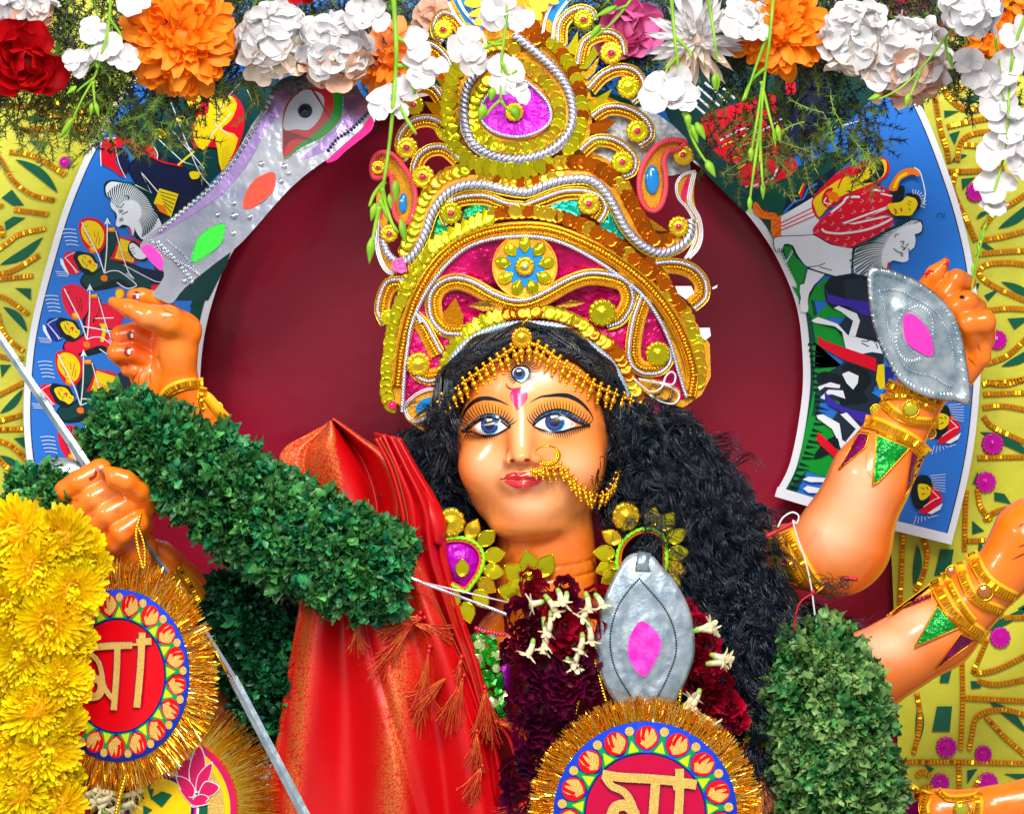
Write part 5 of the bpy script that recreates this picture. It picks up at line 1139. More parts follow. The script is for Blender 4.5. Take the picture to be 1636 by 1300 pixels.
# ---------------- ear ornaments
fo = lambda s: pl(s, 680, 780, 3.25)
lime_cord = mat('lime_cord', (150, 225, 10), .5, bump=.3, bscale=300)
def earring(name, label, ring, petals, rosette, at, inside=None):
    t = thing(name, label, 'earring', at); d0 = at[2]
    b = MB(); rope(b, ring, 3.4, d0 - 4, closed=True, lobes=2, amp=.35, pitch=9); b.obj('lime_cord', lime_cord, t)
    b = MB(); q = smooth(ring, 6, True); c = np.mean([p[:2] for p in q], 0); tube(b, [A(c[0] + (p[0] - c[0]) * .88, c[1] + (p[1] - c[1]) * .88, d0 - 2) for p in q], 2.2, 6, True); b.obj('orange_cord', mat('orange_cord', (240, 90, 20), .5), t)
    if inside:
        b = MB(); plate(b, [(c[0] + (p[0] - c[0]) * .84, c[1] + (p[1] - c[1]) * .84) for p in q], d0, 2); b.obj('foil_inset', purple_foil, t)
        x, y = inside; o = place(SEQ['limeleaf'], 'foil_drop', t, x, y, d0 - 4, PI, 1.15)
    for i, (x, y) in enumerate(petals):
        ang = math.atan2(-(x - c[0]), (y - c[1])); place(SEQ['golddisc' if name == 'x' else ('limeleaf' if i % 4 else 'goldleaf')], 'foil_petal', t, x, y, d0 - 3 - (i % 2) * 2, ang, 1.36, roll=random.uniform(-.2, .2))
    x, y, r = rosette; button(t, x, y, r, d0 - 8, gold, None, 'rosette', gold, 11)
    b = MB(); plate(b, [tuple(p) for p in smooth([(rosette[0] - 20, rosette[1] - 4), (rosette[0] - 8, rosette[1] - 22), (rosette[0] + 12, rosette[1] - 20), (rosette[0] + 10, rosette[1] + 6)], 3, True)], d0 + 1, 2); b.obj('card_scrap', mat('teal_card', (60, 165, 175), .5), t)
earring('earring', 'teardrop ear ornament with magenta foil centre and lime cord at the left of the neck', fo('110,262 190,258 260,285 300,350 285,430 240,500 205,535 150,510 80,470 35,400 25,340 60,290'),
        [fo(s)[0] for s in ('245,210', '320,255', '362,345', '358,432', '320,505', '290,575', '218,645', '140,580', '40,275')], (*fo('130,175')[0], 23), (735, 905, -40), fo('190,410')[0])
earring('earring', 'open hoop ear ornament of lime cord and gold petals right of the neck', fo('1000,330 1040,260 1110,215 1190,215 1240,260 1250,340 1245,430 1200,480 1060,480 1000,420'),
        [fo(s)[0] for s in ('965,250', '925,335', '935,415', '960,460', '1180,145', '1255,170', '1305,245', '1315,335', '1300,415', '1285,495')], (*fo('1040,145')[0], 23), (1030, 890, -10))
# ---------------- necklace scraps at the collar
nk = thing('collar_ornament', 'gold petal collar and pink bead string at the base of the neck', 'necklace', (830, 930, -60))
for x, y, a in ((*fo('465,440')[0], 2.2), (*fo('535,385')[0], 2.9), (*fo('625,400')[0], 3.7), (*fo('440,540')[0], 1.8), (*fo('480,500')[0], 1.0)): place(SEQ['limeleaf'], 'foil_petal', nk, x, y, -58, a, 1.65)
q = resample(fo('262,725 300,740 350,748 405,760'), 5.2); b = None
for p in q:
    b = MB(); ellipsoid(b, A(p[0], p[1], -50), 3.4, 3, 3.4, 8, 6); b.obj('pink_bead', mat('pink_bead_gloss', (230, 40, 90), .2, coat=.5), nk)
gs = [SEQ['limeleaf'], piece_mesh('green_sequin', [(7 * math.sin(t), 7 * math.cos(t)) for t in np.linspace(0, 2 * PI, 8)[:-1]], .6, [mat('green_sequin_foil', (60, 215, 60), .15, .7, objvar=.4)], .4, .5), piece_mesh('flash_sequin', [(8 * math.sin(t), 8 * math.cos(t)) for t in np.linspace(0, 2 * PI, 7)[:-1]], .6, [mat('pale_sequin_foil', (225, 255, 170), .1, .6)], .4, .5)]
for k in range(46):
    y = random.uniform(855, 1160) / 1.0; u = (k + .5) / 46; y = 1010 + u * 135; x = 772 + 16 * math.sin(k * 1.7) + u * 20
    place(gs[1] if random.random() < .72 else gs[2], 'green_sequin', nk, x, y, -35 - random.random() * 12, random.uniform(0, 6), random.uniform(.8, 1.4), random.uniform(-.4, .4), random.uniform(-.4, .4))
b = MB(); plate(b, [tuple(p) for p in smooth(fo('370,950 430,910 440,1010 400,1060'), 3, True)], -30, 2); b.obj('foil_inset', purple_foil, nk)
# ---------------- bracelets and armlets laid on the arms
def on(off, dflt, lo=-200, hi=400):
    def f(x, y):
        p, n = hit(x, y, off); v = p.y
        return v if (p - A(x, y, v)).length < 8 and lo < v < hi and abs(v - dflt) < 90 else dflt
    return f
foilG = mat('emerald_foil', (0, 165, 45), .22, .4, bump=1, bscale=50, var_rgb=(0, 125, 50), vscale=40, bdist=.01); foilP = mat('plum_foil', (165, 0, 120), .22, .4, bump=1, bscale=50, var_rgb=(110, 0, 70), vscale=30, bdist=.01)
amber = mat('amber_gem', (205, 190, 20), .1, .5, coat=1); amber2 = mat('brown_gem', (190, 110, 20), .1, .4, coat=1)
yfelt = mat('yellow_felt_card', (250, 185, 10), .55, .1, bump=.3, bscale=200)
def dense(P, st=3): return [tuple(p) for p in resample(P, st, True)]
def laid(b, P2, d, mi=0, th=1.5):
    """card laid on the curved arm: fan of triangles through the middle"""
    P = dense(P2, 4); c = np.mean(np.array(P), 0); n = len(P); vs = []; fs = []
    for r in range(1, 5):
        for p in P: q = c + (np.array(p) - c) * r / 4; vs.append(A(q[0], q[1], dep(d, q[0], q[1])))
    vs.append(A(c[0], c[1], dep(d, c[0], c[1])))
    for i in range(n): fs.append((4 * n, (i + 1) % n, i))
    for r in range(3):
        for i in range(n): j = (i + 1) % n; fs.append((r * n + i, r * n + j, r * n + n + j, r * n + n + i))
    b.add(vs, fs, mi)
def cuff(name, label, at, bands, tris, gems, cat='bracelet', dflt=None, ztr=q6):
    t = thing(name, label, cat, at); d0 = at[2] if dflt is None else dflt
    for s, w in bands:
        q = smooth(ztr(s), 6); b = MB(); ribbon(b, q, w + 5, on(2.2, d0), 1.5); b.obj('felt_band', yfelt, t)
        b = MB(); trim(b, ztr(s), w * .7, on(3.6, d0), 0, 1, blk=4.6, h=2.4); b.obj('gold_trim', [trim_gold, trim_base], t, smooth=False)
        b = MB(); tube(b, p3(resample(offline(ztr(s), w * .55), 3), on(4, d0)), 1.1, 5); b.obj('gold_cord', gold_deep, t)
    for s, m in tris:
        P = ztr(s); c = np.mean(np.array(P), 0); b = MB(); laid(b, [tuple(c + (np.array(p) - c) * 1.22) for p in P], on(1.4, d0)); b.obj('felt_point', yfelt, t)
        b = MB(); laid(b, P, on(2.4, d0)); b.obj('foil_point', m, t)
        b = MB(); tube(b, p3(resample([tuple(c + (np.array(p) - c) * 1.12) for p in P], 3, True), on(3.4, d0)), 1.2, 5, True); b.obj('gold_cord', gold_deep, t)
    for s, r, m in gems:
        x, y = ztr(s)[0]; b = MB(); dd = on(2.5, d0)(x, y); ellipsoid(b, A(x, y, dd), r, r * .45, r, 8, 6); b.obj('gem', m, t, smooth=False)
        b = MB(); tube(b, [A(px_, py_, dd - 1) for px_, py_ in circ(x, y, r * 1.1, 20)], 1.4, 5, True); b.obj('gem_rim', gold, t)
cuff('bracelet', 'gold braid bracelet with green foil points on the raised right forearm under the silver leaf', (1450, 690, -30), [('1030,575 1080,600 1150,610 1280,665', 15), ('1010,655 1060,700 1130,735 1200,745 1255,745', 13), ('1005,640 1060,630 1130,635 1240,690', 8), ('935,740 1000,755 1080,790 1150,830 1205,885', 18)],
     [('990,800 1125,855 1000,990 975,1005', foilG), ('910,790 950,795 935,850 830,940', foilP), ('1140,870 1185,905 1150,990 1110,1060', foilP)], [('1135,685', 12.5, amber), ('985,690', 8, amber), ('1220,790', 8, amber2)])
cuff('bracelet', 'gold braid bracelet with green and plum foil points on the middle right forearm', (1560, 960, -40), [('1395,170 1440,260 1500,320 1590,370', 18), ('1345,210 1370,300 1430,380 1540,430', 15), ('1235,290 1290,390 1350,460 1460,540', 20), ('1280,250 1310,320 1370,420 1410,470', 9)],
     [('1250,405 1340,490 1160,570', foilG), ('1215,310 1225,365 1050,430', foilP), ('1350,525 1410,550 1250,665', foilP)], [('1455,340', 12, amber2), ('1315,255', 10, amber2)], ztr=q8)
cuff('bracelet', 'gold braid bracelet with a yellow stone on the lowest right wrist', (1500, 1280, 0), [('1210,1200 1190,1260 1195,1300', 14), ('1250,1195 1300,1230 1400,1225 1440,1205', 8), ('1420,1215 1425,1260 1420,1300', 14), ('1080,1165 1150,1190 1180,1230', 7)], [('1065,1250 1175,1240 1170,1310 1080,1310', foilP)], [('1355,1280', 12, amber)], ztr=q8, dflt=0)
cuff('armlet', 'yellow and gold armlet above the elbow of the raised right arm', (1270, 900, 50), [('600,75 650,180 700,270 745,330', 16), ('560,80 600,180 660,300', 10)], [('520,110 590,100 650,300 560,280', mat('mottled_gold_foil', (190, 165, 10), .3, .6, bump=1, bscale=60, var_rgb=(70, 70, 10), vscale=60)), ('575,190 600,200 605,225 570,215', foilP)], [], 'armlet', dflt=24, ztr=q8)
cuff('bracelet', 'gold braid bangle on the raised left wrist above the leaf garland', (300, 640, -20), [('690,670 730,610 800,580 880,575', 14), ('860,620 900,640 950,700 980,730', 13), ('880,590 870,640 880,690', 8)], [], [('940,680', 8, amber2)], ztr=q4)
cuff('armlet', 'purple and gold pointed armlet on the arm just right of the big round emblem', (1225, 1230, 0), [('440,1060 480,1130 550,1145', 5)], [('440,1075 540,1135 480,1140', foilP)], [], 'armlet', ztr=q8, dflt=-10)
cuff('armlet', 'gold mirror-work armlet behind the tinsel fringe on the left', (300, 930, 40), [('770,230 830,320 880,420', 12), ('740,260 800,380 850,470', 10)], [], [], 'armlet', ztr=lambda s: pl(s, 0, 820, 2.708), dflt=36)
# sequinned band at the right shoulder
sb = thing('beaded_cuff', 'gold red and green beaded cuff between the rose garland and the leaf garland', 'beaded cuff', (1205, 1160, -20))
b = MB(); plate(b, q8('340,930 380,870 440,820 490,860 545,940 540,1020 500,1055 430,1010'), -14, 14); b.obj('cloth', mat('dark_red_cloth', (150, 20, 20), .7), sb)
for k, (m, lo, hi) in enumerate(((gold, 0, .35), (mat('teal_bead', (40, 180, 160), .2, .4), .35, .45), (gold, .45, .55), (mat('green_bead', (0, 120, 60), .2, .4), .55, .68), (gold, .68, .92), (mat('red_bead', (200, 10, 30), .15, .2, coat=.5), .92, 1.0))):
    b = MB()
    for _ in range(int(260 * (hi - lo)) + 6):
        u = random.uniform(lo, hi); v = random.random(); x0, y0 = (420 - 50 * u + (100 + 60 * u) * v, 850 + 170 * u + (10 + 60 * u) * (v - .3)); x, y = q8('%f,%f' % (x0, y0))[0]; ellipsoid(b, A(x, y, -18), 2.6, 2.4, 2, 6, 4)
    o = b.obj('beadwork', m, sb); o['kind'] = 'stuff'
# ================================================================== red brocade sari drape
def brocade():
    m = bpy.data.materials.new('red_brocade'); m.use_nodes = True; N = m.node_tree.nodes; Lk = m.node_tree.links; b = N['Principled BSDF']
    tc = N.new('ShaderNodeTexCoord'); v = N.new('ShaderNodeTexVoronoi'); v.feature = 'DISTANCE_TO_EDGE'; v.inputs['Scale'].default_value = 170
    ns = N.new('ShaderNodeTexNoise'); ns.inputs['Scale'].default_value = 60; mxv = N.new('ShaderNodeMix'); mxv.data_type = 'RGBA'; mxv.inputs[0].default_value = 0.012
    Lk.new(tc.outputs['Object'], ns.inputs['Vector']); Lk.new(tc.outputs['Object'], mxv.inputs[6]); Lk.new(ns.outputs['Color'], mxv.inputs[7]); Lk.new(mxv.outputs[2], v.inputs['Vector'])
    r = N.new('ShaderNodeMapRange'); r.inputs[1].default_value = 0.06; r.inputs[2].default_value = 0.10; Lk.new(v.outputs['Distance'], r.inputs[0])
    a = N.new('ShaderNodeVertexColor'); a.layer_name = 'zari'; mul = N.new('ShaderNodeMath'); mul.operation = 'MULTIPLY'
    Lk.new(a.outputs[0], mul.inputs[0]); Lk.new(r.outputs[0], mul.inputs[1])
    mx = N.new('ShaderNodeMix'); mx.data_type = 'RGBA'; mx.inputs[6].default_value = (*lin((204, 2, 10)), 1); mx.inputs[7].default_value = (*lin((226, 128, 54)), 1)
    Lk.new(mul.outputs[0], mx.inputs[0]); Lk.new(mx.outputs[2], b.inputs['Base Color']); b.inputs['Roughness'].default_value = 0.36
    mt = N.new('ShaderNodeMath'); mt.operation = 'MULTIPLY'; mt.inputs[1].default_value = .5; Lk.new(mul.outputs[0], mt.inputs[0]); Lk.new(mt.outputs[0], b.inputs['Metallic'])
    n2 = N.new('ShaderNodeTexNoise'); n2.inputs['Scale'].default_value = 420; bp = N.new('ShaderNodeBump'); bp.inputs['Strength'].default_value = .25; bp.inputs['Distance'].default_value = .001
    Lk.new(tc.outputs['Object'], n2.inputs['Vector']); Lk.new(n2.outputs['Fac'], bp.inputs['Height']); Lk.new(bp.outputs[0], b.inputs['Normal'])
    return m
sariM = brocade(); plainred = mat('red_silk', (196, 0, 12), 0.36, bump=.2, bscale=300, bdist=.001); hemM = mat('gold_hem', (190, 95, 40), .35, .6)
sari = thing('sari_drape', 'shiny red silk drape with gold brocade bands and tassels hanging beside the face', 'drape', (600, 1000, -40))
def cloth(name, left, right, depth, gold_f, nu=90, nv=150, m=sariM, y0=None, y1=None):
    """sheet between two edge lines (lists of px points from top to bottom)"""
    Lf = resample(smooth(left, 8), 1e9) ; 
    def rsn(P, n):
        q = np.array([p[:2] for p in smooth(P, 8)]); s = np.concatenate([[0], np.cumsum(np.linalg.norm(np.diff(q, axis=0), axis=1))]); t = np.linspace(0, s[-1], n); return np.stack([np.interp(t, s, q[:, 0]), np.interp(t, s, q[:, 1])], 1)
    a, c = rsn(left, nv), rsn(right, nv); b = MB(); gl = []
    for j in range(nv):
        for i in range(nu):
            u, v = i / (nu - 1), j / (nv - 1); p = a[j] + (c[j] - a[j]) * u; b.v.append(A(p[0], p[1], depth(u, v, p))); b.n += 1; gl.append(gold_f(u, v, p))
    for j in range(nv - 1):
        for i in range(nu - 1):
            k = j * nu + i; b.f.append((k, k + nu, k + nu + 1, k + 1)); b.m.append(0)
    o = b.obj(name, m, sari); at = o.data.color_attributes.new('zari', 'FLOAT_COLOR', 'POINT'); g = np.clip(np.array(gl, np.float32), 0, 1); at.data.foreach_set('color', np.stack([g, g, g, np.ones_like(g)], 1).ravel())
    md = o.modifiers.new('thickness', 'SOLIDIFY'); md.thickness = 0.0016; md.offset = 1
    return o
gs_ = lambda x, c, w: math.exp(-((x - c) / w) ** 2)
cloth('main_fall', pl('470,900 478,960 466,1040 452,1120 436,1220 420,1320'), pl('660,880 690,950 722,1030 752,1110 776,1200 800,1330'),
      lambda u, v, p: -30 - 46 * math.sin(min(1, u * 1.25) * PI * .62) ** 1 - 22 * gs_(u, .13, .08) + 30 * gs_(u, .31 + .05 * v, .09) - 30 * gs_(u, .56 + .04 * v, .10) * min(1, v * 1.8) + 24 * gs_(u, .78, .05) * v - 22 * gs_(u, .92, .06) + 14 * gs_(u - .25 * v, .42, .03) + 4 * math.sin(v * 7 + u * 9) + 6 * gs_(v, .16, .10) * math.sin(u * 22),
      lambda u, v, p: max(gs_(p[0], 500 - 36 * v, 11) * .95, .9 * gs_(p[0], 640 - 14 * v, 17) * min(1, v * 2.2), .5 * (v < .07), gs_(u, 0, .02) * .6, .15 * gs_(p[0], 672, 30) * (v < .6)))
cloth('shoulder_fold', pl('524,676 490,694 448,724 452,780 470,840 500,930'), pl('532,668 580,700 625,735 650,800 640,870 640,940'),
      lambda u, v, p: 8 - 34 * gs_(u, .5, .2) + 40 * gs_(u, .74, .07) - 26 * gs_(u, .93, .06) - 22 * v + 12 * gs_(u + .2 * v, .3, .04) + 5 * math.sin(v * 9 + u * 6), lambda u, v, p: (.8 if u < .6 - .2 * v else 0) + .6 * gs_(u, .97, .05), 60, 60)
cloth('folded_edge', pl('598,690 618,740 636,800 640,870 668,940 700,1020 740,1110 768,1170'), pl('640,700 668,750 706,815 712,860 716,900 742,990 768,1070 784,1160'),
      lambda u, v, p: -46 - 24 * math.sin(u * PI) + 10 * gs_(u, .45, .08) - 8 * gs_(u, .62, .07) + 9 * gs_(u, .8, .05) - 8 * math.sin(v * 8), lambda u, v, p: .75 * gs_(u, .5, .02) + .5 * gs_(v, .12, .05), 60, 90, plainred)
cloth('neck_fold', pl('632,745 652,790 672,830 690,865'), pl('650,738 685,780 712,835 704,872'), lambda u, v, p: -54 - 16 * math.sin(u * PI) + 5 * math.sin(v * 6), lambda u, v, p: 0, 24, 24, plainred)
cloth('lower_pleat', pl('742,1110 756,1180 760,1260 756,1330'), pl('790,1170 802,1220 815,1270 820,1330'), lambda u, v, p: -44 - 18 * math.sin(u * PI) + 8 * math.sin(u * 12 + v * 2), lambda u, v, p: 0, 30, 40, plainred)
for s in ('600,700 625,750 642,812 652,870 684,950 720,1040 756,1130 772,1178', '645,868 676,930 712,1010 750,1095 776,1172'):
    b = MB(); q = resample(smooth(pl(s), 6), 5); tube(b, p3(q, -74), 3.0, 6, flat=1.3); tube(b, p3([(x + 6, y - 2) for x, y in q], -72), 1.4, 6, mi=1); b.obj('rolled_hem', [plainred, hemM], sari)
tasM = mat('tassel_thread', (196, 14, 8), .4, .1); tasG = mat('tassel_gold_thread', (235, 120, 50), .3, .6)
def tassel(x, y, ang, ln, spread, n=54, d=-92, knot=True):
    b = MB(); dx, dy = math.cos(ang), math.sin(ang)
    for k in range(n):
        a = ang + random.gauss(0, spread * .62); l = ln * random.uniform(.6, 1.05); bend = random.gauss(0, .35); P = []
        for i in range(6):
            u = i / 5; aa = a + bend * u * u; P.append(A(x + math.cos(ang) * l * u * .5 + math.cos(aa) * l * u * .5 + random.uniform(-.4, .4), y + (math.sin(ang) * .5 + math.sin(aa) * .5) * l * u + 10 * u * u, d - 6 * math.sin(u * 3) + random.uniform(-4, 4) * u))
        tube(b, P, .6, 3, cap=False, mi=k % 2 == 0)
    if knot: ellipsoid(b, A(x, y, d), 5, 5, 5, 8, 6, 0); ellipsoid(b, A(x + dx * 8, y + dy * 8, d), 4, 4, 6, 8, 6, 0)
    o = b.obj('tassel', [tasM, tasG], sari)
zt = lambda a, c: (420 + a / 2.708, 820 + c / 2.708)
for (a, c), ang, ln, sp in (((680, 430), 2.25, 125, .16), ((722, 575), 1.75, 135, .16), ((825, 685), 2.45, 120, .2), ((420, 430), 1.75, 60, .16), ((870, 700), 1.9, 90, .45), ((960, 750), 1.5, 90, .4), ((860, 620), 1.8, 50, .3), ((925, 940), 1.6, 60, .5), ((1010, 900), .2, 60, .4), ((1120, 920), 1.2, 80, .14), ((1100, 1080), 1.1, 70, .25), ((950, 1090), 2.0, 60, .5), ((1140, 1250), 2.6, 90, .5), ((700, 450), 2.9, 80, .5), ((640, 470), 0.2, 70, .35)):
    tassel(*zt(a, c), ang, ln, sp)
b = MB()
for s in ('1010,900 1060,890 1100,910 1130,920', '960,750 990,850 1000,880 1060,960 1100,1080', '830,690 870,800 900,900 925,940'): tube(b, p3(resample([tuple(q) for q in smooth([zt(*map(float, t.split(','))) for t in s.split()], 6)], 3), -88), 3, 6)
b.obj('twisted_fringe_cord', plainred, sari)
# red cloth behind the rose garland and the big tassel at the foot of it
tt = tag(bpy.data.objects.new('blouse', None), 'dark red cloth of the blouse behind the rose garland', 'cloth'); COL.objects.link(tt); tt.location = A(930, 1150, 0) * .001
b = MB(); plate(b, [tuple(p) for p in smooth(pl('800,1000 960,960 1100,1000 1200,1100 1260,1200 1260,1340 780,1340 790,1150'), 4, True)], lambda x, y: 40 - 60 * math.exp(-((x - 960) / 160.0) ** 2), 10); b.obj('front', mat('crimson_cloth', (150, 8, 14), .6), tt)
b = MB(); plate(b, pl('940,1010 955,1010 985,1140 990,1200 930,1200 945,1090'), -55, 3); b.obj('red_strap', plainred, tt)
# ================================================================== leaf garlands
leafM = mat('garland_leaf', (104, 190, 92), 0.38, spec=.5, var_rgb=(20, 104, 58), vscale=60, objvar=.5, bump=.4, bscale=160, transl=.2)
leafD = mat('garland_leaf_dark', (22, 96, 56), 0.4, spec=.45, var_rgb=(6, 54, 36), vscale=20, objvar=.3, bump=.3, bscale=160)
leafY = mat('garland_leaf_olive', (140, 178, 100), 0.42, spec=.45, var_rgb=(44, 100, 46), vscale=24, objvar=.35, bump=.3, bscale=160, transl=.1)
def leafgeo(seed, s=1.0):
    """ragged chrysanthemum leaf: narrow curled lobes along a midrib"""
    r = random.Random(seed); vs = []; fs = []
    def lobe(p, d, nrm, l, w, curl, tw):
        side = d.cross(nrm).normalized(); n = 4; rf = r.uniform(.4, 1.2); P = Vector(p); b0 = len(vs)
        for i in range(n + 1):
            u = i / n; ww = w * (.6, 1.1, 1.2, .85, .2)[i]; sd = (Matrix.Rotation(tw * u, 3, d) @ side); up = sd.cross(d)
            e_ = .22 + (.42 if i % 2 else -.25) * rf; vs.extend([tuple((P - sd * ww / 2 + up * ww * e_) * s), tuple(P * s), tuple((P + sd * ww / 2 + up * ww * (.44 - e_)) * s)])
            d = Matrix.Rotation(curl / n, 3, sd) @ d; P = P + d * (l / n)
        for i in range(n):
            k = b0 + i * 3; fs.extend([(k, k + 1, k + 4, k + 3), (k + 1, k + 2, k + 5, k + 4)])
    nrm = Vector((0, -1, 0)); lobe((0, 0, 0), Vector((0, 0, 1)), nrm, 24, 6.5, r.uniform(-.9, .9), r.uniform(-.6, .6))
    for i, z in enumerate((5, 10, 15)):
        for sg in (-1, 1):
            lobe((0, r.uniform(-1, 1), z + r.uniform(-1, 1)), Vector((sg * r.uniform(.7, 1.1), r.uniform(-.5, .3), r.uniform(.5, 1.0))).normalized(), nrm, (11, 11.5, 8)[i] * r.uniform(.8, 1.2), r.uniform(4.2, 6.2), r.uniform(-2.2, 2.2), r.uniform(-1.6, 1.6))
    return vs, fs
LG = [leafgeo(k) for k in range(7)]
def rotm(dirv, roll):
    """matrix taking +z to dirv, rolled about it"""
    q = Vector(dirv).to_track_quat('Z', 'Y').to_matrix(); return q @ Matrix.Rotation(roll, 3, 'Z')
def leaf_garland(name, label, pts, radii, mats, at, n_leaf, n_single=230, size=1.0, capends=(1, 1), along=.35, squash=.8):
    t = thing(name, label, 'leaf garland', at); q = smooth([(*A(*p),) for p in pts], 10); rr = .89 * np.interp(np.linspace(0, 1, len(q)), np.linspace(0, 1, len(radii)), radii)
    b = MB(); tube(b, [Vector(p) for p in q], [float(r_) * .72 for r_ in rr], 16); b.obj('core', mats[1], t)
    Fm = frames([Vector(p) for p in q]); ms = []
    for g in LG:
        bb = MB(); bb.add([Vector(v) for v in g[0]], g[1]); ms.append(bb.mesh('leaf', mats[0], True))
    st_ = [MB(), MB()]; single = 0; L_ = len(q)
    for k in range(n_leaf):
        u = random.random(); i = min(L_ - 1, int(u * L_)); (tv, a, c) = Fm[i]; th = random.uniform(0, 2 * PI); rad = (a * math.cos(th) + c * math.sin(th))
        toward = rad.dot(Vector((0, -1, 0)))
        if toward < -.35: continue
        r0 = rr[i]; layer = random.random(); base = Vector(q[i]) + rad * r0 * (.68 + .2 * layer)
        if u < .02 and capends[0]: rad = (rad - tv * random.uniform(.5, 2)).normalized()
        if u > .98 and capends[1]: rad = (rad + tv * random.uniform(.5, 2)).normalized()
        dv = (rad + tv * random.gauss(along, .5) + Vector((random.gauss(0, .35), random.gauss(0, .3), random.gauss(-.1, .35)))).normalized()
        M = rotm(dv, random.uniform(0, 2 * PI)); s = size * random.uniform(.6, 1.45) * (.9 + .2 * layer)
        if layer > .5 and toward > 0.1 and single < n_single:
            o = newobj('leaf', random.choice(ms), t); o.location = (base * .001) - root_loc(t); o.rotation_euler = M.to_euler(); o.scale = (s,) * 3; single += 1
        else:
            g = random.choice(LG); m2 = st_[random.random() < .4]; m2.add([base + M @ (Vector(v) * s) for v in g[0]], g[1])
    for b, m in zip(st_, (mats[0], mats[2] if len(mats) > 2 else mats[1])):
        o = b.obj('leaves', m, t); o['kind'] = 'stuff'
    return t
leafB = mat('garland_leaf_blue', (10, 104, 66), 0.38, spec=.5, var_rgb=(60, 156, 84), vscale=30, bump=.3, bscale=160)
leaf_garland('leaf_garland', 'thick dark green leaf garland slanting across behind the red drape to the left hands', [(170, 676, -10), (232, 704, -36), (330, 762, -70), (440, 838, -84), (550, 893, -92), (622, 916, -92)], [32, 56, 74, 82, 80, 58], [leafM, leafD, leafB], (400, 820, -60), 2700, size=1.5)
leaf_garland('leaf_garland', 'darker leaf garland hanging straight down behind the sword and left of the red drape', [(372, 935, 60), (400, 980, 50), (425, 1060, 45), (450, 1130, 40), (470, 1230, 40)], [30, 62, 66, 62, 60], [leafD, leafD, leafB], (430, 1060, 40), 1300, size=1.6)
leaf_garland('leaf_garland', 'olive green leaf garland hanging vertically under the right elbow', [(1300, 1022, -10), (1312, 1080, -20), (1325, 1160, -26), (1338, 1240, -26), (1350, 1350, -26)], [38, 80, 87, 89, 92], [leafY, leafD, leafM], (1325, 1160, -20), 2500, size=1.5)
leaf_garland('leaf_sprig', 'small bunch of green leaves above the yellow flower garland', [(28, 800, -50), (62, 788, -60), (112, 812, -60)], [26, 36, 20], [leafM, leafD, leafB], (66, 790, -56), 260, 90, size=1.3)
# ================================================================== yellow chrysanthemum garland
mumM = mat('yellow_petal_fresh', (255, 238, 0), .5, transl=.12, objvar=.12, var_rgb=(255, 218, 0), vscale=24)
mumC = mat('yellow_core_fresh', (235, 180, 0), .6)
def strip_petal(b, base, dirv, nrm, ln, w, curl, mi=0, n=4, cup=.25, notch=True):
    dirv = dirv.normalized(); side = dirv.cross(nrm).normalized(); up = side.cross(dirv); vs = []
    ws = (0.35, .8, 1.0, .95, .5)
    P = base.copy(); d = dirv.copy()
    for i in range(n + 1):
        u = i / n; w2 = w * ws[min(4, int(u * 4))]; vs += [P - side * w2 / 2 + up * cup * w2, P, P + side * w2 / 2 + up * cup * w2]
        d = (Matrix.Rotation(curl / n, 3, side) @ d); up = side.cross(d); P = P + d * (ln / n)
    fs = []
    for i in range(n):
        k = i * 3; fs += [(k, k + 1, k + 4, k + 3), (k + 1, k + 2, k + 5, k + 4)]
    b.add(vs, fs, mi)
def mum(par, c, r, nrm, name='flower', mats=None, np_=150, w=7.5, seed=None, ln0=.55):
    nrm = Vector(nrm).normalized(); a = nrm.orthogonal().normalized(); c2 = nrm.cross(a); b = MB(); c = Vector(c)
    ellipsoid(b, c - nrm * r * .22, r * .5, r * .5, r * .5, 10, 7, 1)
    for k in range(np_):
        u = (k + .5) / np_; ph = math.acos(1 - u * 1.12) if u < .9 else 1.65 * u; th = k * 2.39996
        d = (nrm * math.cos(ph) + (a * math.cos(th) + c2 * math.sin(th)) * math.sin(ph)).normalized()
        base = c - nrm * r * .22 + d * r * .38; l = r * (ln0 + .32 * min(1, u * 1.3)) * random.uniform(.85, 1.1)
        strip_petal(b, base, d, nrm if ph > .3 else a, l * .85, w * random.uniform(.8, 1.2) * (.55 + .5 * min(1, u * 1.6)), random.uniform(.25, .95) if u > .2 else random.uniform(.4, 1.3))
    return b.obj(name, mats or [mumM, mumC], par)
mg = thing('yellow_flower_garland', 'garland of fresh yellow chrysanthemums filling the lower left corner', 'flower garland', (60, 1060, -110))
for (x, y, r, d) in ((22, 850, 56, -120), (95, 858, 52, -118), (148, 900, 30, -112), (60, 915, 56, -132), (118, 945, 50, -125), (10, 975, 54, -125), (80, 1000, 58, -136), (122, 1020, 34, -118), (30, 1050, 56, -130), (100, 1078, 46, -128), (50, 1128, 56, -134), (100, 1150, 40, -122), (5, 1180, 52, -124), (75, 1205, 54, -134), (25, 1262, 58, -132), (88, 1285, 50, -128), (140, 868, 26, -108), (-10, 1100, 50, -120), (120, 1100, 28, -115), (50, 1320, 50, -125), (-8, 905, 40, -112), (112, 1240, 26, -118)):
    mum(mg, A(x, y, d - 45), r * 1.02, (random.uniform(-.35, .45), -1, random.uniform(-.25, .4)), np_=150, w=9)
b = MB(); tube(b, [A(40, 800, -70), A(60, 950, -80), A(60, 1150, -80), A(50, 1400, -80)], 42, 14); b.obj('string_core', mat('garland_core', (190, 150, 0), .8), mg)
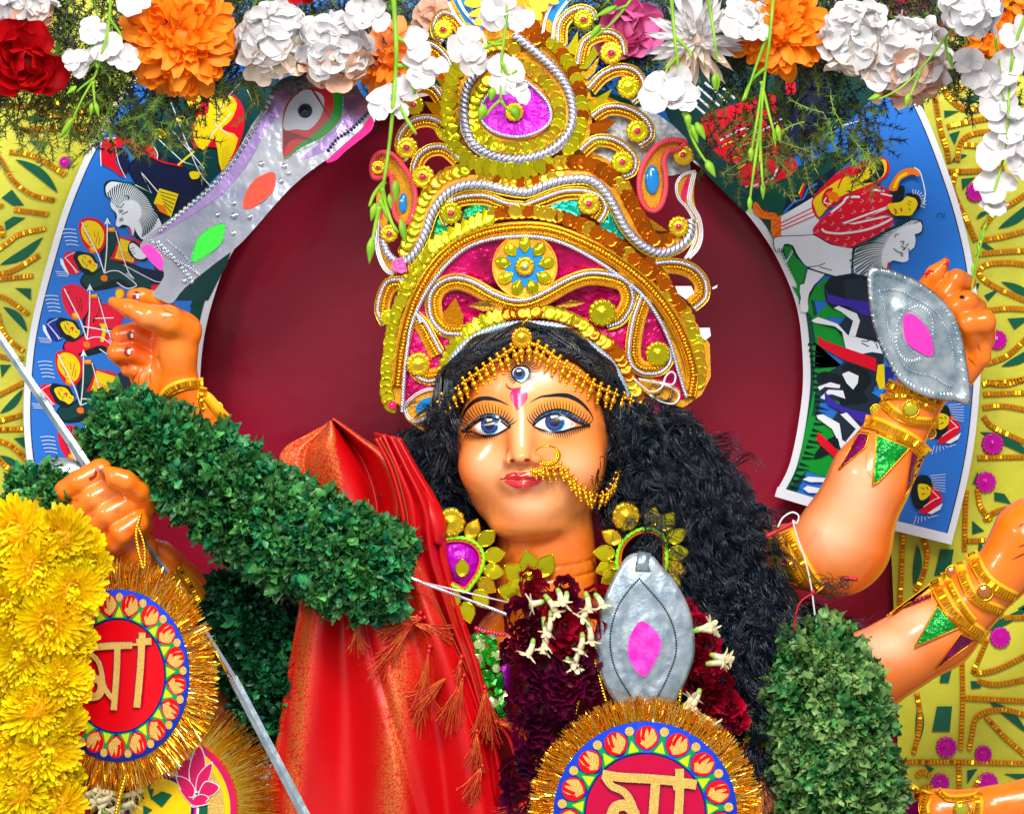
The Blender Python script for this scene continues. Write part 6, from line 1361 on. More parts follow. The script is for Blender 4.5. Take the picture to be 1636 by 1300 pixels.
# ================================================================== dark rose garland with tuberoses
roseM = [mat('rose_petal_' + k, v, .45, spec=.35, objvar=.3, var_rgb=v2, vscale=22, bump=.35, bscale=90, transl=.06) for k, v, v2 in (('maroon', (128, 0, 40), (70, 0, 36)), ('crimson', (190, 0, 46), (120, 0, 26)), ('plum', (108, 0, 54), (58, 0, 40)))]
def ruffle(b, c, nrm, r, np_=26, mi=0, wv=.2):
    nrm = Vector(nrm).normalized(); a = nrm.orthogonal().normalized(); c2 = nrm.cross(a); c = Vector(c)
    for k in range(np_):
        u = (k + .5) / np_; th0 = k * 2.39996 + random.uniform(-.2, .2); rad = r * (.12 + .78 * u ** .8); wdt = (2.1 - .9 * u) ; hgt = r * (.62 - .30 * u); tilt = .15 + 1.0 * u; n = 7; vs = []; ph = random.uniform(0, 6)
        for j in range(4):
            v = j / 3
            for i in range(n):
                s = i / (n - 1) - .5; th = th0 + s * wdt; e = math.cos(s * PI * .9) ** .4 if abs(s) < .5 else 0
                hh = hgt * v * (.55 + .45 * e); outw = rad + math.sin(tilt) * hh + (wv * r * .35 * math.sin(i * 2.1 + ph) * v * v); zz = math.cos(tilt) * hh + r * (.10 - .35 * u) + wv * r * .25 * math.sin(i * 1.7 + ph * 2) * v * v
                vs.append(c + (a * math.cos(th) + c2 * math.sin(th)) * outw + nrm * zz)
        b.add(vs, [(j * n + i, j * n + i + 1, (j + 1) * n + i + 1, (j + 1) * n + i) for j in range(3) for i in range(n - 1)], mi)
rg = thing('rose_garland', 'dark maroon rose garland with cream tuberose buds round the neck and down the chest', 'flower garland', (880, 1080, -90))
for (x, y, r, mi, d) in ((862, 955, 26, 1, -96), (838, 990, 32, 0, -108), (848, 1028, 34, 0, -110), (905, 965, 24, 0, -98), (900, 1005, 34, 1, -120), (940, 1000, 24, 1, -112), (958, 960, 24, 1, -92), (918, 1048, 36, 0, -118), (870, 1062, 34, 2, -116), (848, 1098, 32, 2, -112), (900, 1095, 32, 2, -118), (940, 1080, 28, 2, -108), (866, 1135, 34, 2, -118), (912, 1135, 32, 2, -118), (850, 1172, 30, 2, -112), (892, 1172, 34, 2, -120), (930, 1165, 24, 2, -108), (858, 1208, 32, 2, -112), (890, 1215, 26, 2, -110), (830, 1240, 30, 0, -100), (836, 1285, 34, 2, -98), (850, 930, 20, 1, -90), (905, 938, 18, 0, -88), (818, 1040, 18, 2, -100), (826, 1130, 20, 2, -104),
                        (1118, 1000, 20, 1, -60), (1125, 1030, 24, 1, -66), (1110, 1058, 26, 1, -70), (1140, 1062, 20, 1, -66), (1118, 1090, 26, 1, -70), (1150, 1090, 20, 1, -62), (1138, 1120, 26, 1, -70), (1165, 1125, 22, 1, -60), (1105, 1030, 18, 0, -56), (1100, 975, 12, 1, -40), (1150, 1150, 24, 0, -60), (1180, 1150, 18, 1, -50)):
    b = MB(); ruffle(b, A(x, y, d), (random.uniform(-.5, .5), -1, random.uniform(-.5, .5)), r * 1.1, 17, 0, .26); b.obj('rose', roseM[mi], rg)
b = MB(); tube(b, [A(*p) for p in ((880, 950, -40), (880, 1050, -60), (880, 1180, -60), (840, 1320, -50))], 44, 12); tube(b, [A(*p) for p in ((1090, 960, 0), (1120, 1050, -20), (1160, 1160, -20))], 26, 10); b.obj('garland_core', roseM[0], rg)
tubM = mat('tuberose_cream', (238, 228, 185), .5, transl=.15, objvar=.12, sss=0.0); tubG = mat('tuberose_green', (150, 185, 80), .5)
def tuberose(x, y, ang, ln, open_, par=rg, d=-128):
    ln *= .8; open_ += .3; b = MB(); dx, dy = math.cos(ang), math.sin(ang); P = [A(x + dx * ln * u + 2 * math.sin(u * 3), y + dy * ln * u, d - 6 * math.sin(u * 2)) for u in np.linspace(0, 1, 7)]
    tube(b, P, [2.6, 3.8, 4.4, 4.4, 4.8, 5.6, 4.8], 8, mi=0); tube(b, P[:3], [3.2, 4.3, 4.8], 8, mi=1)
    t = (P[-1] - P[-2]).normalized(); a = t.orthogonal().normalized(); c2 = t.cross(a)
    for k in range(6):
        th = k * PI / 3; dv = (t * (1.0 - open_ * .7) + (a * math.cos(th) + c2 * math.sin(th)) * (.25 + open_)).normalized(); strip_petal(b, P[-1] - t * 3, dv, t + a * .01, 15 + 5 * open_, 8, random.uniform(-.6, .7))
    b.obj('tuberose', [tubM, tubG], par)
for (x, y, a, l, o_) in ((868, 960, 2.9, 26, 1), (870, 950, 1.0, 40, .3), (880, 975, 1.7, 42, .3), (868, 985, 1.5, 58, .4), (876, 1000, 1.8, 48, .5), (890, 940, 1.3, 26, .6), (905, 945, 1.8, 24, .5), (935, 945, 1.4, 36, .7), (950, 948, 1.0, 26, .3), (940, 960, 1.9, 34, .5), (852, 1020, 1.9, 34, .6), (930, 1010, 1.7, 34, .4), (925, 1035, 1.9, 30, .8), (905, 1050, .9, 24, .5), (938, 990, 1.4, 42, .3),
                       (1108, 1008, -.35, 36, .5), (1112, 1004, .1, 34, .3), (1128, 1060, -.1, 32, .5), (1140, 1050, .1, 28, .3), (1092, 1130, -.9, 26, .6), (1104, 1122, 1.2, 34, .4), (1118, 1100, 2.0, 38, .4), (1120, 1142, .7, 30, .7), (1100, 1150, .2, 24, .4), (1135, 1045, .3, 26, .6)):
    tuberose(x, y, a, l, o_)
# small tuberose cluster at the bottom left, under the fan
tq = thing('tuberose_cluster', 'white tuberose buds and dark red petals under the left round emblem', 'flowers', (170, 1280, -60))
for k in range(16): tuberose(150 + random.uniform(-40, 60), 1285 + random.uniform(-20, 14), random.choice([2.9, 3.3, .1, -.3, 2.4]), random.uniform(24, 38), random.uniform(.2, .8), tq, -70 - random.random() * 12)
for x, y in ((130, 1262), (190, 1258), (215, 1268), (165, 1298), (110, 1280)): b = MB(); ruffle(b, A(x, y, -56), (0, -1, .2), 22, 18, 0, .45); b.obj('rose', roseM[0], tq)
# ================================================================== round paper emblems with tinsel fringe
tinsel = mat('gold_tinsel', (250, 178, 30), 0.16, 0.92, objvar=.2); tinsel2 = mat('pale_tinsel', (255, 228, 120), 0.12, 0.92)
inkset = dict(blue=(24, 66, 205), red=(222, 0, 22), crimson=(196, 0, 60), gold=(232, 168, 60), green=(0, 150, 80), lime=(200, 225, 20), pink=(215, 20, 95), yellow=(250, 205, 0), navy=(20, 30, 120), white=(225, 228, 235), dgreen=(0, 95, 60))
IM = [mat('emblem_' + k, v, 0.3, spec=.3) if k != 'gold' else mat('emblem_gold_glitter', (235, 172, 60), .35, .45, bump=1.0, bscale=900, var_rgb=(255, 225, 130), vscale=900) for k, v in inkset.items()]; II = {k: i for i, k in enumerate(inkset)}
def emblem(name, label, cx, cy, rx, ry, d0, tilt, ncir, fr, sx_text, text_pts, a0=0.0, fringe_n=1500, cutw=None):
    t = thing(name, label, 'round emblem', (cx, cy, d0)); D = lambda x, y: d0 + (x - cx) * tilt
    b = MB(); plate(b, circ(cx, cy, rx, 64, ry), D, 6); b.obj('card_disc', IM[0], t)
    uv = lambda u, v: (cx + u * rx, cy + v * ry)
    z = [0.8]
    def lay(b, P, c, dz=.25): z[0] += dz * .1; sheet(b, P, lambda x, y: D(x, y) - z[0], II[c])
    b = MB(); lay(b, [uv(.665 * math.cos(a), .665 * math.sin(a)) for a in np.linspace(0, 2 * PI, 57)[:-1]], 'navy'); lay(b, [uv(.645 * math.cos(a), .645 * math.sin(a)) for a in np.linspace(0, 2 * PI, 57)[:-1]], 'red' if tilt else 'crimson'); b.obj('red_centre', IM, t, smooth=False)
    for k in range(ncir):
        a = a0 + 2 * PI * k / ncir; ca, sa = math.cos(a), math.sin(a); R_ = .825; rad = .128
        def loc(x, y): return uv(ca * (R_ + y) - sa * x, sa * (R_ + y) + ca * x)       # y outward
        b = MB(); lay(b, [loc(rad * math.cos(q), rad * math.sin(q)) for q in np.linspace(0, 2 * PI, 23)[:-1]], 'red')
        for j in (-1, 0, 1):
            P = [loc(*p) for p in smooth([(j * .03, -.10), (j * .085 + .022, -.02), (j * .075 + .018, .05), (j * .055, .105), (j * .05 - .022, .04), (j * .035 - .02, -.03)], 3, True)]
            lay(b, P, 'gold')
        lay(b, [loc(x, y) for x, y in ((-.07, -.06), (0, -.118), (.07, -.06), (.05, -.03), (-.05, -.03))], 'gold'); b.obj('lotus_medallion', IM, t, smooth=False)
        a2 = a + PI / ncir; ca, sa = math.cos(a2), math.sin(a2)
        b = MB(); lay(b, [loc(x, y) for x, y in ((-.11, -.16), (-.035, -.06), (-.03, .06), (.03, .06), (.035, -.06), (.11, -.16))], 'green'); lay(b, [loc(x, y) for x, y in ((-.06, -.145), (0, -.02), (.06, -.145))], 'lime'); lay(b, [loc(.05 * math.cos(q), .085 + .05 * math.sin(q)) for q in np.linspace(0, 2 * PI, 13)[:-1]], 'gold'); b.obj('stem_motif', IM, t, smooth=False)
    # the word: thick glitter strokes
    b = MB(); z[0] += .3
    for pts, w in text_pts:
        z[0] += .05; stroke(b, smooth(pts, 5) if len(pts) > 2 else pts, w + 1.6, lambda x, y: D(x, y) - z[0], II['navy'])
    zz = z[0] + .3
    for pts, w in text_pts:
        zz += .05; q = smooth(pts, 5) if len(pts) > 2 else pts; ribbon(b, q, w, lambda x, y: D(x, y) - zz - 1.4, 1.3, II['gold'])
    b.obj('lettering', IM, t, smooth=False)
    # fringe
    b = MB()
    for k in range(fringe_n):
        a = random.uniform(0, 2 * PI); l = random.uniform(.75, 1.12) * fr; r0 = 1 - .03 * random.random(); x0, y0 = cx + rx * r0 * math.cos(a), cy + ry * r0 * math.sin(a); aa = a + random.gauss(0, .16)
        dz = random.uniform(-1, 1); x1, y1 = x0 + math.cos(aa) * l * (rx / max(rx, ry) * .5 + .5), y0 + math.sin(aa) * l; xm, ym = (x0 + x1) / 2 + random.uniform(-2, 2), (y0 + y1) / 2 + random.uniform(-2, 2)
        nx, ny = -math.sin(aa), math.cos(aa); w = random.uniform(.8, 1.5); dd = D(x0, y0) + 3; vs = []
        for (x, y, q) in ((x0, y0, 0), (xm, ym, dz * 5), (x1, y1, dz * 12)): vs += [A(x + nx * w * .5, y + ny * w * .5, dd + q + random.uniform(-1.5, 1.5)), A(x - nx * w * .5, y - ny * w * .5, dd + q + random.uniform(-1.5, 1.5))]
        b.add(vs, [(0, 1, 3, 2), (2, 3, 5, 4)], 1 if random.random() < .25 else 0)
    o = b.obj('tinsel_fringe', [tinsel, tinsel2], t, smooth=False); o['kind'] = 'stuff'
    return t
e1 = lambda s: pl(s, 0, 820, 2.708); e2 = lambda s: pl(s, 840, 1000, 4.09)
em1 = emblem('round_emblem', 'round blue and red emblem with gold Bengali lettering and tinsel fringe on the left', 188, 1079, 115, 138, -96, -.3, 17, 50, 1,
    [(e1('330,585 480,572 572,570'), 11), (e1('572,566 612,566'), 4), (e1('590,556 655,552'), 11), (e1('508,575 505,680 492,850'), 10), (e1('615,515 608,660 592,838'), 11), (e1('385,600 425,640 440,690 448,740 470,780 490,800'), 8), (e1('372,745 392,715 430,720 440,750 425,785 390,790 370,765 385,740'), 13)], .12, 1700)
em2 = emblem('round_emblem', 'big round blue and crimson emblem with gold Bengali lettering at the bottom centre', 1031, 1300, 147, 148, -150, 0.0, 15, 40, 1,
    [(e2('500,965 620,985 800,995 980,1010'), 15), (e2('960,1040 1040,1025 1115,1035'), 16), (e2('850,1000 840,1130 820,1400'), 15), (e2('1005,930 1005,1100 985,1400'), 14), (e2('515,975 560,1040 640,1080 690,1150 720,1250'), 12), (e2('560,1240 590,1180 660,1170 710,1230 690,1300 600,1300 570,1240'), 18)], PI * 1.5 + .02, 2400)
def cord(t, s, z, d, r=2.2, name='gold_cord'): b = MB(); rope(b, z(s), r, d, lobes=2, amp=.5, pitch=5); b.obj(name, jgold, t)
cord(em1, '610,0 590,80 600,160 620,240', e1, -116, 3); cord(em1, '600,60 625,140 628,230', e1, -116, 2); cord(em1, '545,1130 520,1220 500,1310', e1, -118, 3.4); cord(em1, '385,1170 350,1240 320,1310', e1, -120, 1.6)
z5_ = fo
for s in ('880,780 850,900 810,1040 770,1220', '870,790 880,900 910,1010 940,1110', '1385,740 1360,880 1330,1000 1320,1110'): cord(em2, s, fo, -112, 2.6)
# lotus plate behind the left emblem
lp = thing('lotus_plate', 'pink rimmed round plate painted with a pink lotus behind the left emblem', 'painted plate', (256, 1292, -60))
b = MB(); plate(b, circ(256, 1292, 122, 60), -60, 6, II['pink'])
zc_ = -60
for r_, c in ((118, 'pink'), (112, 'yellow'), (103, 'gold'), (76, 'dgreen'), (62, 'white'), (58, 'pink'), (54, 'navy'), (49, 'yellow')): zc_ -= .3; sheet(b, circ(256, 1292, r_, 60), zc_, II[c])
b.obj('plate_disc', IM, lp, smooth=False)
petals = ['820,1195 770,1130 770,1040 800,1010 830,1090 825,1150', '840,1190 820,1110 855,1005 885,1060 880,1130', '850,1200 860,1130 915,1080 905,1140 880,1180', '860,1215 890,1160 945,1180 920,1215 880,1225', '830,1225 790,1200 765,1140 810,1150 840,1190', '840,1230 870,1215 900,1230 870,1260 830,1265', '800,1225 780,1190 840,1240 900,1250 840,1262']
b = MB()
for k, s in enumerate(petals):
    P = [tuple(p) for p in smooth(e1(s), 4, True)]; c = np.mean(np.array(P), 0); zc_ -= .15; sheet(b, [tuple(c + (np.array(p) - c) * 1.12) for p in P], zc_, II['white']); zc_ -= .1; sheet(b, P, zc_, II['pink'])
b.obj('painted_lotus', IM, lp, smooth=False)
b = MB()
for s in ('610,1130 670,1100 660,1160 640,1200', '650,1230 700,1200 745,1215 700,1270', '640,1190 665,1190 655,1240', '620,1260 660,1280 620,1310'): zc_ -= .1; sheet(b, e1(s), zc_, II['dgreen'])
b.obj('painted_leaf', IM, lp, smooth=False)
b = MB()
for k in range(900):
    a = random.uniform(-1.3, .6); l = random.uniform(40, 74); x0, y0 = 256 + 122 * math.cos(a), 1292 + 122 * math.sin(a); aa = a + random.gauss(.05, .12); w = random.uniform(.7, 1.3); x1, y1 = x0 + math.cos(aa) * l, y0 + math.sin(aa) * l; nx, ny = -math.sin(aa), math.cos(aa); q = random.uniform(-12, 12)
    b.add([A(x0 + nx * w / 2, y0 + ny * w / 2, -54), A(x0 - nx * w / 2, y0 - ny * w / 2, -54), A(x1 - nx * w / 2, y1 - ny * w / 2, -54 + q), A(x1 + nx * w / 2, y1 + ny * w / 2, -53 + q)], [(0, 1, 2, 3)], k % 4 == 0)
o = b.obj('tinsel_fringe', [tinsel, tinsel2], lp, smooth=False); o['kind'] = 'stuff'
wf = thing('white_frill', 'white paper frill between the lotus plate and the red drape', 'paper frill', (410, 1270, -30))
for k in range(26):
    b = MB(); x, y = 385 + random.uniform(0, 62), 1222 + random.uniform(0, 90); ruffle(b, A(x, y, -24 - random.random() * 10), (random.uniform(-.4, .4), -1, random.uniform(-.4, .4)), 14, 7, 0, .6); b.obj('frill', mat('white_paper_frill', (232, 232, 236), .6, transl=.1), wf)
# ================================================================== silver weapons
tin = mat('beaten_tin', (214, 226, 230), 0.26, 0.85, bump=.4, bscale=30, bdist=.004, rvar=.12, vscale=30, var_rgb=(150, 172, 184)); tinP = mat('tin_bright', (226, 228, 236), .16, .9, bump=.55, bscale=8, bdist=.008, var_rgb=(150, 156, 180), vscale=7)  # colour patches of the bright tin paint in uneven reflections
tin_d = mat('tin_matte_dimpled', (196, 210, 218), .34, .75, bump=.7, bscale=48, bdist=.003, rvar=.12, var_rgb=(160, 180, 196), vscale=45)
inkP = mat('painted_pink', (255, 40, 165), .3, coat=.4); inkG = mat('painted_green', (20, 205, 30), .3, coat=.4); inkR = mat('painted_orange_red', (250, 55, 5), .3, coat=.4); lil = mat('tin_lilac_reflection', (196, 165, 225), .16, .9, bump=.3, bscale=16, bdist=.006)  # lilac tin paints purple reflections onto the silver blade
# scimitar with an eye, held in the raised left hand
sw = thing('eye_scimitar', 'broad silver tin blade painted with an eye in the raised left hand', 'sword', (262, 490, -20))
zz1 = z1
SWD = lambda x, y: -22 + 20 * math.sin((x + y) / 260.0) - 0.03 * (x - 262)
b = MB(); body_ = [tuple(p) for p in smooth(z1('1250,330 1180,385 1140,470 1090,540 1010,680 900,820 760,930 640,1020 605,1075 660,1130 710,1180 690,1230 660,1275 700,1300 745,1310 800,1245 930,1140 1050,1045 1250,820 1400,700 1440,690 1500,640 1600,560 1620,500 1560,400 1480,300'), 3, True)]
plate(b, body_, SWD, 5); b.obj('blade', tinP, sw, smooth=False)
def on_sw(o_): return lambda x, y: SWD(x, y) - o_
def bd(name, s, m, off, th=1.2, sm=4, z=z1): b = MB(); plate(b, [tuple(p) for p in (smooth(z(s), sm, True) if sm else z(s))], on_sw(off), th); return b.obj(name, m, sw, smooth=False)
bd('lilac_reflection', '1190,400 1250,395 1215,500 1150,560 1080,700 960,840 830,930 700,1010 660,1020 760,950 900,840 1010,700 1100,560', lil, 1.4); bd('pink_rim', '1605,505 1610,560 1500,650 1450,695 1410,700 1470,640 1560,560', mat('hot_pink_foil', (245, 0, 120), .25, .4), 1.4)
bd('lilac_reflection', '1500,420 1560,420 1590,470 1520,560 1420,650 1300,690 1380,620 1470,520', lil, 1.2); bd('pink_patch', '610,1075 650,1060 700,1110 700,1170 660,1140', inkP, 1.4)
for k, (s, m) in enumerate((('1380,375 1290,400 1230,470 1222,590 1230,690 1300,640 1400,590 1470,520 1480,410', mat('eye_green', (0, 140, 20), .3, coat=.4)), ('1370,380 1290,400 1232,470 1222,590 1230,680 1300,620 1380,560 1440,480 1430,380', mat('eye_red', (190, 10, 30), .3, coat=.4)), ('1340,390 1290,405 1240,470 1228,560 1280,560 1340,560 1390,500 1400,420', mat('eye_grey', (190, 196, 208), .3, coat=.4)))): bd('painted_eye', s, m, 1.6 + k * .4, .4)
b = MB(); x, y = z1('1320,480')[0]; plate(b, circ(x, y, 11.5, 24), on_sw(3.2), .5); b.obj('eye_pupil', mat('navy_paint', (6, 16, 50), .25, coat=.4), sw)
b = MB()
for k in range(16): stroke(b, z1('%d,%d %d,%d' % (1228 + k * 8, 560 - abs(k - 5) * 0 + k * 3, 1228 + k * 1, 660 - k * 5)), (2.0, 1.2, .3), on_sw(3.0 + k * .01))
for k in range(14): stroke(b, z1('%d,%d %d,%d' % (1345 + k * 6, 385 + k * 9, 1380 + k * 4, 420 + k * 8)), (1.6, 1.0, .2), on_sw(3.2 + k * .01))
b.obj('eye_lashes', mat('dark_red_paint', (120, 6, 20), .3), sw, smooth=False)
bd('orange_drop', '1180,745 1110,770 1060,840 1055,905 1120,885 1180,830 1192,780', inkR, 1.8, 1.4); bd('green_drop', '968,965 900,990 850,1040 828,1135 900,1105 960,1050 972,1000', inkG, 1.8, 1.4)
def studs(par, pts, r, step, dfn, m=tinP, name='stud_row'):
    b = MB(); beads(b, pts, r, step, dfn, seg=7, rings=5); return b.obj(name, m, par)
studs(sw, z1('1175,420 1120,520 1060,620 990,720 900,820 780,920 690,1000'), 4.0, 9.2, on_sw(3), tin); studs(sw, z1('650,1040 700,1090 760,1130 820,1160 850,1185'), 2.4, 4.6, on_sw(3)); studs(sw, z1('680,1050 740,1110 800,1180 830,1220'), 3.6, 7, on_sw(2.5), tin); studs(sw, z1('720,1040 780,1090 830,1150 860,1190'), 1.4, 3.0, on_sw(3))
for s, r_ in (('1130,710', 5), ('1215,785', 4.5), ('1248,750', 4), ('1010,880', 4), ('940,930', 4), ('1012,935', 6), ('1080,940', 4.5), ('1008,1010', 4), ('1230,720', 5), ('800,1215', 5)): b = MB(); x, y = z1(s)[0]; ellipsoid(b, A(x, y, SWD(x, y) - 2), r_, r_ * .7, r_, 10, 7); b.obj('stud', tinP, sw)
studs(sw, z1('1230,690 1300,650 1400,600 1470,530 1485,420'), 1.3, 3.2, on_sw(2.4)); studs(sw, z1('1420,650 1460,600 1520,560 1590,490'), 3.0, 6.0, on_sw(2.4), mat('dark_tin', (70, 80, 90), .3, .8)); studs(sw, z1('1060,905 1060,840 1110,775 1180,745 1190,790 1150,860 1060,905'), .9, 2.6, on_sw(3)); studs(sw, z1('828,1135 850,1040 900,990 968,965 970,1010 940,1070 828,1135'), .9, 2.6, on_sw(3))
# leaf-shaped tin blade in the raised right hand
def leafshield(name, label, at, outline, rings_, gem, D, m, beadr, z, capo=None):
    t = thing(name, label, 'leaf blade', at); b = MB()
    P = [tuple(p) for p in smooth(z(outline), 5, True)]; c = z(gem[0])[0]; Pn = np.array(dense(P, 6)); n = len(Pn); vs = []; lv = 14; fs = []
    prof = gem[3]
    for l in range(lv + 1):
        q = 1 - l / lv
        for p in Pn: v = np.array(c) + (p - np.array(c)) * q; vs.append(A(v[0], v[1], D(v[0], v[1]) - np.interp(1 - q, *prof)))
    for l in range(lv):
        for i in range(n): j = (i + 1) % n; fs.append((l * n + i, l * n + n + i, l * n + n + j, l * n + j))
    b.add(vs, fs); b2 = b; o = b.obj('plate', m, t, ang=60); md = o.modifiers.new('thickness', 'SOLIDIFY'); md.thickness = .0018
    def surf(x, y):
        # depth of the dished plate under a point
        a = math.atan2(y - c[1], x - c[0]); d_ = np.arctan2(Pn[:, 1] - c[1], Pn[:, 0] - c[0]); k = int(np.argmin(np.abs((d_ - a + PI) % (2 * PI) - PI))); R0 = np.hypot(*(Pn[k] - np.array(c))); q = min(1, math.hypot(x - c[0], y - c[1]) / R0)
        return D(x, y) - float(np.interp(1 - q, *prof))
    for s, r, st, mm in rings_:
        studs(t, z(s), r, st, lambda x, y: surf(x, y) - 2.6, mm, 'bead_line')
    b = MB(); plate(b, [tuple(p) for p in smooth(z(gem[1]), 4, True)], lambda x, y: surf(*c) - 3.2, 2.4); b.obj('pink_drop', gem[2], t, smooth=False)
    return t, surf, P, c
tinB = tinP
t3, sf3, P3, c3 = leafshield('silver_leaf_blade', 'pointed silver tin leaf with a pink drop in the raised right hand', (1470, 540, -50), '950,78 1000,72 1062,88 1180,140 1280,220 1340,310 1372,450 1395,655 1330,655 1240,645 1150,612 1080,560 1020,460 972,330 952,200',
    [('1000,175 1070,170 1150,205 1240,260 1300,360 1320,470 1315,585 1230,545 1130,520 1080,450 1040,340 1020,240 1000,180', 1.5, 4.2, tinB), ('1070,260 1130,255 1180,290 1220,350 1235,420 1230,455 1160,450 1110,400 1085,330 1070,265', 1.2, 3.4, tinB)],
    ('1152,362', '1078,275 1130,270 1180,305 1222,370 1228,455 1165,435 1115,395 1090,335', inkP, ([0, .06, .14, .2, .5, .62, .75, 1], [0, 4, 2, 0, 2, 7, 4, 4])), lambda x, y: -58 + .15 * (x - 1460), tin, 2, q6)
for k in range(60):   # pressed ridges round the rim
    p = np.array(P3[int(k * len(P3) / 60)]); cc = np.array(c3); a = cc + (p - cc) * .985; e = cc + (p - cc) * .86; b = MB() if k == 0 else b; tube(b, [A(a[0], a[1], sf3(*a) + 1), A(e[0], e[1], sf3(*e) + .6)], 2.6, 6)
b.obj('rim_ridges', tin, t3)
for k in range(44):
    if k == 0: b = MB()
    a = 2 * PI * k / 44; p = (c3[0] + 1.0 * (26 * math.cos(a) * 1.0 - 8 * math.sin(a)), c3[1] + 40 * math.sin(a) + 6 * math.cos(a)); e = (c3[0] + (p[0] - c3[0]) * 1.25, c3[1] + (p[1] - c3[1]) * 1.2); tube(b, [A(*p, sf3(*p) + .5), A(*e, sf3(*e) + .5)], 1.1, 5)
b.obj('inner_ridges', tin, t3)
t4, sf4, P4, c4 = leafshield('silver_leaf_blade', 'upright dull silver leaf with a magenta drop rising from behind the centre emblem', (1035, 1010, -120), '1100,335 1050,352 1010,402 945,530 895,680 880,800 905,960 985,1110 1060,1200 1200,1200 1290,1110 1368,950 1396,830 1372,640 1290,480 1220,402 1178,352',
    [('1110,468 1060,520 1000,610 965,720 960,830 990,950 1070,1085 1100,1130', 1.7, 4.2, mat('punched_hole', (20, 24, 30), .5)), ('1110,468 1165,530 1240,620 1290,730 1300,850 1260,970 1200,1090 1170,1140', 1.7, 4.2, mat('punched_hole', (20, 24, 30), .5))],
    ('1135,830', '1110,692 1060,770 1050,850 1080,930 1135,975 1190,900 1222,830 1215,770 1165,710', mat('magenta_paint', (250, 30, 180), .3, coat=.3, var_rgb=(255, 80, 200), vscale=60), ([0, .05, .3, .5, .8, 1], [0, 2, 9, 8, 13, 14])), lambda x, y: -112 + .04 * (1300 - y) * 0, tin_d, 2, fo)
b = MB(); plate(b, fo('1105,325 1170,335 1158,395 1168,430 1088,430 1090,385'), -122, 3); b.obj('folded_tip', tin, t4)
# sword through the lower left fist
def blade(t, s0, s1, w0, w1, d0, d1, name='blade', m=tinP):
    b = MB(); n = 10; vs = []
    for i in range(n + 1):
        u = i / n; x, y = s0[0] + (s1[0] - s0[0]) * u, s0[1] + (s1[1] - s0[1]) * u; w = w0 + (w1 - w0) * u; d = d0 + (d1 - d0) * u; tx, ty = s1[0] - s0[0], s1[1] - s0[1]; l = math.hypot(tx, ty); nx, ny = -ty / l, tx / l
        vs += [A(x + nx * w / 2, y + ny * w / 2, d), A(x, y, d - w * .28), A(x - nx * w / 2, y - ny * w / 2, d), A(x, y, d + w * .28)]
    fs = []
    for i in range(n):
        for j in range(4): fs.append((i * 4 + j, (i + 1) * 4 + j, (i + 1) * 4 + (j + 1) % 4, i * 4 + (j + 1) % 4))
    fs += [(0, 1, 2, 3), tuple(range(n * 4, n * 4 + 4))[::-1]]
    b.add(vs, fs); return b.obj(name, m, t, smooth=False)
s1_ = thing('sword', 'narrow steel sword crossing the blue banner into the lower left fist', 'sword', (140, 745, -20))
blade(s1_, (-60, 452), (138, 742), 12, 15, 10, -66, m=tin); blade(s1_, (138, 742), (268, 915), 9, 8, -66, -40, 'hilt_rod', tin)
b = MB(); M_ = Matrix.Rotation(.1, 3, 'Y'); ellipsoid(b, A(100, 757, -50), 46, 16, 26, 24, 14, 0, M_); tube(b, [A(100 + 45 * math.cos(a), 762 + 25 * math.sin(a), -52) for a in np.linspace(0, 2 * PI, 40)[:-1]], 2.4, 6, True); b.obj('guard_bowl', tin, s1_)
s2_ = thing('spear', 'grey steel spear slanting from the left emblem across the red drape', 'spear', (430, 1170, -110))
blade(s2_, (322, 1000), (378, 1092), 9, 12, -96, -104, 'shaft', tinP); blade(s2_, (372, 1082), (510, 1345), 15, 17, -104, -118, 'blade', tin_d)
b = MB(); tube(b, [A(338, 1030, -104), A(362, 1072, -108)], 2.6, 6); b.obj('gold_strip', gold, s2_)
s3_ = thing('thin_arrow', 'thin white and steel rods crossing the neck from the leaf garland', 'rod', (730, 950, -100))
blade(s3_, (652, 922), (812, 982), 4.5, 4, -110, -112, 'rod', tinP)
b = MB(); tube(b, [A(660, 926, -110), A(812, 962, -114)], 1.3, 6); b.obj('white_cord', white_wire, s3_)
# strings hanging at the right elbow
s4_ = thing('hanging_string', 'looped white wire and red thread hanging over the right elbow to the leaf garland', 'string', (1290, 940, -60))
b = MB(); q = smooth(q8('560,60 580,20 620,-5 650,10 640,45 625,30 640,90 680,210 705,320 715,400 728,490'), 6); tube(b, p3(resample(q, 3), lambda x, y: -40), 1.5, 6); b.obj('white_wire', white_wire, s4_)
b = MB(); tube(b, p3(resample(smooth(q8('710,345 660,380 640,430 630,510'), 6), 3), -36), 1.8, 6); ellipsoid(b, A(*q8('713,340')[0], -42), 3, 3, 5, 8, 6); tube(b, p3(resample(smooth(q8('510,100 560,75 600,55 640,35'), 6), 3), -30), 4, 6); tube(b, p3(resample(smooth(q8('830,290 860,280 905,285'), 6), 3), -40), 4, 6); b.obj('red_thread', mat('red_thread', (190, 10, 25), .5), s4_)
b = MB()
for k in range(46):
    a = random.uniform(-2.8, .4); x, y = q8('%f,%f' % (random.uniform(730, 850), random.uniform(280, 350)))[0]; r_ = random.uniform(5, 20); P = [A(x + r_ * math.cos(a + i * .5) , y + r_ * .6 * math.sin(a + i * .5), -44) for i in range(7)]; tube(b, P, .55, 3, cap=False)
o = b.obj('stray_hair', hairM, s4_); o['kind'] = 'stuff'
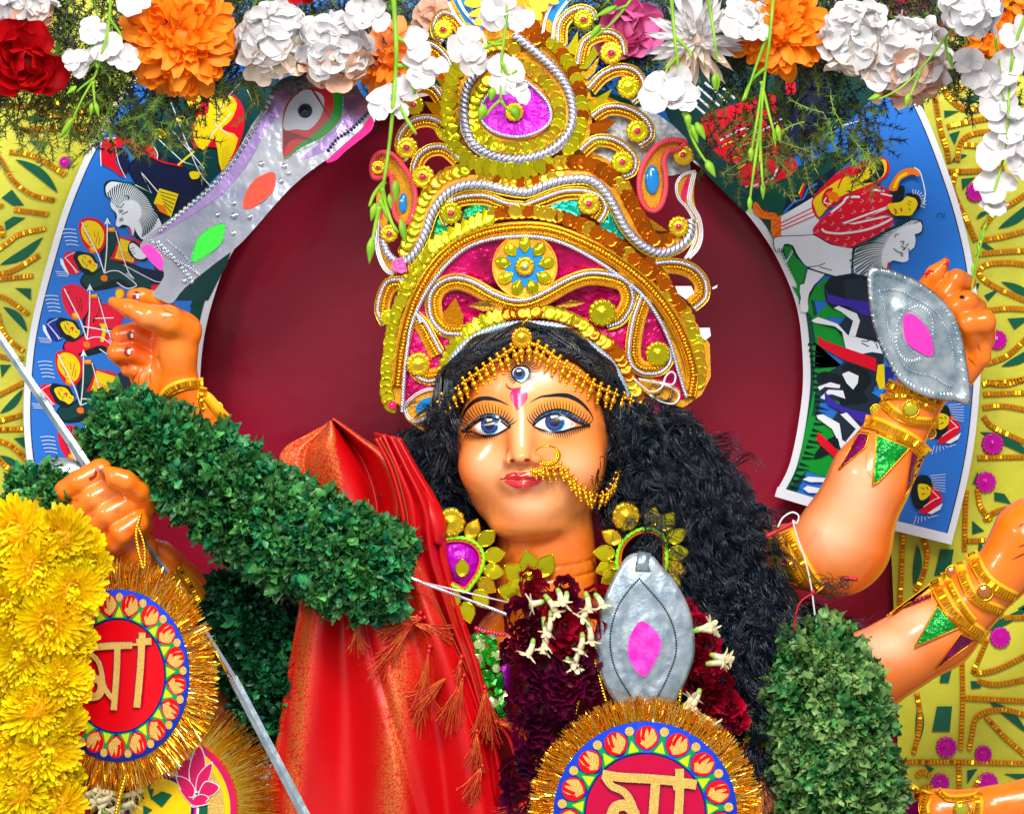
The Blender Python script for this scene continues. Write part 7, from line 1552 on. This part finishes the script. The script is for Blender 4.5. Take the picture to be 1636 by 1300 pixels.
# ================================================================== flower swag along the top
def petal_mesh(name, w, l, cup, curl, ruff, m, seed=0, tipw=.5, nu=6, nv=7, notch=0.0):
    """one silk petal: grows along +z from its base, faces -y, edges ruffled"""
    r = random.Random(seed); b = MB(); ph = r.uniform(0, 6)
    for j in range(nv + 1):
        v = j / nv; ww = w * (math.sin(PI * min(.97, .10 + v * (.95 - .35 * tipw))) ** .75) * (1 if v < .95 else .8)
        for i in range(nu + 1):
            u = i / nu - .5; z = l * v * (1 - .12 * (2 * u) ** 2 * v) - notch * l * v * v * math.exp(-(u / .12) ** 2)
            y = cup * w * (4 * u * u) - curl * l * v * v + ruff * w * math.sin(u * 9 + ph + v * 3) * v * v + .4 * ruff * w * math.sin(v * 7 + ph)
            b.v.append((u * ww, -y, z)); b.n += 1
    for j in range(nv):
        for i in range(nu): k = j * (nu + 1) + i; b.f.append((k, k + 1, k + nu + 2, k + nu + 1)); b.m.append(0)
    return b.mesh(name, m, True)
def silk(name, c, c2=None, tr=.22, vs=9): return mat('silk_' + name, c, .55, spec=.25, transl=tr, var_rgb=c2, vscale=vs, bump=.12, bscale=60, objvar=.06)
white_s = silk('white', (228, 226, 228), (206, 200, 198)); cream_s = silk('cream', (238, 224, 206), (226, 200, 180)); orange_s = silk('orange', (255, 150, 24), (250, 128, 10)); peach_s = silk('peach', (250, 160, 90), (245, 130, 60))
pink_s = silk('pink', (240, 130, 190), (214, 70, 140)); red_s = silk('red', (208, 0, 14), (150, 0, 10)); beige_s = silk('beige', (232, 190, 165), (222, 170, 140)); leaf_s = mat('silk_stem_green', (150, 200, 40), .5, transl=.2, var_rgb=(120, 175, 30), vscale=20); stem_d = mat('dark_stem', (60, 90, 20), .5)
def petals_for(tag_, m, kind):
    if kind == 'mum': return [petal_mesh('petal', w, l, .26, cu, .09, m, k, .75, 5, 5, .10) for k, (w, l, cu) in enumerate(((22, 34, .35), (19, 32, .1), (24, 36, .65), (18, 30, -.25)))]
    if kind == 'thin': return [petal_mesh('petal', w, l, .3, cu, .04, m, k, .2, 4, 6) for k, (w, l, cu) in enumerate(((12, 46, .35), (10, 44, .05), (13, 48, -.25)))]
    if kind == 'round': return [petal_mesh('petal', w, l, .13, cu, .045, m, k, .92, 7, 6, .03) for k, (w, l, cu) in enumerate(((46, 34, .2), (42, 33, -.2), (50, 36, .45)))]
    return [petal_mesh('petal', w, l, .34, cu, .06, m, k, .95, 7, 7) for k, (w, l, cu) in enumerate(((58, 52, -.12), (52, 48, -.3), (60, 54, .15)))]
PMS = {}
def PM_(m, kind):
    k = (m.name, kind)
    if k not in PMS: PMS[k] = petals_for(m.name, m, kind)
    return PMS[k]
def put(par, me, c, dirv, facing, s, name='petal'):
    """petal at c growing along dirv with its face towards facing"""
    z = Vector(dirv).normalized(); y = -Vector(facing); y = (y - z * y.dot(z)).normalized(); x = y.cross(z)
    M = Matrix((x, y, z)).transposed(); o = newobj(name, me, par); o.location = Vector(c) * .001 - root_loc(par); o.rotation_euler = M.to_euler(); o.scale = (s,) * 3; return o
def hydrangea(label, x, y, d, r, nrm, m, m2, nf=15):
    """a head of four-petalled florets packed over a dome"""
    t = thing('silk_flower', label, 'hydrangea', (x, y, d)); nrm = Vector(nrm).normalized(); a = nrm.orthogonal().normalized(); c2 = nrm.cross(a); C0 = A(x, y, d); bb = MB(); ellipsoid(bb, C0 + Vector((0, r * .35, 0)), r * .5, r * .5, r * .5, 12, 8); bb.obj('flower_heart', m2, t)
    for k in range(nf):
        u = (k + .5) / nf; th = k * 2.39996; ph = 1.62 * u ** .6; rad = a * math.cos(th) + c2 * math.sin(th); dv = (nrm * math.cos(ph) + rad * math.sin(ph)).normalized(); c = C0 + dv * r * .62 + Vector((0, r * .25, 0)); low = (c - C0).z < -r * .25  # low florets take the second silk: underside shade put into the colour
        P = PM_(m2 if low else m, 'round'); e1_ = dv.orthogonal().normalized(); e2_ = dv.cross(e1_); t0 = random.uniform(0, 6)
        for j in range(4):
            tt = t0 + j * PI / 2 + random.uniform(-.2, .2); rr_ = e1_ * math.cos(tt) + e2_ * math.sin(tt); put(t, random.choice(P), c, rr_ + dv * random.uniform(.1, .55), dv - rr_ * .2, r * .50 / 38 * random.uniform(.85, 1.15))
    return t
def bloom(label, cat, x, y, d, r, m, kind, n, nrm=(0, -1, 0), m2=None, name='silk_flower', squash=1.0):
    t = thing(name, label, cat, (x, y, d)); nrm = Vector(nrm).normalized(); a = nrm.orthogonal().normalized(); c2 = nrm.cross(a); C0 = A(x, y, d)
    P1 = PM_(m, kind); P2 = PM_(m2 or m, kind); L0 = {'mum': 34, 'thin': 46, 'round': 38, 'rose': 52}[kind]
    bb = MB(); ellipsoid(bb, C0 + Vector((0, r * .25, 0)), r * .42, r * .42, r * .42, 12, 8); bb.obj('flower_heart', m2 or m, t)
    for k in range(n):
        u = (k + .5) / n; th = k * 2.39996 + random.uniform(-.15, .15); ph = (.08 + 1.62 * u ** .75) if kind != 'rose' else (.12 + 1.25 * u ** .8)
        rad = a * math.cos(th) + c2 * math.sin(th); dv = nrm * math.cos(ph) + rad * math.sin(ph)
        base = C0 + rad * r * (.10 + .30 * u) - nrm * (r * (.30 * u) - r * .1); s = (r * ((.42 + .32 * u) if kind != 'mum' else (.34 + .26 * u)) / L0) * random.uniform(.85, 1.15)
        if kind == 'mum': base = C0 + rad * r * (.10 + .50 * math.sin(min(1.57, ph))) * .95 - nrm * r * (.45 * (1 - math.cos(ph)) - .15)
        if kind == 'rose': base = C0 + rad * r * (.05 + .28 * u) - nrm * r * .35; s = r * (.78 + .1 * u) / L0; face = rad * -1 + nrm * (.2 + 1.2 * u)
        else: face = nrm * (math.sin(ph) + .2) - rad * math.cos(ph) * (1 if kind != 'round' else .6)
        dv = dv + Vector((random.gauss(0, .10), random.gauss(0, .08), random.gauss(0, .10)))
        low = (base + dv * 20 - C0).z < -r * .28  # low petals get the second silk, painting in the shaded underside
        put(t, random.choice(P2 if (m2 and low) else P1), base, dv, face + Vector((random.gauss(0, .15), 0, random.gauss(0, .15))), s)
    return t
bloom('deep red silk rose hanging at the left edge under the white blossoms', 'rose', 40, 100, -170, 66, red_s, 'rose', 16, (.25, -1, -.1))
hydrangea('pale pink and white silk blossom in the top left corner', 40, 8, -150, 56, (0, -1, -.1), white_s, beige_s, 12)
bloom('big orange silk chrysanthemum at the top left of the swag', 'chrysanthemum', 288, 62, -180, 84, orange_s, 'mum', 120, (.15, -1, -.1))
hydrangea('white silk hydrangea head with round petals right of the orange chrysanthemum', 438, 60, -170, 74, (-.1, -1, -.15), white_s, cream_s)
hydrangea('white hydrangea head with lower petals tinted beige for shade beside the peach flower', 534, 82, -172, 70, (.15, -1, -.15), white_s, beige_s)
bloom('peach orange silk flower left of the crown top', 'flower', 622, 92, -90, 56, peach_s, 'mum', 64, (0, -1, -.1), orange_s)
bloom('pink silk rose peeping out right of the crown top', 'rose', 1002, 44, 70, 60, pink_s, 'rose', 15, (.2, -1, -.3))
bloom('white silk spider chrysanthemum right of the pink rose', 'chrysanthemum', 1112, 62, -165, 74, white_s, 'thin', 84, (-.05, -1, -.2), cream_s)
bloom('orange silk chrysanthemum right of the white spider one', 'chrysanthemum', 1246, 48, -175, 68, orange_s, 'mum', 100, (-.1, -1, -.1))
hydrangea('white hydrangea head at the upper right of the swag', 1368, 62, -172, 72, (0, -1, -.1), white_s, cream_s)
hydrangea('cream hydrangea head with lower petals tinted pinkish for shade hanging lowest on the right', 1448, 92, -168, 80, (.1, -1, -.3), white_s, beige_s, 18)
bloom('bright orange flower half hidden behind white blossoms at the right edge', 'flower', 1592, 72, -150, 50, orange_s, 'mum', 44, (-.1, -1, 0))
hydrangea('white blossom high above the orange flower on the right', 1196, 22, -188, 44, (0, -1, 0), white_s, white_s, 6)
hydrangea('large white blossom nearest to the viewer in the top right corner', 1552, 14, -330, 58, (0, -1, .2), white_s, white_s, 8)
bloom('orange silk flower cut by the top edge near the right corner', 'flower', 1600, -6, -140, 44, orange_s, 'mum', 36, (0, -1, 0))
bloom('beige silk petals tucked behind the peach flower', 'flower', 690, 28, 60, 40, beige_s, 'round', 14, (-.4, -1, 0))
bloom('red silk flower cut off by the top edge', 'flower', 480, -22, -150, 32, red_s, 'round', 14, (0, -1, 0))
# small four-petalled blossoms on hanging stems
def blossom(t, x, y, d, r, nrm, n=3):
    nrm = Vector(nrm).normalized(); a = nrm.orthogonal().normalized(); c2 = nrm.cross(a); C0 = A(x, y, d); P = PM_(white_s, 'round')
    th0 = random.uniform(0, 6)
    for k in range(n):
        th = th0 + k * 2 * PI / n + random.uniform(-.25, .25); rad = a * math.cos(th) + c2 * math.sin(th); dv = rad + nrm * random.uniform(.05, .5)
        put(t, random.choice(P), C0, dv, nrm - rad * .2, r / 37 * random.uniform(.85, 1.15))
def bud(t, x, y, d, ln, w, ang=0):
    b = MB(); dx, dz = math.sin(ang), -math.cos(ang); c = A(x, y, d); tube(b, [c + Vector((dx, 0, dz)) * ln * u for u in np.linspace(0, 1, 8)], [w * q for q in (.3, .7, 1, 1, .85, .6, .35, .1)], 7, flat=.7); b.obj('bud', leaf_s, t)
def vine(label, stems, blossoms, buds, at, d=-220, w=2.6):
    t = thing('blossom_vine', label, 'vine', at)
    for s in stems:
        pts = pl(s) if isinstance(s, str) else s; b = MB(); q = resample([tuple(p) for p in smooth(pts, 6)], 5); n = len(q); tube(b, [A(p[0], p[1], d + 3 * math.sin(i * .3)) for i, p in enumerate(q)], lambda u: w * (1 - .45 * u), 7); b.obj('stem', leaf_s, t)
    for (x, y, r, nx, nz) in blossoms: blossom(t, x, y, d + 4, r, (nx, -1, nz))
    for (x, y, ln, ww, an) in buds: bud(t, x, y, d, ln, ww, an)
    return t
vine('hanging vine with three white blossoms and green buds left of the orange chrysanthemum', ['178,-10 172,50 160,95 150,125 128,165 104,222', '175,30 192,55 195,78', '156,110 146,80 150,65', '150,125 130,140 122,148', '148,130 150,150 152,172', '160,95 140,112 136,118'],
     [(150, 48, 25, .3, .3), (168, 75, 26, -.3, .2), (198, 98, 28, .2, .8), (142, 100, 28, -.3, .9), (210, 8, 30, 0, .2), (120, 98, 22, -.3, .6)], [(122, 138, 20, 5, -.9), (147, 165, 20, 4.5, -.1), (152, 163, 24, 4.5, .25), (116, 190, 38, 5, -.6)], (170, 20, -220))
vine('long hanging vine with white blossoms over the left side of the crown', ['628,-10 632,50 633,100 628,170 622,230 612,300 606,340', '633,60 650,70 660,85', '634,105 655,112 662,150', '628,150 640,175 665,215', '615,290 598,310 590,330', '610,300 620,340 632,370', '606,330 600,360 594,388', '606,320 622,350 636,372'],
     [(598, 28, 32, 0, .2), (575, 22, 26, -.4, .1), (662, 70, 26, .2, .4), (672, 112, 32, .3, .7), (655, 140, 26, -.1, -.2), (616, 165, 34, -.2, .3), (696, 108, 22, .4, .5), (640, 172, 16, .3, .6)], [(600, 325, 28, 7, -.25), (632, 288, 34, 8, 0), (594, 380, 40, 8, -.1), (640, 350, 42, 7, .2), (622, 310, 24, 5, .1)], (630, 10, -220), w=4.2)
vine('vine with white blossoms hanging over the crown jewel', ['812,-12 808,40 802,90 800,130 800,160', '806,62 786,72 764,82', '802,100 812,120 826,112', '800,160 786,172 776,186', '800,160 808,172 818,180', '800,70 790,72 778,66'],
     [(800, 12, 34, .1, -.1), (748, 72, 34, -.3, .2), (755, 100, 26, .2, -.3), (806, 118, 34, .2, .2), (824, 146, 26, .4, .7), (830, 30, 24, .3, .2), (790, 20, 26, -.2, .2)], [(774, 168, 26, 9, -.3), (820, 170, 24, 9, .3), (788, 140, 22, 8, -.2)], (812, 5, -240), d=-150, w=3)
vine('vine with two white blossoms hanging right of the crown', ['1072,-10 1078,60 1084,110 1090,150', '1078,60 1100,80 1104,92', '1092,180 1102,200 1120,214', '1096,190 1110,230 1130,262', '1084,90 1066,110 1062,130'],
     [(1056, 142, 34, -.3, .3), (1090, 160, 32, .2, .3), (1078, 128, 24, .1, -.4), (1074, 158, 24, 0, 1)], [(1112, 196, 30, 8, .5), (1128, 256, 30, 8, .5), (1098, 180, 26, 7, .1), (1106, 200, 30, 6, .3), (1142, 118, 26, 6, 0)], (1072, 5, -220), w=3.4)
vine('green stems with bare buds hanging under the right orange chrysanthemum', ['1236,-10 1230,60 1222,120 1216,190 1214,260', '1225,60 1210,100 1190,160', '1216,130 1228,180 1240,225', '1218,140 1208,200 1200,246', '1216,190 1206,260 1198,320', '1214,220 1216,260 1219,300', '1222,110 1200,130 1186,162', '1130,-10 1140,50 1146,100'],
     [(1180, 26, 30, -.2, .2), (1206, 50, 26, .2, .6)], [(1200, 236, 22, 6, 0), (1242, 200, 28, 6, .15), (1219, 292, 26, 5, 0), (1198, 314, 26, 5, 0), (1236, 205, 30, 4, .1), (1146, 118, 28, 6, 0)], (1236, 5, -230), d=-210, w=3)
vine('thin green stems with buds crossing the cream hydrangea', ['1560,20 1520,50 1480,100 1440,140 1402,160', '1510,60 1512,80 1516,98', '1470,115 1460,140 1450,162'], [], [(1406, 152, 20, 5, -1.2), (1452, 150, 24, 6, -.2), (1516, 84, 26, 5, .2)], (1560, 20, -260), d=-250, w=2.6)
vine('long drooping vine of white blossoms down the right edge', ['1640,20 1620,80 1612,150 1608,230 1590,300 1575,360 1560,420 1552,470', '1590,60 1600,130 1604,160', '1575,360 1566,380 1558,410'],
     [(1610, 112, 36, -.2, .4), (1576, 120, 34, -.2, -.1), (1600, 160, 34, .2, .3), (1560, 132, 26, -.4, .3), (1626, 60, 34, .3, .3), (1615, 205, 34, -.2, .2), (1600, 240, 36, -.4, .5), (1625, 270, 30, .4, .4), (1594, 300, 34, -.2, .6), (1612, 180, 26, .2, .8), (1588, 330, 26, .1, 1), (1636, 220, 30, .3, 0), (1545, 100, 26, -.3, .3)], [(1556, 420, 24, 4, -.1), (1562, 390, 22, 4, .3)], (1620, 30, -230))
# yellow-green leafy stem by the crown top
vine('striped green leaves beside the pink rose', ['1015,-10 985,30 960,52 942,66', '1000,10 985,15 970,18'], [], [(960, 40, 30, 6, -.7), (985, 10, 40, 6, -1.1)], (1010, 0, -200), d=-190, w=2.4)
# ---------------- fern foliage: needles gathered on twigs
fern1 = mat('fern_needle_olive', (112, 122, 20), .5, var_rgb=(60, 74, 12), vscale=14, transl=.1); fern2 = mat('fern_needle_dark', (30, 44, 14), .55, var_rgb=(14, 26, 10), vscale=10); fern3 = mat('fern_needle_bright', (104, 140, 36), .5, transl=.1)
def ferns(name, label, zones, at):
    t = thing(name, label, 'fern', at); bs = [MB(), MB(), MB()]
    for (x0, y0, x1, y1, n, d0, mi, fall) in zones:
        for _ in range(n):
            x, y = random.uniform(x0, x1), y0 + (y1 - y0) * random.random() ** fall; ang = random.uniform(0, 2 * PI) if random.random() < .5 else random.gauss(PI / 2, .7); ln = random.uniform(22, 58); d = d0 + random.uniform(-40, 40); tw = []
            bx, by = math.cos(ang), math.sin(ang); cv = random.uniform(-.4, .4)
            for i in range(7): u = i / 6; tw.append((x + (bx * u + -by * cv * u * u) * ln, y + (by * u + bx * cv * u * u) * ln))
            m_i = mi if random.random() < .75 else (mi + 1) % 3; b = bs[m_i]
            tube(b, [A(px, py, d) for px, py in tw], .8, 3, cap=False)
            for i in range(1, 7):
                for k in range(5):
                    c = A(*tw[i], d); th = random.uniform(0, 2 * PI); dv = Vector((bx * .6 + math.cos(th) * .9, random.uniform(-.9, .4), -by * .6 + math.sin(th) * .9)).normalized(); l = random.uniform(7, 15); s_ = dv.cross(Vector((0, 1, .2))).normalized() * random.uniform(.6, 1.0)
                    b.add([c - s_, c + s_, c + dv * l], [(0, 1, 2)])
    for b, m in zip(bs, (fern1, fern2, fern3)):
        if b.n: o = b.obj('needles', m, t, smooth=False); o['kind'] = 'stuff'
ferns('fern_spray', 'olive fern foliage hanging behind the flowers over the left of the banner', [(-20, -20, 360, 140, 640, -90, 1, 1), (-20, 100, 190, 230, 150, -60, 0, 1.6), (60, 130, 330, 235, 130, -70, 0, 1.5), (150, 140, 270, 200, 30, -110, 2, 1), (330, -20, 600, 90, 400, -60, 1, 1), (580, -20, 760, 90, 300, 120, 1, 1), (340, 110, 420, 150, 30, -80, 0, 1), (560, 120, 600, 180, 10, 60, 1, 1)], (200, 60, -60))
ferns('fern_spray', 'dark fern sprays with bright tips hanging behind the flowers over the right of the banner', [(900, -20, 1120, 100, 420, 130, 1, 1), (1110, -20, 1640, 105, 800, -60, 1, 1), (1130, 105, 1420, 240, 150, 20, 1, 1.3), (1180, 150, 1410, 280, 90, -30, 0, 1.3), (1270, 140, 1400, 270, 14, -120, 2, 1), (1120, 190, 1240, 285, 30, 60, 0, 1.3), (1500, 90, 1640, 160, 50, -80, 1, 1)], (1280, 60, -60))
